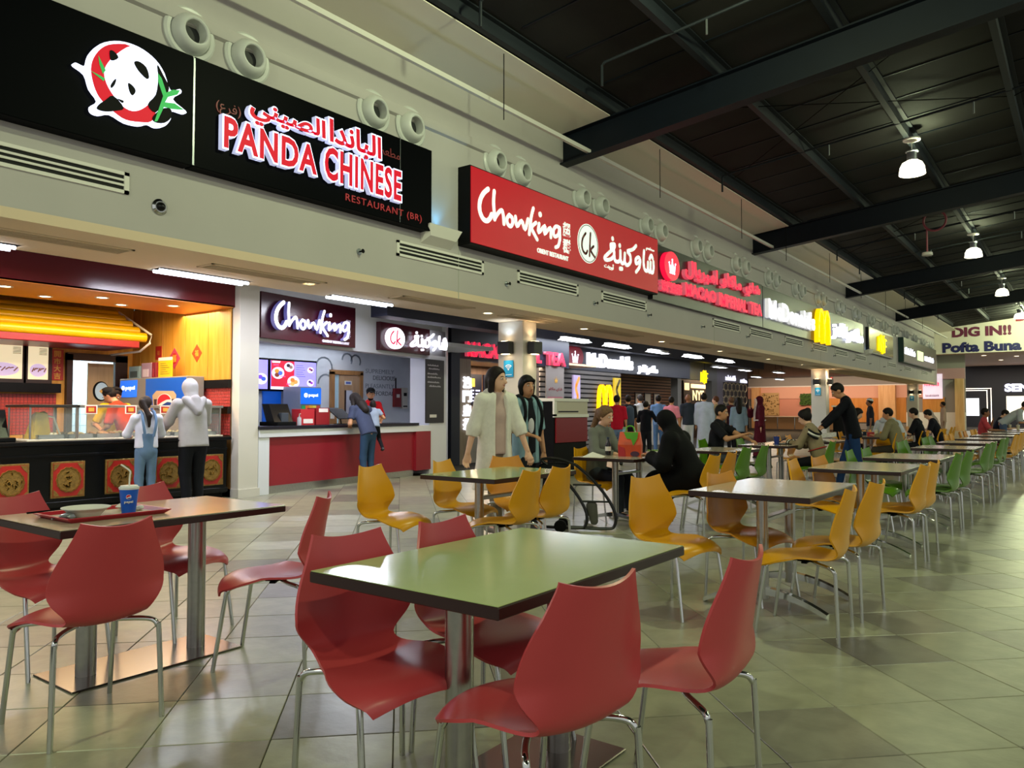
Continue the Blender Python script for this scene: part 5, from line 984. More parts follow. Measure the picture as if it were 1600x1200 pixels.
sg = thing('menu_sign', 'dark lit board with cream NYF monogram inside the fries shop', 'sign'); B(-15.0, -14.95, 33.2, 36.4, 1.2, 2.7).build('board', mat('board_choc', '#1e0f08', .5), sg); F = FX(-14.95); text('NYF', 34.2, 35.5, 1.78, 2.26, 0, .02, F, 'monogram', emis('cream_glow', '#f3dba6', 1.1), sg, .01); B(-14.95, -14.93, 34.0, 35.7, 2.36, 2.55).build('lit_strip', MATS['cream_glow'], sg); B(-14.95, -14.93, 33.3, 33.8, 2.25, 2.58).build('side_panel', MATS['cream_glow'], sg)
struct('wall_tiled_shop', B(-13.8, -13.5, 33.6, 37.5, 2.62, 3.75).box(-13.8, -13.5, 33.6, 34.3, 0, 2.62), mat('mauve_grey', '#6d6570', .5), 'mauve grey front of the tile-patterned shop', 'wall')
tb = struct('wall_tiled_back', B(-13.72, -13.62, 34.3, 37.5, 0, 2.62), mat('lattice_dark', '#241012', .5), 'dark wall with cream overlapping circle lattice', 'wall')
F = FX(-13.62); mb = MB()
for a in range(7):
    for b in range(6):
        cx = 34.7 + .5 * a; cy = .9 + .3 * b
        if cx > 37.3: continue
        pts = disc_poly(cx + (.25 if b % 2 else 0), cy, .27, .2, 16); stroke(mb, pts + pts[:1], .045, 0, .02, F, 1, False)
o = mb.build('circle_lattice', mat('lattice_cream', '#d8c4a0', .5), tb, smooth=False); o['kind'] = 'stuff'
sg = thing('shop_sign', 'small white blurred letters on the mauve shop front', 'sign'); mb = MB(); scribble(mb, 34.6, 35.9, 2.72, 2.95, 0, .04, FX(-13.5), 9, 3); scribble(mb, 36.5, 37.4, 2.66, 2.85, 0, .04, FX(-13.5), 6, 4); mb.build('lettering', emis('soft_white', '#e4e4f4', 1.0), sg, smooth=False)
# ------------------------------------------------------------------ far end of the food court
M_SALM = mat('salmon_paint', '#d9a58c', .6); M_OWOOD = wood('orange_wood', '#c07a2c', '#cf8d40', 3, .45); M_LWOOD = wood('light_wood', '#c99a63', '#d8ae7a', 3, .5)
ew = struct('wall_far', B(-21, -6.4, 58.0, 58.2, 0, 5.0), M_GWALL, 'far end wall with salmon shop front below a grey band', 'wall')
B(-21, -8.2, 57.9, 58.0, 2.2, 3.05).build('salmon_band', M_SALM, ew, smooth=False); B(-21, -8.2, 57.85, 58.0, 3.05, 3.13).build('cream_trim', M_WHITE, ew, smooth=False); B(-8.2, -6.4, 57.9, 58.0, 3.4, 4.1).build('mauve_band', mat('mauve_band', '#b98f92', .6), ew, smooth=False)
for x0, x1 in ((-16.0, -13.6), (-13.6, -11.6), (-10.5, -9.9), (-8.9, -7.6)): B(x0, x1, 57.92, 58.0, .5, 2.2).build('wood_panel', M_OWOOD, ew, smooth=False)
for x0, x1, z in ((-20.4, -19.8, 3.05), (-11.55, -10.5, 3.05), (-6.95, -6.45, 3.4)): B(x0, x1, 57.5, 58.0, 0, z).build('wood_pillar', M_LWOOD, ew, smooth=False)
B(-19.8, -16.0, 57.95, 58.0, .9, 2.2).build('recess_panel', mat('recess_pink', '#c78a72', .6), ew, smooth=False); B(-9.9, -6.4, 57.9, 58.0, 0, 1.2).build('white_dado', M_WHITE, ew, smooth=False)
fl = B(-19.75, -18.45, 57.85, 57.95, .95, 2.65).build('floral_screen', mat('floral_beige', '#b89a64', .5), ew, smooth=False); mb = MB(); rg = random.Random(12); F = WF((0, 57.85, 0), (1, 0))
for k in range(70): x = rg.uniform(-19.7, -18.5); z = rg.uniform(1.0, 2.6); a = rg.uniform(0, 6.28); stroke(mb, [(x, z), (x + .08 * math.cos(a), z + .08 * math.sin(a))], .05, 0, .01, F, 1, False)
o = mb.build('leaf_pattern', mat('leaf_brown', '#6d5526', .5), fl, smooth=False); o['kind'] = 'stuff'
pl = thing('green_wall_plant', 'square of green hanging foliage on the far shop front', 'plant'); B(-16.9, -16.1, 57.84, 57.92, 1.75, 2.55).build('backing', mat('moss_dark', '#2c4a1c', .7), pl); mb = MB()
for k in range(160): x = rg.uniform(-16.9, -16.1); z = rg.uniform(1.7, 2.55); mb.ball((x, 57.80 + rg.uniform(-.03, .03), z), (.05, .03, .035), 6, 4)
o = mb.build('foliage', mat('moss_green', '#42661f', .7, var=.3, vs=12), pl); o['kind'] = 'stuff'
ct = thing('far_counter', 'pale wood counter with steel posts in front of the salmon shop', 'counter'); B(-19.4, -13.5, 55.6, 56.2, 0, .84).build('body', mat('counter_tan', '#b08a5e', .5), ct, smooth=False); B(-19.5, -13.4, 55.5, 56.3, .84, .92, c=.01).build('worktop', M_SOFF, ct, smooth=False)
for x in (-19.0, -17.8, -16.6, -15.4): MB().tube([(x, 55.45, 0), (x, 55.45, .84)], .03, 8).build('post', M_CHROME, ct)
sg = thing('shop_sign', 'white lit panel with red script letters at the far end', 'sign'); B(-8.85, -7.7, 57.8, 57.9, 2.1, 3.75).build('light_panel', mat('panel_pinkwhite', '#e2cfe0', .5, em='#e8d4ea', es=.6), sg); F = WF((0, 57.8, 0), (1, 0)); mb = MB(); scribble(mb, -8.78, -7.85, 2.95, 3.3, 0, .03, F, 7, 2); mb.build('red_script', emis('script_red', '#f0203a', 1.2), sg, smooth=False); mb = MB(); scribble(mb, -8.7, -7.9, 2.25, 2.4, 0, .02, F, 9, 6); mb.build('dark_caption', M_DRED, sg, smooth=False)
# upper end wall with the painted greetings
eu = struct('wall_end', B(-8.0, 12, 57.0, 57.2, 5.0, 8.9), mat('end_plaster', '#e6dfd0', .75), 'upper end wall carrying large painted words', 'wall'); F = WF((0, 57.0, 0), (1, 0))
text('DIG IN!!', -6.98, -3.73, 6.04, 6.68, 0, .02, F, 'purple_words', mat('paint_purple', '#6d2344', .6), eu, .05); text('Pofta Buna', -7.55, -3.22, 5.06, 5.72, 0, .02, F, 'navy_words', mat('paint_navy', '#1c1d5c', .6), eu, .05); text('Bo', -3.5, -2.55, 6.85, 7.4, 0, .02, F, 'red_words', mat('paint_red', '#a02c3a', .6), eu, .05)
struct('wall_return', B(-8.2, -8.0, 55.3, 58.0, 3.0, 7.0), M_WALL, 'short pale return wall at the end of the fascia', 'wall')
ce = struct('ceiling_far', B(-8.2, 12, 57.2, 76, 5.0, 5.1), mat('far_ceiling', '#d8b49a', .6), 'warm lit ceiling beyond the end wall', 'ceiling')
for i, (x, y) in enumerate(((-5.5, 60), (-3.8, 62), (-2.0, 64), (-5.0, 66), (-2.5, 68), (-0.5, 61), (0.5, 66))):
    t = thing('downlight', f'far ceiling downlight, {ORD[i]} beyond the painted end wall', 'downlight', (x, y, 5.0), group='far ceiling downlights'); MB().cyl((0, 0, -.006), .14, .006, 14).build('lamp_disc', M_LED, t); MB().lathe([(.14, -.008), (.18, -.004), (.18, 0)], 14, cap=False).build('trim_ring', M_WHITE, t)
sf = struct('wall_shop_far', B(-9.5, 12, 74.0, 74.3, 0, 5.0), mat('charcoal_front', '#26262e', .4), 'charcoal shop front with lit window beyond the end wall', 'wall')
M_LEDL = emis('led_line', '#fff2dc', 2.0); F = WF((0, 74.0, 0), (1, 0))
for a, b in ((.0, 0), (.28, -.16)):
    mb = MB(); stroke(mb, [(-9.2, 3.15 + b), (-6.35 - a, 3.15 + b), (-6.35 - a, .0)], .07, 0, .03, F, 1, False); mb.build('light_line', M_LEDL, sf, smooth=False)
B(-9.2, -7.2, 73.95, 74.0, .9, 2.35).build('lit_window', emis('window_glow', '#e8f0f4', 1.0), sf, smooth=False); B(-8.9, -8.3, 73.9, 73.95, 1.2, 2.2).build('blue_poster', emis('poster_blue', '#5f9ad8', .8), sf, smooth=False)
B(-5.3, 2, 73.95, 74.0, .6, 2.5).build('lit_window', emis('window_warm', '#efe6cf', 1.1), sf, smooth=False)
sg = thing('shop_sign', 'glowing bluish white SEN letters on the charcoal far shop', 'sign'); text('SEN', -5.4, -3.7, 2.85, 3.5, 0, .1, F, 'lettering', emis('sen_glow', '#e6e6ff', 1.8), sg, .05)
# ------------------------------------------------------------------ people: bodies grown from blended tapered limbs on a pose skeleton
def nets(prims, h, k=.025):
    lo = np.full(3, 1e9); hi = np.full(3, -1e9)
    for p in prims:
        if p[0] == 'sub': continue
        pts = np.array([p[1], p[2]]) if p[0] == 'cap' else np.array([p[1]]); r = max(p[3], p[4]) if p[0] == 'cap' else max(p[2])
        lo = np.minimum(lo, pts.min(0) - r); hi = np.maximum(hi, pts.max(0) + r)
    lo -= 3 * h + k; hi += 3 * h + k
    n = np.ceil((hi - lo) / h).astype(int) + 1; V = np.full(n, .5)
    ax = [lo[i] + h * np.arange(n[i]) for i in range(3)]
    for p in prims:
        if p[0] == 'cap':
            _, a, b, ra, rb = p[:5]; opt = p[5] if len(p) > 5 else {}; a = np.array(a, float); b = np.array(b, float)
            m = max(ra, rb) * opt.get('grow', 1.0) + k + 2 * h; bl = np.minimum(a, b) - m; bh = np.maximum(a, b) + m
        else:
            c = np.array(p[1], float); rad = np.array(p[2], float); m = max(rad) + k + 2 * h; bl = c - m; bh = c + m
        i0 = np.clip(((bl - lo) / h).astype(int), 0, n - 1); i1 = np.clip(np.ceil((bh - lo) / h).astype(int) + 1, 1, n)
        if (i1 <= i0).any(): continue
        X, Y, Z = np.meshgrid(ax[0][i0[0]:i1[0]], ax[1][i0[1]:i1[1]], ax[2][i0[2]:i1[2]], indexing='ij')
        blk = V[i0[0]:i1[0], i0[1]:i1[1], i0[2]:i1[2]]
        if p[0] == 'cap':
            d = b - a; L2 = float(d @ d) + 1e-9; PX = X - a[0]; PY = Y - a[1]; PZ = Z - a[2]
            T = (PX * d[0] + PY * d[1] + PZ * d[2]) / L2; t = np.clip(T, 0, 1)
            QX = PX - t * d[0]; QY = PY - t * d[1]; QZ = PZ - t * d[2]
            if 'flat' in opt:
                fa, ff = opt['flat']; s = (QX * fa[0] + QY * fa[1] + QZ * fa[2]) * (1 / ff - 1); QX = QX + s * fa[0]; QY = QY + s * fa[1]; QZ = QZ + s * fa[2]
            D = np.sqrt(QX ** 2 + QY ** 2 + QZ ** 2) - (ra + (rb - ra) * t)
            if opt.get('cut'): D = np.maximum(D, (T - 1) * math.sqrt(L2))
            if opt.get('cuta'): D = np.maximum(D, -T * math.sqrt(L2))
        else:
            q = np.stack([X - c[0], Y - c[1], Z - c[2]], -1)
            if len(p) > 3 and p[3] is not None: q = q @ np.array(p[3])      # rows: world -> local
            D = (np.sqrt(((q / rad) ** 2).sum(-1)) - 1) * rad.min()
            if len(p) > 4 and p[4] is not None:
                nn, off = p[4]; D = np.maximum(D, (X - c[0]) * nn[0] + (Y - c[1]) * nn[1] + (Z - c[2]) * nn[2] - off)
        if p[0] == 'sub': blk[...] = np.maximum(blk, -D)
        else:
            hh = np.clip(.5 + .5 * (blk - D) / k, 0, 1); blk[...] = blk * (1 - hh) + D * hh - k * hh * (1 - hh)
    S = V < 0; nx, ny, nz = n
    acc = np.zeros((nx - 1, ny - 1, nz - 1, 3)); cnt = np.zeros((nx - 1, ny - 1, nz - 1))
    corner = lambda c: V[c[0]:nx - 1 + c[0], c[1]:ny - 1 + c[1], c[2]:nz - 1 + c[2]]
    for c0 in [(0, 0, 0), (1, 0, 0), (0, 1, 0), (0, 0, 1), (1, 1, 0), (1, 0, 1), (0, 1, 1)]:
        for axi in range(3):
            if c0[axi]: continue
            c1 = list(c0); c1[axi] = 1; v0 = corner(c0); v1 = corner(c1); mk = (v0 < 0) != (v1 < 0)
            if not mk.any(): continue
            t = v0[mk] / (v0[mk] - v1[mk]); pos = np.tile(np.array(c0, float), (len(t), 1)); pos[:, axi] = t
            acc[mk] += pos; cnt[mk] += 1
    act = cnt > 0; idx = -np.ones(act.shape, int); idx[act] = np.arange(act.sum())
    ii = np.argwhere(act); vs = lo + h * (ii + acc[act] / cnt[act][:, None])
    F = []
    for axi in range(3):
        o1, o2 = [(1, 2), (2, 0), (0, 1)][axi]
        sl = [slice(1, -1)] * 3; sl[axi] = slice(0, -1); sl2 = list(sl); sl2[axi] = slice(1, None)
        a = S[tuple(sl)]; b = S[tuple(sl2)]; e = np.argwhere(a != b)
        if not len(e): continue
        flip = a[tuple(e.T)]; base = e.copy(); base[:, o1] += 1; base[:, o2] += 1
        def cell(d1, d2):
            q = base.copy(); q[:, o1] -= d1; q[:, o2] -= d2; return idx[tuple(q.T)]
        q = np.stack([cell(1, 1), cell(0, 1), cell(0, 0), cell(1, 0)], 1); q[~flip] = q[~flip][:, ::-1]; F.append(q)
    F = np.concatenate(F); F = F[(F >= 0).all(1)]
    return vs, F
def sdf_obj(name, prims, h, m, parent, k=.025, extra=None):
    vs, F = nets(prims, h, k)
    if extra is not None:
        F = np.concatenate([F, extra[1] + len(vs)]); vs = np.concatenate([vs, extra[0]])
    me = bpy.data.meshes.new(name); me.from_pydata(vs.tolist(), [], F.tolist()); me.materials.append(m); me.shade_smooth(); me.update()
    return link(name, me, parent)
def ik(a, c, l1, l2, hint):
    a = Vector(a); c = Vector(c); d = c - a; L = d.length; mx = (l1 + l2) * .999
    if L > mx: c = a + d * (mx / L); d = c - a; L = mx
    L = max(L, abs(l1 - l2) + .01); x = (l1 * l1 - l2 * l2 + L * L) / (2 * L); y = math.sqrt(max(l1 * l1 - x * x, 0)); u = d.normalized(); hv = Vector(hint); hv = hv - u * hv.dot(u)
    if hv.length < 1e-4: hv = Vector((0, 1, 0)) - u * u.y
    return a + u * x + hv.normalized() * y, c
SKINS = {'fair': '#d9a98c', 'tan': '#b9835f', 'brown': '#8a5a3d', 'dark': '#5c3a28'}
def cloth(c, r=.8): return mat('cloth_' + c[1:], c, r, var=.07, vs=9, bump=.12, bs=45, spec=.15)
def person(label, x, y, face, ht=1.7, pose='stand', skin='tan', top='#333333', pants='#222833', hair='#17110e', hs='short', sleeve=.5, lean=0, nod=0, turn=0, hand_l=None, hand_r=None, feet=None, build=1., res=.02, robe=None, shoes='#1a1a1c', hem=.06, hijab=None, seat=.44, coat=None, fing=False, hint_l=None, hint_r=None, extra=None, apron=None, grp=None, top_name='top', mask=False):
    s = ht / 1.75; b = build
    root = thing('person', label, 'person', (x, y, 0), R(face - 90), grp)
    V = Vector; sit = pose == 'sit'
    pel = V((0, 0, (seat + .115) / s if sit else .95))
    if pose == 'walk': pel = V((0, 0, .93))
    up = V((0, math.sin(R(lean)), math.cos(R(lean)))); fw = V((0, math.cos(R(lean)), -math.sin(R(lean))))
    chest = pel + up * .33; neck = pel + up * .535; shz = pel + up * .475
    hn = R(lean * .45 + nod); hup = V((0, math.sin(hn), math.cos(hn))); head = neck + hup * .155 + V((0, .025, 0))
    Rh = Matrix.Rotation(R(turn), 3, 'Z') @ Matrix.Rotation(-hn, 3, 'X')
    sh = [shz + V((sx * .165 * b, 0, 0)) for sx in (-1, 1)]; hip = [pel + V((sx * .080 * b, 0, -.03)) for sx in (-1, 1)]
    dh = [V((sx * .235, .04, pel.z - .12)) for sx in (-1, 1)]
    if sit: dh = [V((sx * .17, .42, .76 / s + .02)) for sx in (-1, 1)]
    hd = [V(hand_l) if hand_l else dh[0], V(hand_r) if hand_r else dh[1]]
    hnt = [hint_l or (-.55, -.6, -.5), hint_r or (.55, -.6, -.5)]
    el, wr = [], []
    for i in (0, 1): e, w = ik(sh[i], hd[i], .285, .255, hnt[i]); el.append(e); wr.append(w)
    if feet is None:
        feet = {'stand': [(-.09, -.01, .075), (.09, .02, .075)], 'walk': [(-.08, -.26, .11), (.08, .22, .075)], 'sit': [(-.11, .40, .075), (.11, .44, .075)]}[pose]
    kn, an = [], []
    for i in (0, 1): e, w = ik(hip[i], feet[i], .43, .42, (0.05 * (-1, 1)[i], 1, .15)); kn.append(e); an.append(w)
    sc = lambda v: tuple(np.array(v, float) * s)
    def cap(a, c, ra, rc, **o): return ('cap', np.array(a, float) * s, np.array(c, float) * s, ra * s, rc * s, o)
    def ell(c, r, rot=None, clip=None, kind='ell'):
        rr = None if rot is None else np.array(rot); cl = None if clip is None else (np.array(clip[0]), clip[1] * s)
        return (kind, np.array(c, float) * s, np.array(r, float) * s, rr, cl)
    fl = (np.array(fw), .66)
    H = lambda px, py, pz: head + Rh @ V((px, py, pz))
    body = [cap(pel, chest, .115 * b, .13 * b, flat=fl), cap(sh[0], sh[1], .052, .052), cap(shz + up * -.02, neck + hup * .05, .058, .05), ell(head + Rh @ V((0, -.012, .022)), (.075, .092, .098), Rh), ell(H(0, .018, -.055), (.056, .068, .068), Rh),
            cap(H(0, .088, -.002), H(0, .104, -.032), .011, .015)]
    for sx in (-1, 1): body.append(ell(H(sx * .078, -.012, -.012), (.011, .022, .032), Rh))
    hands = []
    for i in (0, 1):
        body += [cap(sh[i], el[i], .05 * b, .039), cap(el[i], wr[i], .038, .026)]
        d = (wr[i] - el[i]).normalized(); side = V((1, 0, 0)) - d * d.x; side = side.normalized() if side.length > .1 else V((0, 1, 0)); pn = d.cross(side); sx = (-1, 1)[i]
        pal = wr[i] + d * .075
        if fing:
            hs_ = [cap(el[i] + (wr[i] - el[i]) * .8, wr[i], .028, .025), cap(wr[i], pal, .027, .034, flat=(np.array(pn), .5))]
            dn = pn if pn.z < 0 else -pn
            for q, (of, ln) in enumerate(((-.030, .062), (-.010, .074), (.010, .07), (.029, .054))):
                a = pal + side * of + d * .012; m_ = a + d * ln * .55 + dn * .012; e_ = a + d * ln * .85 + dn * .036
                hs_ += [cap(a, m_, .0095, .0088), cap(m_, e_, .0088, .0078)]
            ts = -sx; a = wr[i] + d * .02 + side * ts * .022; m_ = a + d * .04 + side * ts * .022 + dn * .006; hs_ += [cap(a, m_, .013, .011), cap(m_, m_ + d * .03 + dn * .012, .0105, .009)]
            hands.append(hs_)
        else:
            body += [cap(wr[i], pal, .028, .034, flat=(np.array(pn), .55)), cap(pal, pal + d * .06 - V((0, 0, .015)), .03, .022, flat=(np.array(pn), .5)), cap(wr[i] + d * .02, wr[i] + d * .06 + side * -sx * .035, .013, .011)]
        body += [cap(hip[i], kn[i], .078 * b, .054), cap(kn[i], an[i], .05, .036), cap(an[i], an[i] + V((0, .13, -.035)), .036, .03)]
    ex = None
    if fing:
        vv, ff = nets(hands[0], .006, .008); v2, f2 = nets(hands[1], .006, .008); ex = (np.concatenate([vv, v2]), np.concatenate([ff, f2 + len(vv)]))
    mskin = mat('skin_' + skin, SKINS[skin], .5, var=.04, vs=10)
    sdf_obj('body', body, res, mskin, root, .022 * s, ex)
    # clothes
    g = .017
    if robe is None:
        tp = [cap(pel - up * hem, chest, (.152 * b + g), (.138 * b + g), flat=(fl[0], .68), cuta=True), cap(sh[0], sh[1], .052 + g * .6, .052 + g * .6), cap(chest, shz, .135 * b + g, .10 * b + g, flat=(fl[0], .72))]
        for i in (0, 1):
            if sleeve <= .5: tp.append(cap(sh[i], sh[i] + (el[i] - sh[i]) * max(sleeve * 2, .3), .050 * b + g * .7, .050 * b + g, cut=True))
            else: tp += [cap(sh[i], el[i], .050 * b + g * .7, .044 * b + g), cap(el[i], el[i] + (wr[i] - el[i]) * min(1, (sleeve - .5) * 2), .045 * b + g, .033 + g, cut=True)]
        if sleeve > 0: sdf_obj(top_name, tp, res, cloth(top), root, .03 * s)
        pt = [cap(pel + up * .04, pel - V((0, 0, .04)), .122 * b, .124 * b, flat=((0, 1, 0), .70))]
        for i in (0, 1): pt += [cap(hip[i], kn[i], .083 * b, .064 * b), cap(kn[i], an[i] + V((0, 0, .01)), .064 * b, .05 * b, cut=True)]
        sdf_obj('trousers', pt, res, cloth(pants), root, .03 * s)
    else:
        lg = [cap(pel, chest, .135 * b + g, .14 * b + g, flat=(fl[0], .8)), cap(sh[0], sh[1], .065 + g, .065 + g), cap(chest, shz, .14 * b + g, .11 * b + g, flat=(fl[0], .75))]
        for i in (0, 1): lg += [cap(sh[i], el[i], .07 * b + g, .062 * b + g), cap(el[i], wr[i], .062 * b + g, .055 * b + g, cut=True)]
        if sit:
            lg += [cap(pel, (kn[0] + kn[1]) / 2, .17 * b, .15 * b), cap((kn[0] + kn[1]) / 2, (an[0] + an[1]) / 2, .15, .16, cut=True)]
        else: lg += [cap(pel + V((0, 0, .05)), V((0, .01, .06)), .17 * b, .235 * b, flat=((0, 1, 0), .82), cut=True)]
        sdf_obj('robe', lg, res, cloth(robe), root, .05 * s)
    for i in (0, 1): sdf_obj('shoe', [cap(an[i] + V((0, -.04, -.03)), an[i] + V((0, .15, -.043)), .044, .034), cap(an[i] + V((0, -.01, 0)), an[i] + V((0, .02, -.03)), .048, .045)], max(res * .8, .012), mat('shoe_' + shoes[1:], shoes, .5), root, .02)
    mh = mat('hair_' + hair[1:], hair, .6, var=.3, vs=60, spec=.18, bump=.3, bs=90)
    nrm = Rh @ V((0, .85, -.53)); cl = (tuple(nrm), .050)
    if hijab:
        hj = [ell(H(0, -.02, .02), (.098, .115, .125), Rh), cap(H(0, -.02, -.05), neck - up * .03, .085, .11), cap(neck - up * .02 + V((-.09, 0, 0)), neck - up * .02 + V((.09, 0, 0)), .085, .085), cap(neck, chest + fw * .02, .11, .12, flat=(fl[0], .9)), ell(H(0, .115, -.02), (.058, .075, .085), Rh, kind='sub')]
        sdf_obj('headscarf', hj, res, cloth(hijab), root, .03 * s)
    elif hs != 'bald':
        hp = [ell(H(0, -.018, .028), (.086, .102, .104), Rh, cl)]
        if hs in ('long', 'pony', 'bun', 'bob'): hp.append(ell(H(0, -.025, .02), (.09, .105, .108), Rh, cl))
        if hs == 'long': hp += [cap(H(0, -.07, -.02), neck - fw * .07 - up * .05, .075, .085), cap(neck - fw * .07, chest - fw * .12 + up * .06, .09, .07)] + [cap(H(q * .08, -.02, -.02), shz + V((q * .09, .035, -.10)), .035, .03) for q in (-1, 1)]
        if hs == 'bob': hp += [cap(H(q * .075, -.02, .0), H(q * .07, -.015, -.085), .035, .026) for q in (-1, 1)] + [cap(H(0, -.07, .0), H(0, -.06, -.09), .06, .05), cap(H(-.05, .062, .062), H(.05, .066, .064), .020, .020)]
        if hs == 'pony': hp += [ell(H(0, -.13, .03), (.03, .03, .03), Rh), cap(H(0, -.13, .03), neck - fw * .12 + up * -.02, .036, .042), cap(neck - fw * .12 + up * -.02, chest - fw * .13 + up * .02, .04, .02)]
        if hs == 'bun': hp += [ell(H(0, -.10, .085), (.052, .05, .05), Rh)]
        sdf_obj('hair', hp, min(res, .016), mh, root, .02 * s)
    if res <= .02 and hs != 'none':
        for q in (-1, 1):
            e = MB(); c = H(q * .033, .0755, .006) * s; e.ball(c, (.013 * s, .011 * s, .0085 * s), 10, 6); eo = e.build('eye', mat('eye_white', '#d8d0c8', .3), root)
            e = MB(); c = H(q * .033, .0835, .006) * s; e.ball(c, (.0062 * s, .0045 * s, .0062 * s), 8, 5); e.build('iris', mat('iris_dark', '#20140e', .3), eo)
            e = MB(); e.tube([H(q * .016, .085, .024) * s, H(q * .034, .088, .029) * s, H(q * .052, .073, .024) * s], .0036 * s, 6); e.build('eyebrow', mh, root)
        e = MB(); e.tube([H(-.022, .077, -.058) * s, H(-.008, .0855, -.060) * s, H(.008, .0855, -.060) * s, H(.022, .077, -.058) * s], [.003 * s, .0055 * s, .0055 * s, .003 * s], 6); e.build('lips', mat('lips', '#a3564e', .45), root)
    J = dict(pel=pel * s, chest=chest * s, neck=neck * s, head=head * s, H=lambda *a: H(*a) * s, wr=[w * s for w in wr], el=[e * s for e in el], sh=[q * s for q in sh], kn=[q * s for q in kn], an=[q * s for q in an], s=s, up=up, fw=fw, res=res, capf=cap, ellf=ell)
    return root, J
def ribbon(parent, name, pts, w, t, m):
    mb = MB(); mb.tube(crom(pts, 4), w, 8); return mb.build(name, m, parent)
# --- staff and customers at the panda counter
p, J = person('shop worker in a yellow shirt and black cap bending behind the glass case', -11.78, 5.72, -25, 1.66, skin='tan', top='#c9a51a', pants='#20222a', lean=24, nod=22, hand_l=(-.16, .42, 1.02), hand_r=(.18, .40, 1.02), res=.02, sleeve=.45)
sdf_obj('cap', [J['ellf'](Vector(J['H'](0, -.022, .06)) / J['s'], (.094, .105, .075), None, ((0, .55, -.83), .02))], .014, cloth('#101014'), p, .02)
p, J = person('shop worker in a red apron and black cap serving food', -11.0, 5.58, 215, 1.66, skin='tan', top='#b8341f', pants='#20222a', lean=26, nod=24, hand_l=(-.10, .45, .98), hand_r=(.30, .42, 1.0), res=.02, sleeve=.45)
sdf_obj('apron', [J['capf'](Vector(J['pel']) / J['s'] - Vector((0, 0, .1)) + J['fw'] * .04, Vector(J['chest']) / J['s'] + J['fw'] * .045, .15, .125, flat=(np.array(J['fw']), .62), cuta=True)], .02, cloth('#c8281f'), p, .03)
sdf_obj('cap', [J['ellf'](Vector(J['H'](0, -.022, .06)) / J['s'], (.094, .105, .075), None, ((0, .55, -.83), .02))], .014, cloth('#101014'), p, .02)
M_DENIM = cloth('#5d7596')
p, J = person('girl with a dark ponytail in blue denim dungarees at the black counter', -9.52, 5.02, 168, 1.43, skin='fair', top='#c9c9dc', pants='#5d7596', hair='#241a17', hs='pony', sleeve=.95, turn=-45, nod=8, hand_l=(-.16, .36, 1.15), hand_r=(.17, .36, 1.15), res=.014, hem=-.02, shoes='#c9c4c0', build=1.02, fing=True)
sdf_obj('bib', [J['capf'](Vector(J['pel']) / J['s'] - Vector((0, 0, .02)), Vector(J['chest']) / J['s'] - Vector((0, 0, .08)), .158, .150, flat=((0, 1, 0), .76), cut=True)], .014, M_DENIM, p, .02)
for q in (-1, 1): ribbon(p, 'strap', [J['pel'] + Vector((q * .05, -.125, .16)), J['chest'] + Vector((q * .075, -.13, .06)), J['sh'][0 if q < 0 else 1] * .55 + J['neck'] * .45 + Vector((0, -.05, .05)), J['sh'][0 if q < 0 else 1] * .55 + J['neck'] * .45 + Vector((0, .05, .05)), J['chest'] + Vector((q * .07, .12, .02))], .017, 0, M_DENIM)
mb = MB(); scribble(mb, -.14, .14, 0.885, .935, 0, .004, WF((0, -.124, 0), (1, 0)), 6, 21); 
p, J = person('person in a pale grey hooded top and black trousers at the counter', -9.42, 5.60, 178, 1.66, skin='fair', top='#a29ea2', pants='#12131a', sleeve=.98, lean=6, nod=14, hand_l=(-.22, .42, 1.06), hand_r=(.22, .40, 1.06), res=.014, hs='none', build=1.28, hem=.12, shoes='#202024')
sdf_obj('raised_hood', [J['ellf'](Vector(J['H'](0, -.02, .022)) / J['s'], (.105, .122, .128)), J['capf'](Vector(J['H'](0, -.03, -.06)) / J['s'], Vector(J['neck']) / J['s'], .09, .095), J['ellf'](Vector(J['H'](0, .13, -.02)) / J['s'], (.06, .075, .09), None, None, 'sub')], .013, cloth('#a29ea2'), p, .03)
sdf_obj('hood_fold', [J['capf'](Vector(J['neck']) / J['s'] + Vector((-.13, -.06, .0)), Vector(J['neck']) / J['s'] + Vector((0, -.17, -.17)), .05, .045), J['capf'](Vector(J['neck']) / J['s'] + Vector((.13, -.06, .0)), Vector(J['neck']) / J['s'] + Vector((0, -.17, -.17)), .05, .045), J['capf'](Vector(J['neck']) / J['s'] + Vector((0, -.09, -.0)), Vector(J['neck']) / J['s'] + Vector((0, -.15, -.13)), .07, .05)], .014, cloth('#979397'), p, .03)
# --- at the red counter
p, J = person('woman with long loose hair bending over the red counter carrying a child', -9.72, 8.95, 176, 1.66, skin='tan', top='#3a4058', pants='#2f4560', hair='#221c1a', hs='long', sleeve=.35, lean=30, nod=30, hand_l=(-.12, .40, 1.05), hand_r=(.22, .18, .98), res=.016, fing=True, hint_r=(.9, -.3, -.4), shoes='#17171a')
p, J = person('small child in black trousers held on the bending woman\'s hip', -9.80, 9.16, 150, .98, skin='tan', top='#8a94a8', pants='#14151a', hair='#1c1614', hs='bob', sleeve=.3, lean=20, nod=15, hand_l=(-.2, .3, 1.2), hand_r=(.2, .3, 1.2), feet=[(-.16, .40, .40), (.22, -.15, .25)], res=.014)
p.location.z = .48
p, J = person('bearded cashier in a red T-shirt and black cap behind the counter', -11.15, 10.3, -35, 1.70, skin='tan', top='#b8161f', pants='#1c1d22', hair='#0e0c0b', nod=18, hand_l=(-.16, .34, 1.08), hand_r=(.16, .34, 1.08), res=.018)
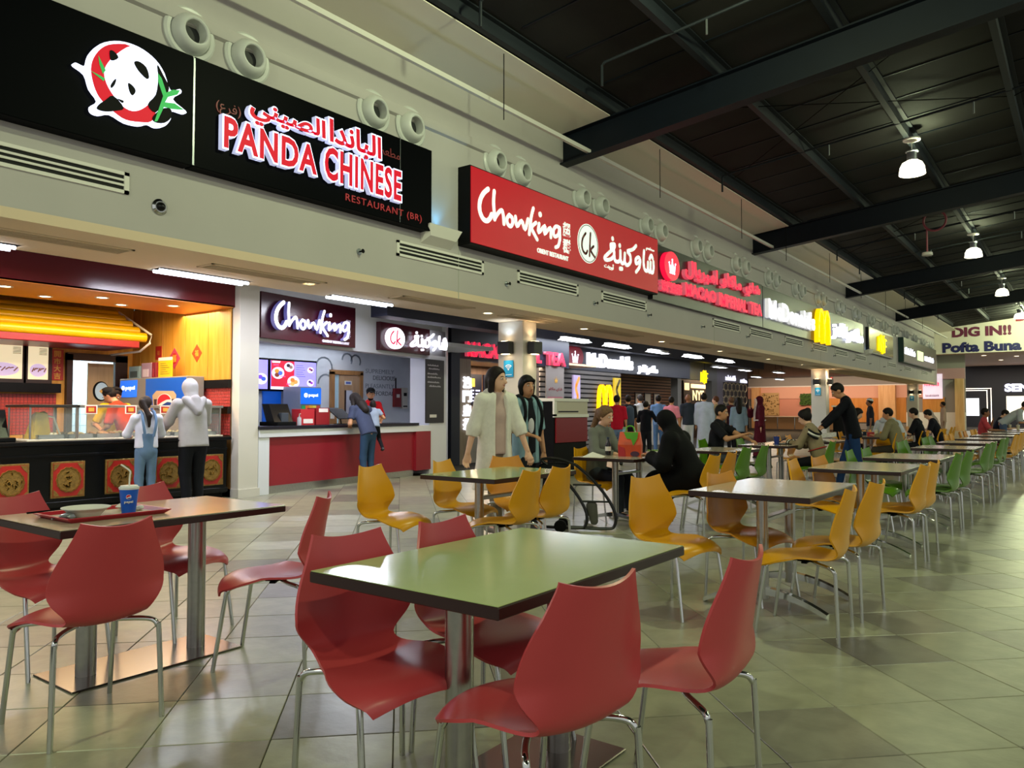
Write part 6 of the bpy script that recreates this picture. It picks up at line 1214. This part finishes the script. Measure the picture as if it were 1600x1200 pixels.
sdf_obj('cap', [J['ellf'](Vector(J['H'](0, -.018, .055)) / J['s'], (.092, .105, .078), None, ((0, .4, -.91), .01)), J['capf'](Vector(J['H'](0, .085, .075)) / J['s'], Vector(J['H'](0, .135, .075)) / J['s'], .05, .045, flat=((0, 0, 1), .25))], .014, cloth('#101014'), p, .02)
sdf_obj('beard', [J['ellf'](Vector(J['H'](0, .03, -.085)) / J['s'], (.055, .058, .042))], .012, mat('hair_0e0c0b', '#0e0c0b', .6), p, .02)
p, J = person('worker in a red and grey uniform half hidden behind the left screen', -11.9, 8.02, 20, 1.66, skin='tan', top='#8d8fa0', pants='#1c1d22', nod=10, res=.022)
# --- walking pair
p, J = person('woman with long dark hair in a cream open shirt walking past', -4.66, 5.95, -22, 1.69, 'walk', 'fair', '#b99f98', '#857967', '#1c1412', 'long', .3, lean=2, turn=26, hand_l=(-.31, .16, .84), hand_r=(.33, -.02, .80), res=.0125, fing=True, shoes='#6d655c', build=.97)
M_SHIRT = mat('cloth_cream_stripe', '#dad6cb', .7, var=.05, vs=30, bump=.15, bs=60)
S = J['s']; U = lambda v: Vector(v) / S
pr = [J['capf'](U(J['sh'][0]), U(J['sh'][1]), .076, .076), J['capf'](U(J['chest']) + Vector((0, -.012, .12)), U(J['pel']) - Vector((0, .015, .05)), .176, .180, flat=((0, 1, 0), .82)), J['capf'](U(J['pel']) - Vector((0, .015, .05)), U(J['pel']) - Vector((0, .0, .42)), .180, .245, flat=((0, 1, 0), .85), cut=True)]
for i in (0, 1): pr += [J['capf'](U(J['sh'][i]), U(J['el'][i]), .076, .070), J['capf'](U(J['el'][i]), U(J['el'][i]) + (U(J['wr'][i]) - U(J['el'][i])) * .35, .068, .062, cut=True)]
pr.append(('sub', np.array((0, .23 * S, 1.02 * S)), np.array((.085, .19, .9)) * S, None, None)); pr.append(('sub', np.array((0, .06 * S, 1.53 * S)), np.array((.08, .1, .1)) * S, None, None))
sdf_obj('open_shirt', pr, .0125, M_SHIRT, p, .03)
p, J = person('boy with a dark bowl haircut wearing a light blue vest and black backpack straps', -4.80, 6.66, -12, 1.64, 'walk', 'tan', '#14161c', '#191b22', '#0f0d0d', 'bob', .4, turn=-12, hand_l=(-.24, .05, .82), hand_r=(.14, .20, 1.08), res=.0125, fing=True, build=.95, shoes='#1b1b1e')
S = J['s']; pr = [J['capf'](U(J['sh'][0]), U(J['sh'][1]), .074, .074), J['capf'](U(J['chest']) + Vector((0, -.01, .12)), U(J['pel']) - Vector((0, .01, .18)), .156, .175, flat=((0, 1, 0), .78), cut=True)]
for i in (0, 1): pr += [J['capf'](U(J['sh'][i]), U(J['el'][i]), .072, .066, cut=True)]
pr.append(('sub', np.array((0, .22 * S, 1.15 * S)), np.array((.075, .19, .75)) * S, None, None)); pr.append(('sub', np.array((0, .05 * S, 1.53 * S)), np.array((.075, .1, .1)) * S, None, None))
sdf_obj('blue_vest', pr, .0125, cloth('#7fa0ab'), p, .03)
sdf_obj('tee_print', [J['ellf'](U(J['chest']) + Vector((0.01, .088, -.08)), (.05, .03, .11))], .0125, cloth('#c9c8cc'), p, .02)
for q in (-1, 1): ribbon(p, 'backpack_strap', [J['chest'] + Vector((q * .10, -.13, .1)), J['sh'][0 if q < 0 else 1] * .7 + J['neck'] * .3 + Vector((0, -.03, .08)), J['sh'][0 if q < 0 else 1] * .7 + J['neck'] * .3 + Vector((0, .07, .04)), J['chest'] + Vector((q * .12, .125, .02)), J['pel'] + Vector((q * .15, .05, .12))], .018, 0, cloth('#15161a'))
sdf_obj('backpack', [J['capf'](U(J['chest']) + Vector((0, -.20, .08)), U(J['pel']) + Vector((0, -.20, .05)), .12, .13, flat=((0, 1, 0), .6))], .018, cloth('#15161a'), p, .03)
# --- seated in the middle
p, J = person('woman with a light brown ponytail in a grey cardigan seated at the table', -4.76, 8.04, -6, 1.66, 'sit', 'fair', '#6a6b65', '#2c3038', '#6d5138', 'pony', .95, lean=10, nod=12, hand_l=(-.10, .42, .80), hand_r=(.16, .42, .80), res=.014, fing=True, hem=.14, shoes='#d8d4cc')
p, J = person('woman wrapped in a black cloak hunched over the table', -3.32, 7.62, 184, 1.64, 'sit', 'tan', robe='#08080b', hijab='#08080b', lean=26, nod=16, hand_l=(-.14, .46, .82), hand_r=(.16, .44, .82), res=.016, build=1.12, fing=True)
p, J = person('man in a black T-shirt seated with his arms on the table', -4.72, 11.62, 4, 1.74, 'sit', 'tan', '#15151b', '#3c4048', '#0f0d0c', 'short', .42, lean=8, nod=6, hand_l=(-.02, .60, .80), hand_r=(.10, .48, .90), res=.016, fing=True, build=1.08)
p, J = person('woman with a dark bun in a beige striped sweater seated holding a phone', -3.22, 12.0, 182, 1.62, 'sit', 'fair', '#8a7a60', '#14141a', '#15100f', 'bun', .95, lean=18, nod=14, hand_l=(-.04, .50, .84), hand_r=(.08, .50, .84), res=.016, fing=True, build=1.12, hem=.12)
S = J['s']; c0 = J['chest'] + J['up'] * .12
for k, (cc, dz) in enumerate((('#15151a', 0), ('#e0dcd2', .035), ('#15151a', .07))):
    ribbon(p, 'chevron_stripe', [J['sh'][0] + Vector((-.03, .02, .045 - dz)), J['sh'][0] + Vector((-.045, -.085, -.03 - dz)), c0 + Vector((0, -.128, -.05 - dz)), J['sh'][1] + Vector((.045, -.085, -.03 - dz)), J['sh'][1] + Vector((.03, .02, .045 - dz))], .016, 0, cloth(cc))
    for i in (0, 1):
        e = J['wr'][i]; d = (J['el'][i] - e).normalized(); ring = []; a = d.orthogonal().normalized(); b_ = d.cross(a)
        for q in range(10): ring.append(e + d * (.02 + .022 * k) + (a * math.cos(q * .628) + b_ * math.sin(q * .628)) * .046)
        MB().tube(ring, .011, 6, closed=True).build('cuff_stripe', cloth(cc), p)
for k, (cc, z) in enumerate((('#a0342c', .14), ('#15151a', -.02), ('#e0dcd2', -.05))):
    ring = []; o = J['pel'] + J['up'] * z
    for q in range(20): ring.append(o + Vector((.172 * math.cos(q * .314), 0, 0)) + J['fw'] * .128 * math.sin(q * .314))
    MB().tube(ring, .009, 6, closed=True).build('hem_stripe', cloth(cc), p)
t = thing('mobile_phone', 'dark mobile phone held by the woman in the striped sweater', 'phone', (-3.22 - .56, 12.02, .81), R(90)); mb = MB(); mb.box(-.036, .036, -.075, .075, -.004, .004, Euler((R(-30), 0, 0)).to_matrix().to_4x4(), c=.003); mb.build('case', M_BLACK, t, smooth=False); mb = MB(); mb.box(-.033, .033, -.07, .07, .004, .005, Euler((R(-30), 0, 0)).to_matrix().to_4x4()); mb.build('screen', mat('phone_screen', '#2c2a5a', .2, em='#403a80', es=.4), t)
p, J = person('man in a navy sweater and jeans walking left, leaning over a table', -2.95, 12.85, 196, 1.74, 'walk', 'tan', '#0c0d15', '#1d3560', '#120f0e', 'short', 1.0, lean=12, nod=28, hand_l=(-.34, .46, 1.0), hand_r=(-.12, .52, .98), res=.015, fing=True, hem=.1, build=1.05)
# --- queue in front of the burger shop and further shops
Q = [('man in a bright red T-shirt and light jeans standing with his back turned', -8.80, 15.85, 112, 1.62, dict(top='#c01a34', pants='#6d7fa6', skin='tan', turn=-25)),
     ('man in black carrying a grey backpack behind the red T-shirt', -9.45, 17.6, 130, 1.66, dict(top='#14161e', pants='#1c1e26', skin='tan', bag='#3c4a60')),
     ('boy in a dark navy jacket with a raised phone', -8.75, 17.2, 100, 1.5, dict(top='#10131f', pants='#1a1c26', skin='fair', sleeve=1, hand_r=(.12, .3, 1.35), hand_l=(-.12, .3, 1.3))),
     ('grey-haired man in a white T-shirt facing the burger counter', -10.2, 19.8, 150, 1.72, dict(top='#c8c8cc', pants='#8d877c', skin='tan', hair='#3c3633', lean=8)),
     ('man in a pale blue T-shirt and denim shorts in the queue', -9.75, 19.95, 120, 1.70, dict(top='#5f7fae', pants='#4a6a96', skin='tan', short=True)),
     ('man in a pink shirt in the queue', -9.05, 19.3, 100, 1.64, dict(top='#cf7f96', pants='#55504c', skin='tan')),
     ('man in a red shirt behind the pink shirt', -9.3, 20.9, 60, 1.68, dict(top='#c0282c', pants='#2c2c32', skin='brown')),
     ('bald man in a dark grey shirt in the queue', -8.85, 19.95, 130, 1.72, dict(top='#2c3442', pants='#c9ccd4', skin='brown', hs='bald')),
     ('man in a long white robe walking away from the queue', -8.45, 20.1, 110, 1.74, dict(robe='#b4c0dc', skin='tan')),
     ('man with a beige shirt and backpack looking left', -8.55, 21.2, 180, 1.68, dict(top='#a8926e', pants='#8a7a62', skin='fair', bag='#5c6472', hair='#5a3622')),
     ('person in a maroon top with a dark shoulder bag', -8.25, 21.6, 150, 1.66, dict(top='#4a1c26', pants='#1c1a22', skin='tan', hair='#6a4a38', bag='#20182a')),
     ('woman with long dark hair in a blue striped blouse', -7.65, 20.55, 120, 1.62, dict(top='#8aa0bc', pants='#12121a', skin='tan', hs='long', sleeve=.9, hem=.2)),
     ('woman in a maroon robe and headscarf with white trim holding a phone', -7.05, 20.5, 215, 1.64, dict(robe='#4c0f20', hijab='#4c0f20', skin='fair', hand_r=(.1, .25, 1.42), trim=True)),
     ('person in dark clothes and a white cap standing by the far orange panels', -5.0, 23.8, 200, 1.62, dict(top='#20222c', pants='#8a8578', skin='brown', capw='#d8d8d8')),
     ('distant person in beige clothes standing beyond the tables', -4.5, 33.9, 200, 1.62, dict(top='#b89a84', pants='#a48a76', skin='brown', sleeve=.9)),
     ]
for lab, x, y, f, ht, o in Q:
    o = dict(o); bag = o.pop('bag', None); short = o.pop('short', False); trim = o.pop('trim', False); capw = o.pop('capw', None)
    p, J = person(lab, x, y, f, ht, 'stand', res=.026, grp='people standing beyond the tables', **o)
    if bag: sdf_obj('backpack', [J['capf'](Vector(J['chest']) / J['s'] + Vector((0, -.19, .08)), Vector(J['pel']) / J['s'] + Vector((0, -.19, .06)), .12, .13, flat=((0, 1, 0), .6))], .026, cloth(bag), p, .03)
    if trim:
        ring = [Vector((.19 * math.cos(q * .314), .14 * math.sin(q * .314), 1.02)) for q in range(20)]; MB().tube(ring, .016, 6, closed=True).build('white_trim', cloth('#d8cfd0'), p)
        for q in (-1, 1): MB().tube([J['H'](q * .06, .10, .06), J['H'](q * .075, .085, -.06), J['chest'] + Vector((q * .05, .14, .02)), J['pel'] + Vector((q * .05, .15, .1))], .012, 6).build('white_trim', cloth('#d8cfd0'), p)
    if capw: sdf_obj('cap', [J['ellf'](Vector(J['H'](0, -.01, .035)) / J['s'], (.1, .115, .09), None, ((0, .3, -.95), -.01))], .02, cloth(capw), p, .02)
# --- people seated farther off
FAR = [('dark-haired person in dark blue seated at the left of the khaki man', -4.15, 17.6, 10, dict(top='#1c2436', pants='#1a1c24', skin='fair', lean=14, nod=16, sleeve=.9, hs='bob', hair='#1a1210')),
       ('person in a white hooded top seen from behind at the far table', -3.45, 18.05, 95, dict(top='#c3cad4', pants='#3c4048', skin='tan', lean=14, sleeve=.98, build=1.15, hood='#c3cad4')),
       ('man in a khaki shirt seated with his back to the aisle', -2.98, 16.62, 172, dict(top='#7c7458', pants='#3a3630', skin='tan', lean=16, nod=8, sleeve=.9, build=1.12, turn=10)),
       ('man in a black T-shirt seated behind the khaki man', -2.92, 18.9, 176, dict(top='#0f1016', pants='#20222a', skin='fair', lean=12, nod=12)),
       ('person in a beige headscarf leaning at a far table', -3.05, 22.45, 170, dict(top='#a48a7c', pants='#6a5c54', skin='fair', lean=20, nod=22, sleeve=.9, hijab='#a8968c')),
       ('dark-haired man in a black shirt leaning over a far table', -2.92, 21.5, 178, dict(top='#11131c', pants='#23252c', skin='fair', lean=20, nod=22, sleeve=.45)),
       ('man in a rust red shirt seated drinking in the far row', -2.22, 23.15, 8, dict(top='#b0424a', pants='#3c3836', skin='brown', lean=8, nod=0, hand_l=(-.05, .26, 1.02), sleeve=.45)),
       ('man in a navy T-shirt seated resting his head in the far row', -2.12, 25.35, 5, dict(top='#161b2c', pants='#23252c', skin='fair', lean=18, nod=26, sleeve=.45))]
for lab, x, y, f, o in FAR:
    o = dict(o); hood = o.pop('hood', None)
    p, J = person(lab, x, y, f, 1.70, 'sit', res=.024, grp='people seated at the far tables', **o)
    if hood: sdf_obj('hood_fold', [J['capf'](Vector(J['neck']) / J['s'] + Vector((-.1, -.06, .0)), Vector(J['neck']) / J['s'] + Vector((.1, -.06, 0)), .07, .07), J['capf'](Vector(J['neck']) / J['s'] + Vector((0, -.06, .0)), Vector(J['neck']) / J['s'] + Vector((0, -.15, -.1)), .08, .05)], .024, cloth('#b4bcc8'), p, .03)
person('man in a light grey T-shirt bending over the farthest tables', -1.85, 24.5, 10, 1.74, 'stand', skin='tan', top='#a9b0b4', pants='#4a5a78', hair='#120f0e', lean=52, nod=10, hand_l=(-.1, .62, .95), hand_r=(.14, .6, .95), res=.024)
chair('yellow', -3.42, 17.98, 95, 'yellow chair under the person in the white hooded top')
# ------------------------------------------------------------------ things on the tables
TZ = .7517
M_TRAY = mat('tray_red', '#a8172a', .35); M_PAPER = mat('paper_white', '#dedad2', .6)
def tray(label, x, y, rz, w=.34, l=.46):
    t = thing('serving_tray', label, 'tray', (x, y, TZ), rz)
    a, b = w / 2, l / 2; mb = MB(); mb.box(-a + .02, a - .02, -b + .02, b - .02, 0, .006, c=.002); mb.build('base', M_TRAY, t, smooth=False)
    v = []; 
    for (sx, sy, z) in ((1 - .04 / w, 1 - .04 / l, .004), (1, 1, .022), (1 + .02 / w, 1 + .02 / l, .022), (1 + .02 / w, 1 + .02 / l, .018), (1 - .02 / w, 1 - .03 / l, 0.0)): v += [(-a * sx, -b * sy, z), (a * sx, -b * sy, z), (a * sx, b * sy, z), (-a * sx, b * sy, z)]
    f = [(4 * r + i, 4 * r + (i + 1) % 4, 4 * r + 4 + (i + 1) % 4, 4 * r + 4 + i) for r in range(4) for i in range(4)]
    MB().add(v, f).build('rim', M_TRAY, t, smooth=False); return t
tray('red plastic tray holding a bowl and a blue cup on the left table', -3.80, 1.80, 0)
t = thing('placemat', 'beige paper liner lying in the red tray', 'paper', (-3.80, 1.80, TZ + .0065)); B(-.145, .145, -.205, .205, 0, .0008).build('sheet', mat('liner_beige', '#b8a488', .6), t)
t = thing('paper_bowl', 'white disposable bowl in the red tray', 'bowl', (-3.76, 1.70, TZ + .0075)); MB().lathe([(.055, 0), (.06, .004), (.098, .045), (.104, .046), (.104, .042), (.096, .040), (.058, .006), (.0, .006)], 28, cap=False).build('shell', M_PAPER, t); MB().lathe([(.0, .012), (.066, .013)], 24, cap=False).build('leftover_soup', mat('soup_green', '#9aa08a', .3), t)
t = thing('soft_drink_cup', 'blue paper cola cup with lid and bent straw on the tray', 'cup', (-3.72, 1.88, TZ + .0075)); s = 1.0
MB().lathe([(.030, 0), (.031, .004), (.043, .118)], 28).build('paper_cup', mat('cup_blue', '#0a55c2', .4), t); MB().lathe([(.044, .116), (.0455, .120), (.0455, .127), (.04, .129), (.038, .134), (.0, .134)], 28, cap=False).build('lid', mat('lid_white', '#d9dede', .3), t)
MB().tube(crom([(0, 0, .06), (.004, 0, .17), (.006, .002, .20), (-.006, -.012, .218), (-.022, -.03, .235)], 3), .0042, 8).build('straw', M_PAPER, t)
ang = 62
CFR = Matrix.Rotation(R(ang), 4, 'Z') @ WF((0, -.0385, 0), (1, 0))
cupm = CFR
MB().prism(disc_poly(.0, .082, .0115), .0, .003, cupm).build('globe_rim', MATS['print_white'], t, smooth=False); MB().prism([(.0105 * math.cos(R(a)), .082 + .0105 * math.sin(R(a))) for a in range(20, 201, 15)], .003, .0036, cupm).build('globe_red', MATS['print_red'], t, smooth=False); MB().prism([(.0105 * math.cos(R(a)), .082 + .0105 * math.sin(R(a))) for a in range(215, 361, 15)], .003, .0036, cupm).build('globe_blue', MATS['print_blue'], t, smooth=False)
text('pepsi', -.019, .019, .050, .064, -.0035, .0028, cupm, 'lettering', M_PAPER, t, .02)
t = thing('plastic_fork', 'grey plastic spoon lying in the red tray', 'cutlery', (-3.79, 1.62, TZ + .008), R(20)); MB().tube([(0, -.07, .004), (0, .0, .006), (0, .05, .008)], .004, 6).build('handle', M_GREYM, t); MB().ball((0, .07, .009), (.014, .024, .004), 10, 6).build('bowl_end', M_GREYM, t)
t = thing('chopsticks', 'pair of black chopsticks resting across the tray', 'chopsticks', (-3.90, 1.62, TZ + .03), R(-15))
for q in (-1, 1): MB().tube([(q * .008, -.11, 0), (q * .004, .12, .012)], [.0035, .002], 6).build('stick', M_BLACKM, t)
for i, (x, y, sz) in enumerate(((-3.72, 1.60, .04), (-3.86, 1.93, .045), (-3.80, 1.97, .03))):
    t = thing('crumpled_napkin', ('crumpled silver wrapper beside the bowl', 'crumpled white napkin behind the blue cup', 'small folded white napkin at the tray end')[i], 'napkin', (x, y, TZ + .0078)); mb = MB(); rg = random.Random(i + 5)
    mb.ball((0, 0, sz * .42), (sz, sz * .8, sz * .42), 9, 6); mb.v = [(a * rg.uniform(.75, 1.2), b * rg.uniform(.75, 1.2), c * rg.uniform(.8, 1.05)) for a, b, c in mb.v]; mb.build('paper', M_GREYM if i == 0 else M_PAPER, t, smooth=False)
# table of the grey-cardigan woman
bx, by = -4.18, 7.76
t = thing('shopping_bag', 'orange and red plastic carrier bag with a green top on the table', 'bag', (bx + .08, by - .08, TZ), R(20))
def bag_mesh(z0, z1, w0, w1, d0, d1): return [(-w0, -d0, z0), (w0, -d0, z0), (w0, d0, z0), (-w0, d0, z0), (-w1, -d1, z1), (w1, -d1, z1), (w1, d1, z1), (-w1, d1, z1)]
QF = [(0, 1, 5, 4), (1, 2, 6, 5), (2, 3, 7, 6), (3, 0, 4, 7)]
mb = MB(); mb.add(bag_mesh(0, .13, .125, .128, .07, .075), QF + [(3, 2, 1, 0)]); mb.add(bag_mesh(.13, .27, .128, .11, .075, .03), QF + [(4, 5, 6, 7)]); mb.build('bag_body', mat('bag_orange', '#d8481a', .4, var=.1, vs=10), t, smooth=False)
mb = MB(); mb.prism([(-.06, .27), (.10, .27), (.09, .2), (.045, .12), (.02, .19), (-.03, .2)], 0, .004, Matrix.Translation((0, -.02, 0)) @ WF((0, -.062, 0), (1, 0)) @ Matrix.Rotation(R(0), 4, 'X')); mb.build('green_drip', mat('bag_green', '#5aa81e', .4), t, smooth=False)
MB().prism(disc_poly(.06, .03, .05, .03, 14), 0, .004, WF((0, -.074, 0), (1, 0))).build('purple_patch', mat('bag_purple', '#4a1c3c', .4), t, smooth=False); MB().prism([(-.12, .0), (-.04, .0), (-.05, .09), (-.12, .12)], 0, .004, WF((0, -.074, 0), (1, 0))).build('red_patch', mat('bag_red', '#b81c28', .4), t, smooth=False)
MB().tube(crom([(-.05, 0, .27), (-.03, 0, .33), (.03, 0, .33), (.05, 0, .27)], 4), .008, 6).build('handle', MATS['bag_green'], t)
t = thing('water_bottle', 'large clear water bottle with blue label beside the orange bag', 'bottle', (bx - .10, by + .12, TZ)); MB().lathe([(.048, 0), (.05, .01), (.05, .2), (.045, .24), (.02, .28), (.018, .30)], 18).build('bottle', mat('pet_blue', '#9fc0dd', .08, alpha=.55), t); MB().lathe([(.0512, .09), (.0512, .19)], 18, cap=False).build('label', mat('label_blue', '#1f4fa0', .4), t); MB().lathe([(.02, .30), (.02, .32)], 12).build('cap', mat('cap_green', '#6a9a72', .4), t)
t = thing('cola_bottle', 'small dark cola bottle on the table before the cardigan woman', 'bottle', (bx - .22, by - .05, TZ)); MB().lathe([(.03, 0), (.033, .01), (.033, .12), (.015, .17), (.013, .19)], 14).build('bottle', mat('cola_dark', '#16181f', .15), t); MB().lathe([(.0338, .05), (.0338, .1)], 14, cap=False).build('label', M_PAPER, t); MB().lathe([(.016, .19), (.016, .205)], 10).build('cap', mat('cap_dark', '#20304a', .4), t)
t = thing('paper_sheet', 'white food paper lying at the near left of the table', 'paper', (bx - .22, by - .36, TZ), R(25)); MB().add([(-.12, -.09, 0), (.12, -.09, 0.0), (.12, .09, .0), (-.12, .09, .0), (-.02, .02, .05)], [(0, 1, 4), (1, 2, 4), (2, 3, 4), (3, 0, 4), (3, 2, 1, 0)]).build('sheet', M_PAPER, t, smooth=False)
tray('red tray in front of the woman in black', bx + .22, by + .28, R(4), .30, .40)
t = thing('food_box', 'small food box with green salad on the red tray', 'food', (bx + .22, by + .22, TZ + .008)); B(-.07, .07, -.06, .06, 0, .04, c=.004).build('box', M_PAPER, t, smooth=False); mb = MB(); rg = random.Random(2)
for k in range(14): mb.ball((rg.uniform(-.05, .05), rg.uniform(-.04, .04), .045), (.02, .018, .014), 7, 5)
tag(mb.build('salad', mat('salad_green', '#6a8a4a', .5, var=.2, vs=20), t), kind='stuff')
# table of the seated man and the sweater woman
t = thing('paper_cup', 'small dark blue paper cup on the seated man\'s table', 'cup', (-3.78, 11.72, TZ)); MB().lathe([(.032, 0), (.033, .004), (.045, .12), (.047, .122), (.043, .12), (.03, .01)], 18, cap=False).build('cup', mat('cup_navy', '#152c78', .4), t); MB().lathe([(.0, .1), (.042, .1)], 16, cap=False).build('drink', M_BLACK, t)
t = thing('dark_tray', 'dark serving tray with wrappers in front of the sweater woman', 'tray', (-3.72, 12.02, TZ)); B(-.15, .15, -.2, .2, 0, .012, c=.004).build('base', M_BLACKM, t, smooth=False); B(-.1, .08, -.12, .1, .012, .016).build('liner', M_PAPER, t)
# table carrying folded paper
t = thing('folded_newspaper', 'folded white and pink printed papers on the table by the walking man', 'newspaper', (-3.62, 13.5, TZ), R(25))
for k, (a, c) in enumerate(((0, '#c9c6c6'), (14, '#bfa8a2'), (-12, '#d2d0d0'))): mb = MB(); M_ = Matrix.Translation((.03 * k, .02 * k, .02 + .035 * k)) @ Euler((R(6 * k), R(12 - 9 * k), R(a))).to_matrix().to_4x4(); mb.box(-.2, .2, -.14, .14, 0, .012, M_); mb.box(-.16, .02, -.1, .0, .012, .0128, M_); mb.build('folded_sheet', mat('newsprint_%d' % k, c, .6, var=.2, vs=25), t, smooth=False)
# far tables
def box_thing(label, x, y, c1, c2):
    t = thing('meal_box', label, 'box', (x, y, TZ)); B(-.07, .07, -.07, .07, 0, .05, c=.004).build('box', mat('mb_' + c1[1:], c1, .5), t, smooth=False); B(-.075, .075, -.075, .075, .05, .085, c=.006).build('lid', mat('mb_' + c2[1:], c2, .5), t, smooth=False)
box_thing('white-lidded red meal box on the khaki man\'s table', -3.72, 16.6, '#a01c20', '#d8d4cc'); box_thing('plain red meal box on the khaki man\'s table', -3.50, 16.75, '#a01c20', '#a8242a')
for i, (x, y, l) in enumerate(((-3.38, 16.6, 'pale takeaway cup nearest the khaki man'), (-3.3, 17.05, 'pale takeaway cup farther along the khaki man\'s table'), (-1.75, 25.3, 'pale yellow drink cup near the navy T-shirt man'), (-1.55, 25.2, 'pale drink cup at the right of the farthest table'))):
    t = thing('takeaway_cup', l, 'cup', (x, y, TZ)); MB().lathe([(.03, 0), (.044, .12)], 16).build('cup', mat('cup_cream', '#d8cfae', .5), t); MB().lathe([(.047, .12), (.047, .13), (.03, .136)], 16).build('lid', M_WHITE, t); MB().tube([(0, 0, .13), (.01, 0, .2)], .004, 6).build('straw', M_PAPER, t)
# stroller beside the cardigan woman
t = thing('baby_stroller', 'black folded stroller frame with bags beside the cardigan woman', 'stroller', (-4.22, 6.95, 0), R(25)); t.scale = (.88, .88, .86); M_TB = mat('black_tube', '#0c0c0e', .3)
for q in (-1, 1): MB().tube(crom([(q * .17 - .30, -.02, .80), (q * .17 - .12, .0, .64), (q * .17 + .06, .0, .42), (q * .17 + .16, 0, .22), (q * .17 + .15, 0, .07), (q * .17 + .05, 0, .035), (q * .17 - .35, .02, .035)], 4), .019, 8).build('side_frame', M_TB, t)
for (x_, z_) in ((.0, .56), (.10, .36), (-.1, .05)): MB().tube([(x_ - .17, 0, z_), (x_ + .17, 0, z_)], .012, 8).build('cross_bar', M_TB, t)
MB().tube(crom([(-.47, -.02, .80), (-.55, -.02, .86), (-.42, -.02, .88), (-.28, -.02, .86), (-.13, -.02, .80)], 4), .018, 8).build('push_handle', M_TB, t)
for q in (-1, 1): MB().lathe([(.065, -.015), (.075, -.008), (.075, .008), (.065, .015)], 18, Matrix.Translation((-.30 + q * .0, q * .16, .075)) @ Matrix.Rotation(R(90), 4, 'X')).build('wheel', M_BLACKM, t)
sdf_obj('fabric_seat', [('cap', np.array((-.40, .02, .68)), np.array((-.40, .02, .46)), .13, .15, {}), ('cap', np.array((-.52, .02, .74)), np.array((-.28, .02, .76)), .08, .07, {})], .02, cloth('#0e0e11'), t, .05)
sdf_obj('grey_pouch', [('cap', np.array((.05, .03, .30)), np.array((.08, .03, .12)), .07, .05, {'flat': ((0, 1, 0), .5)})], .015, cloth('#5c5a54'), t, .03)
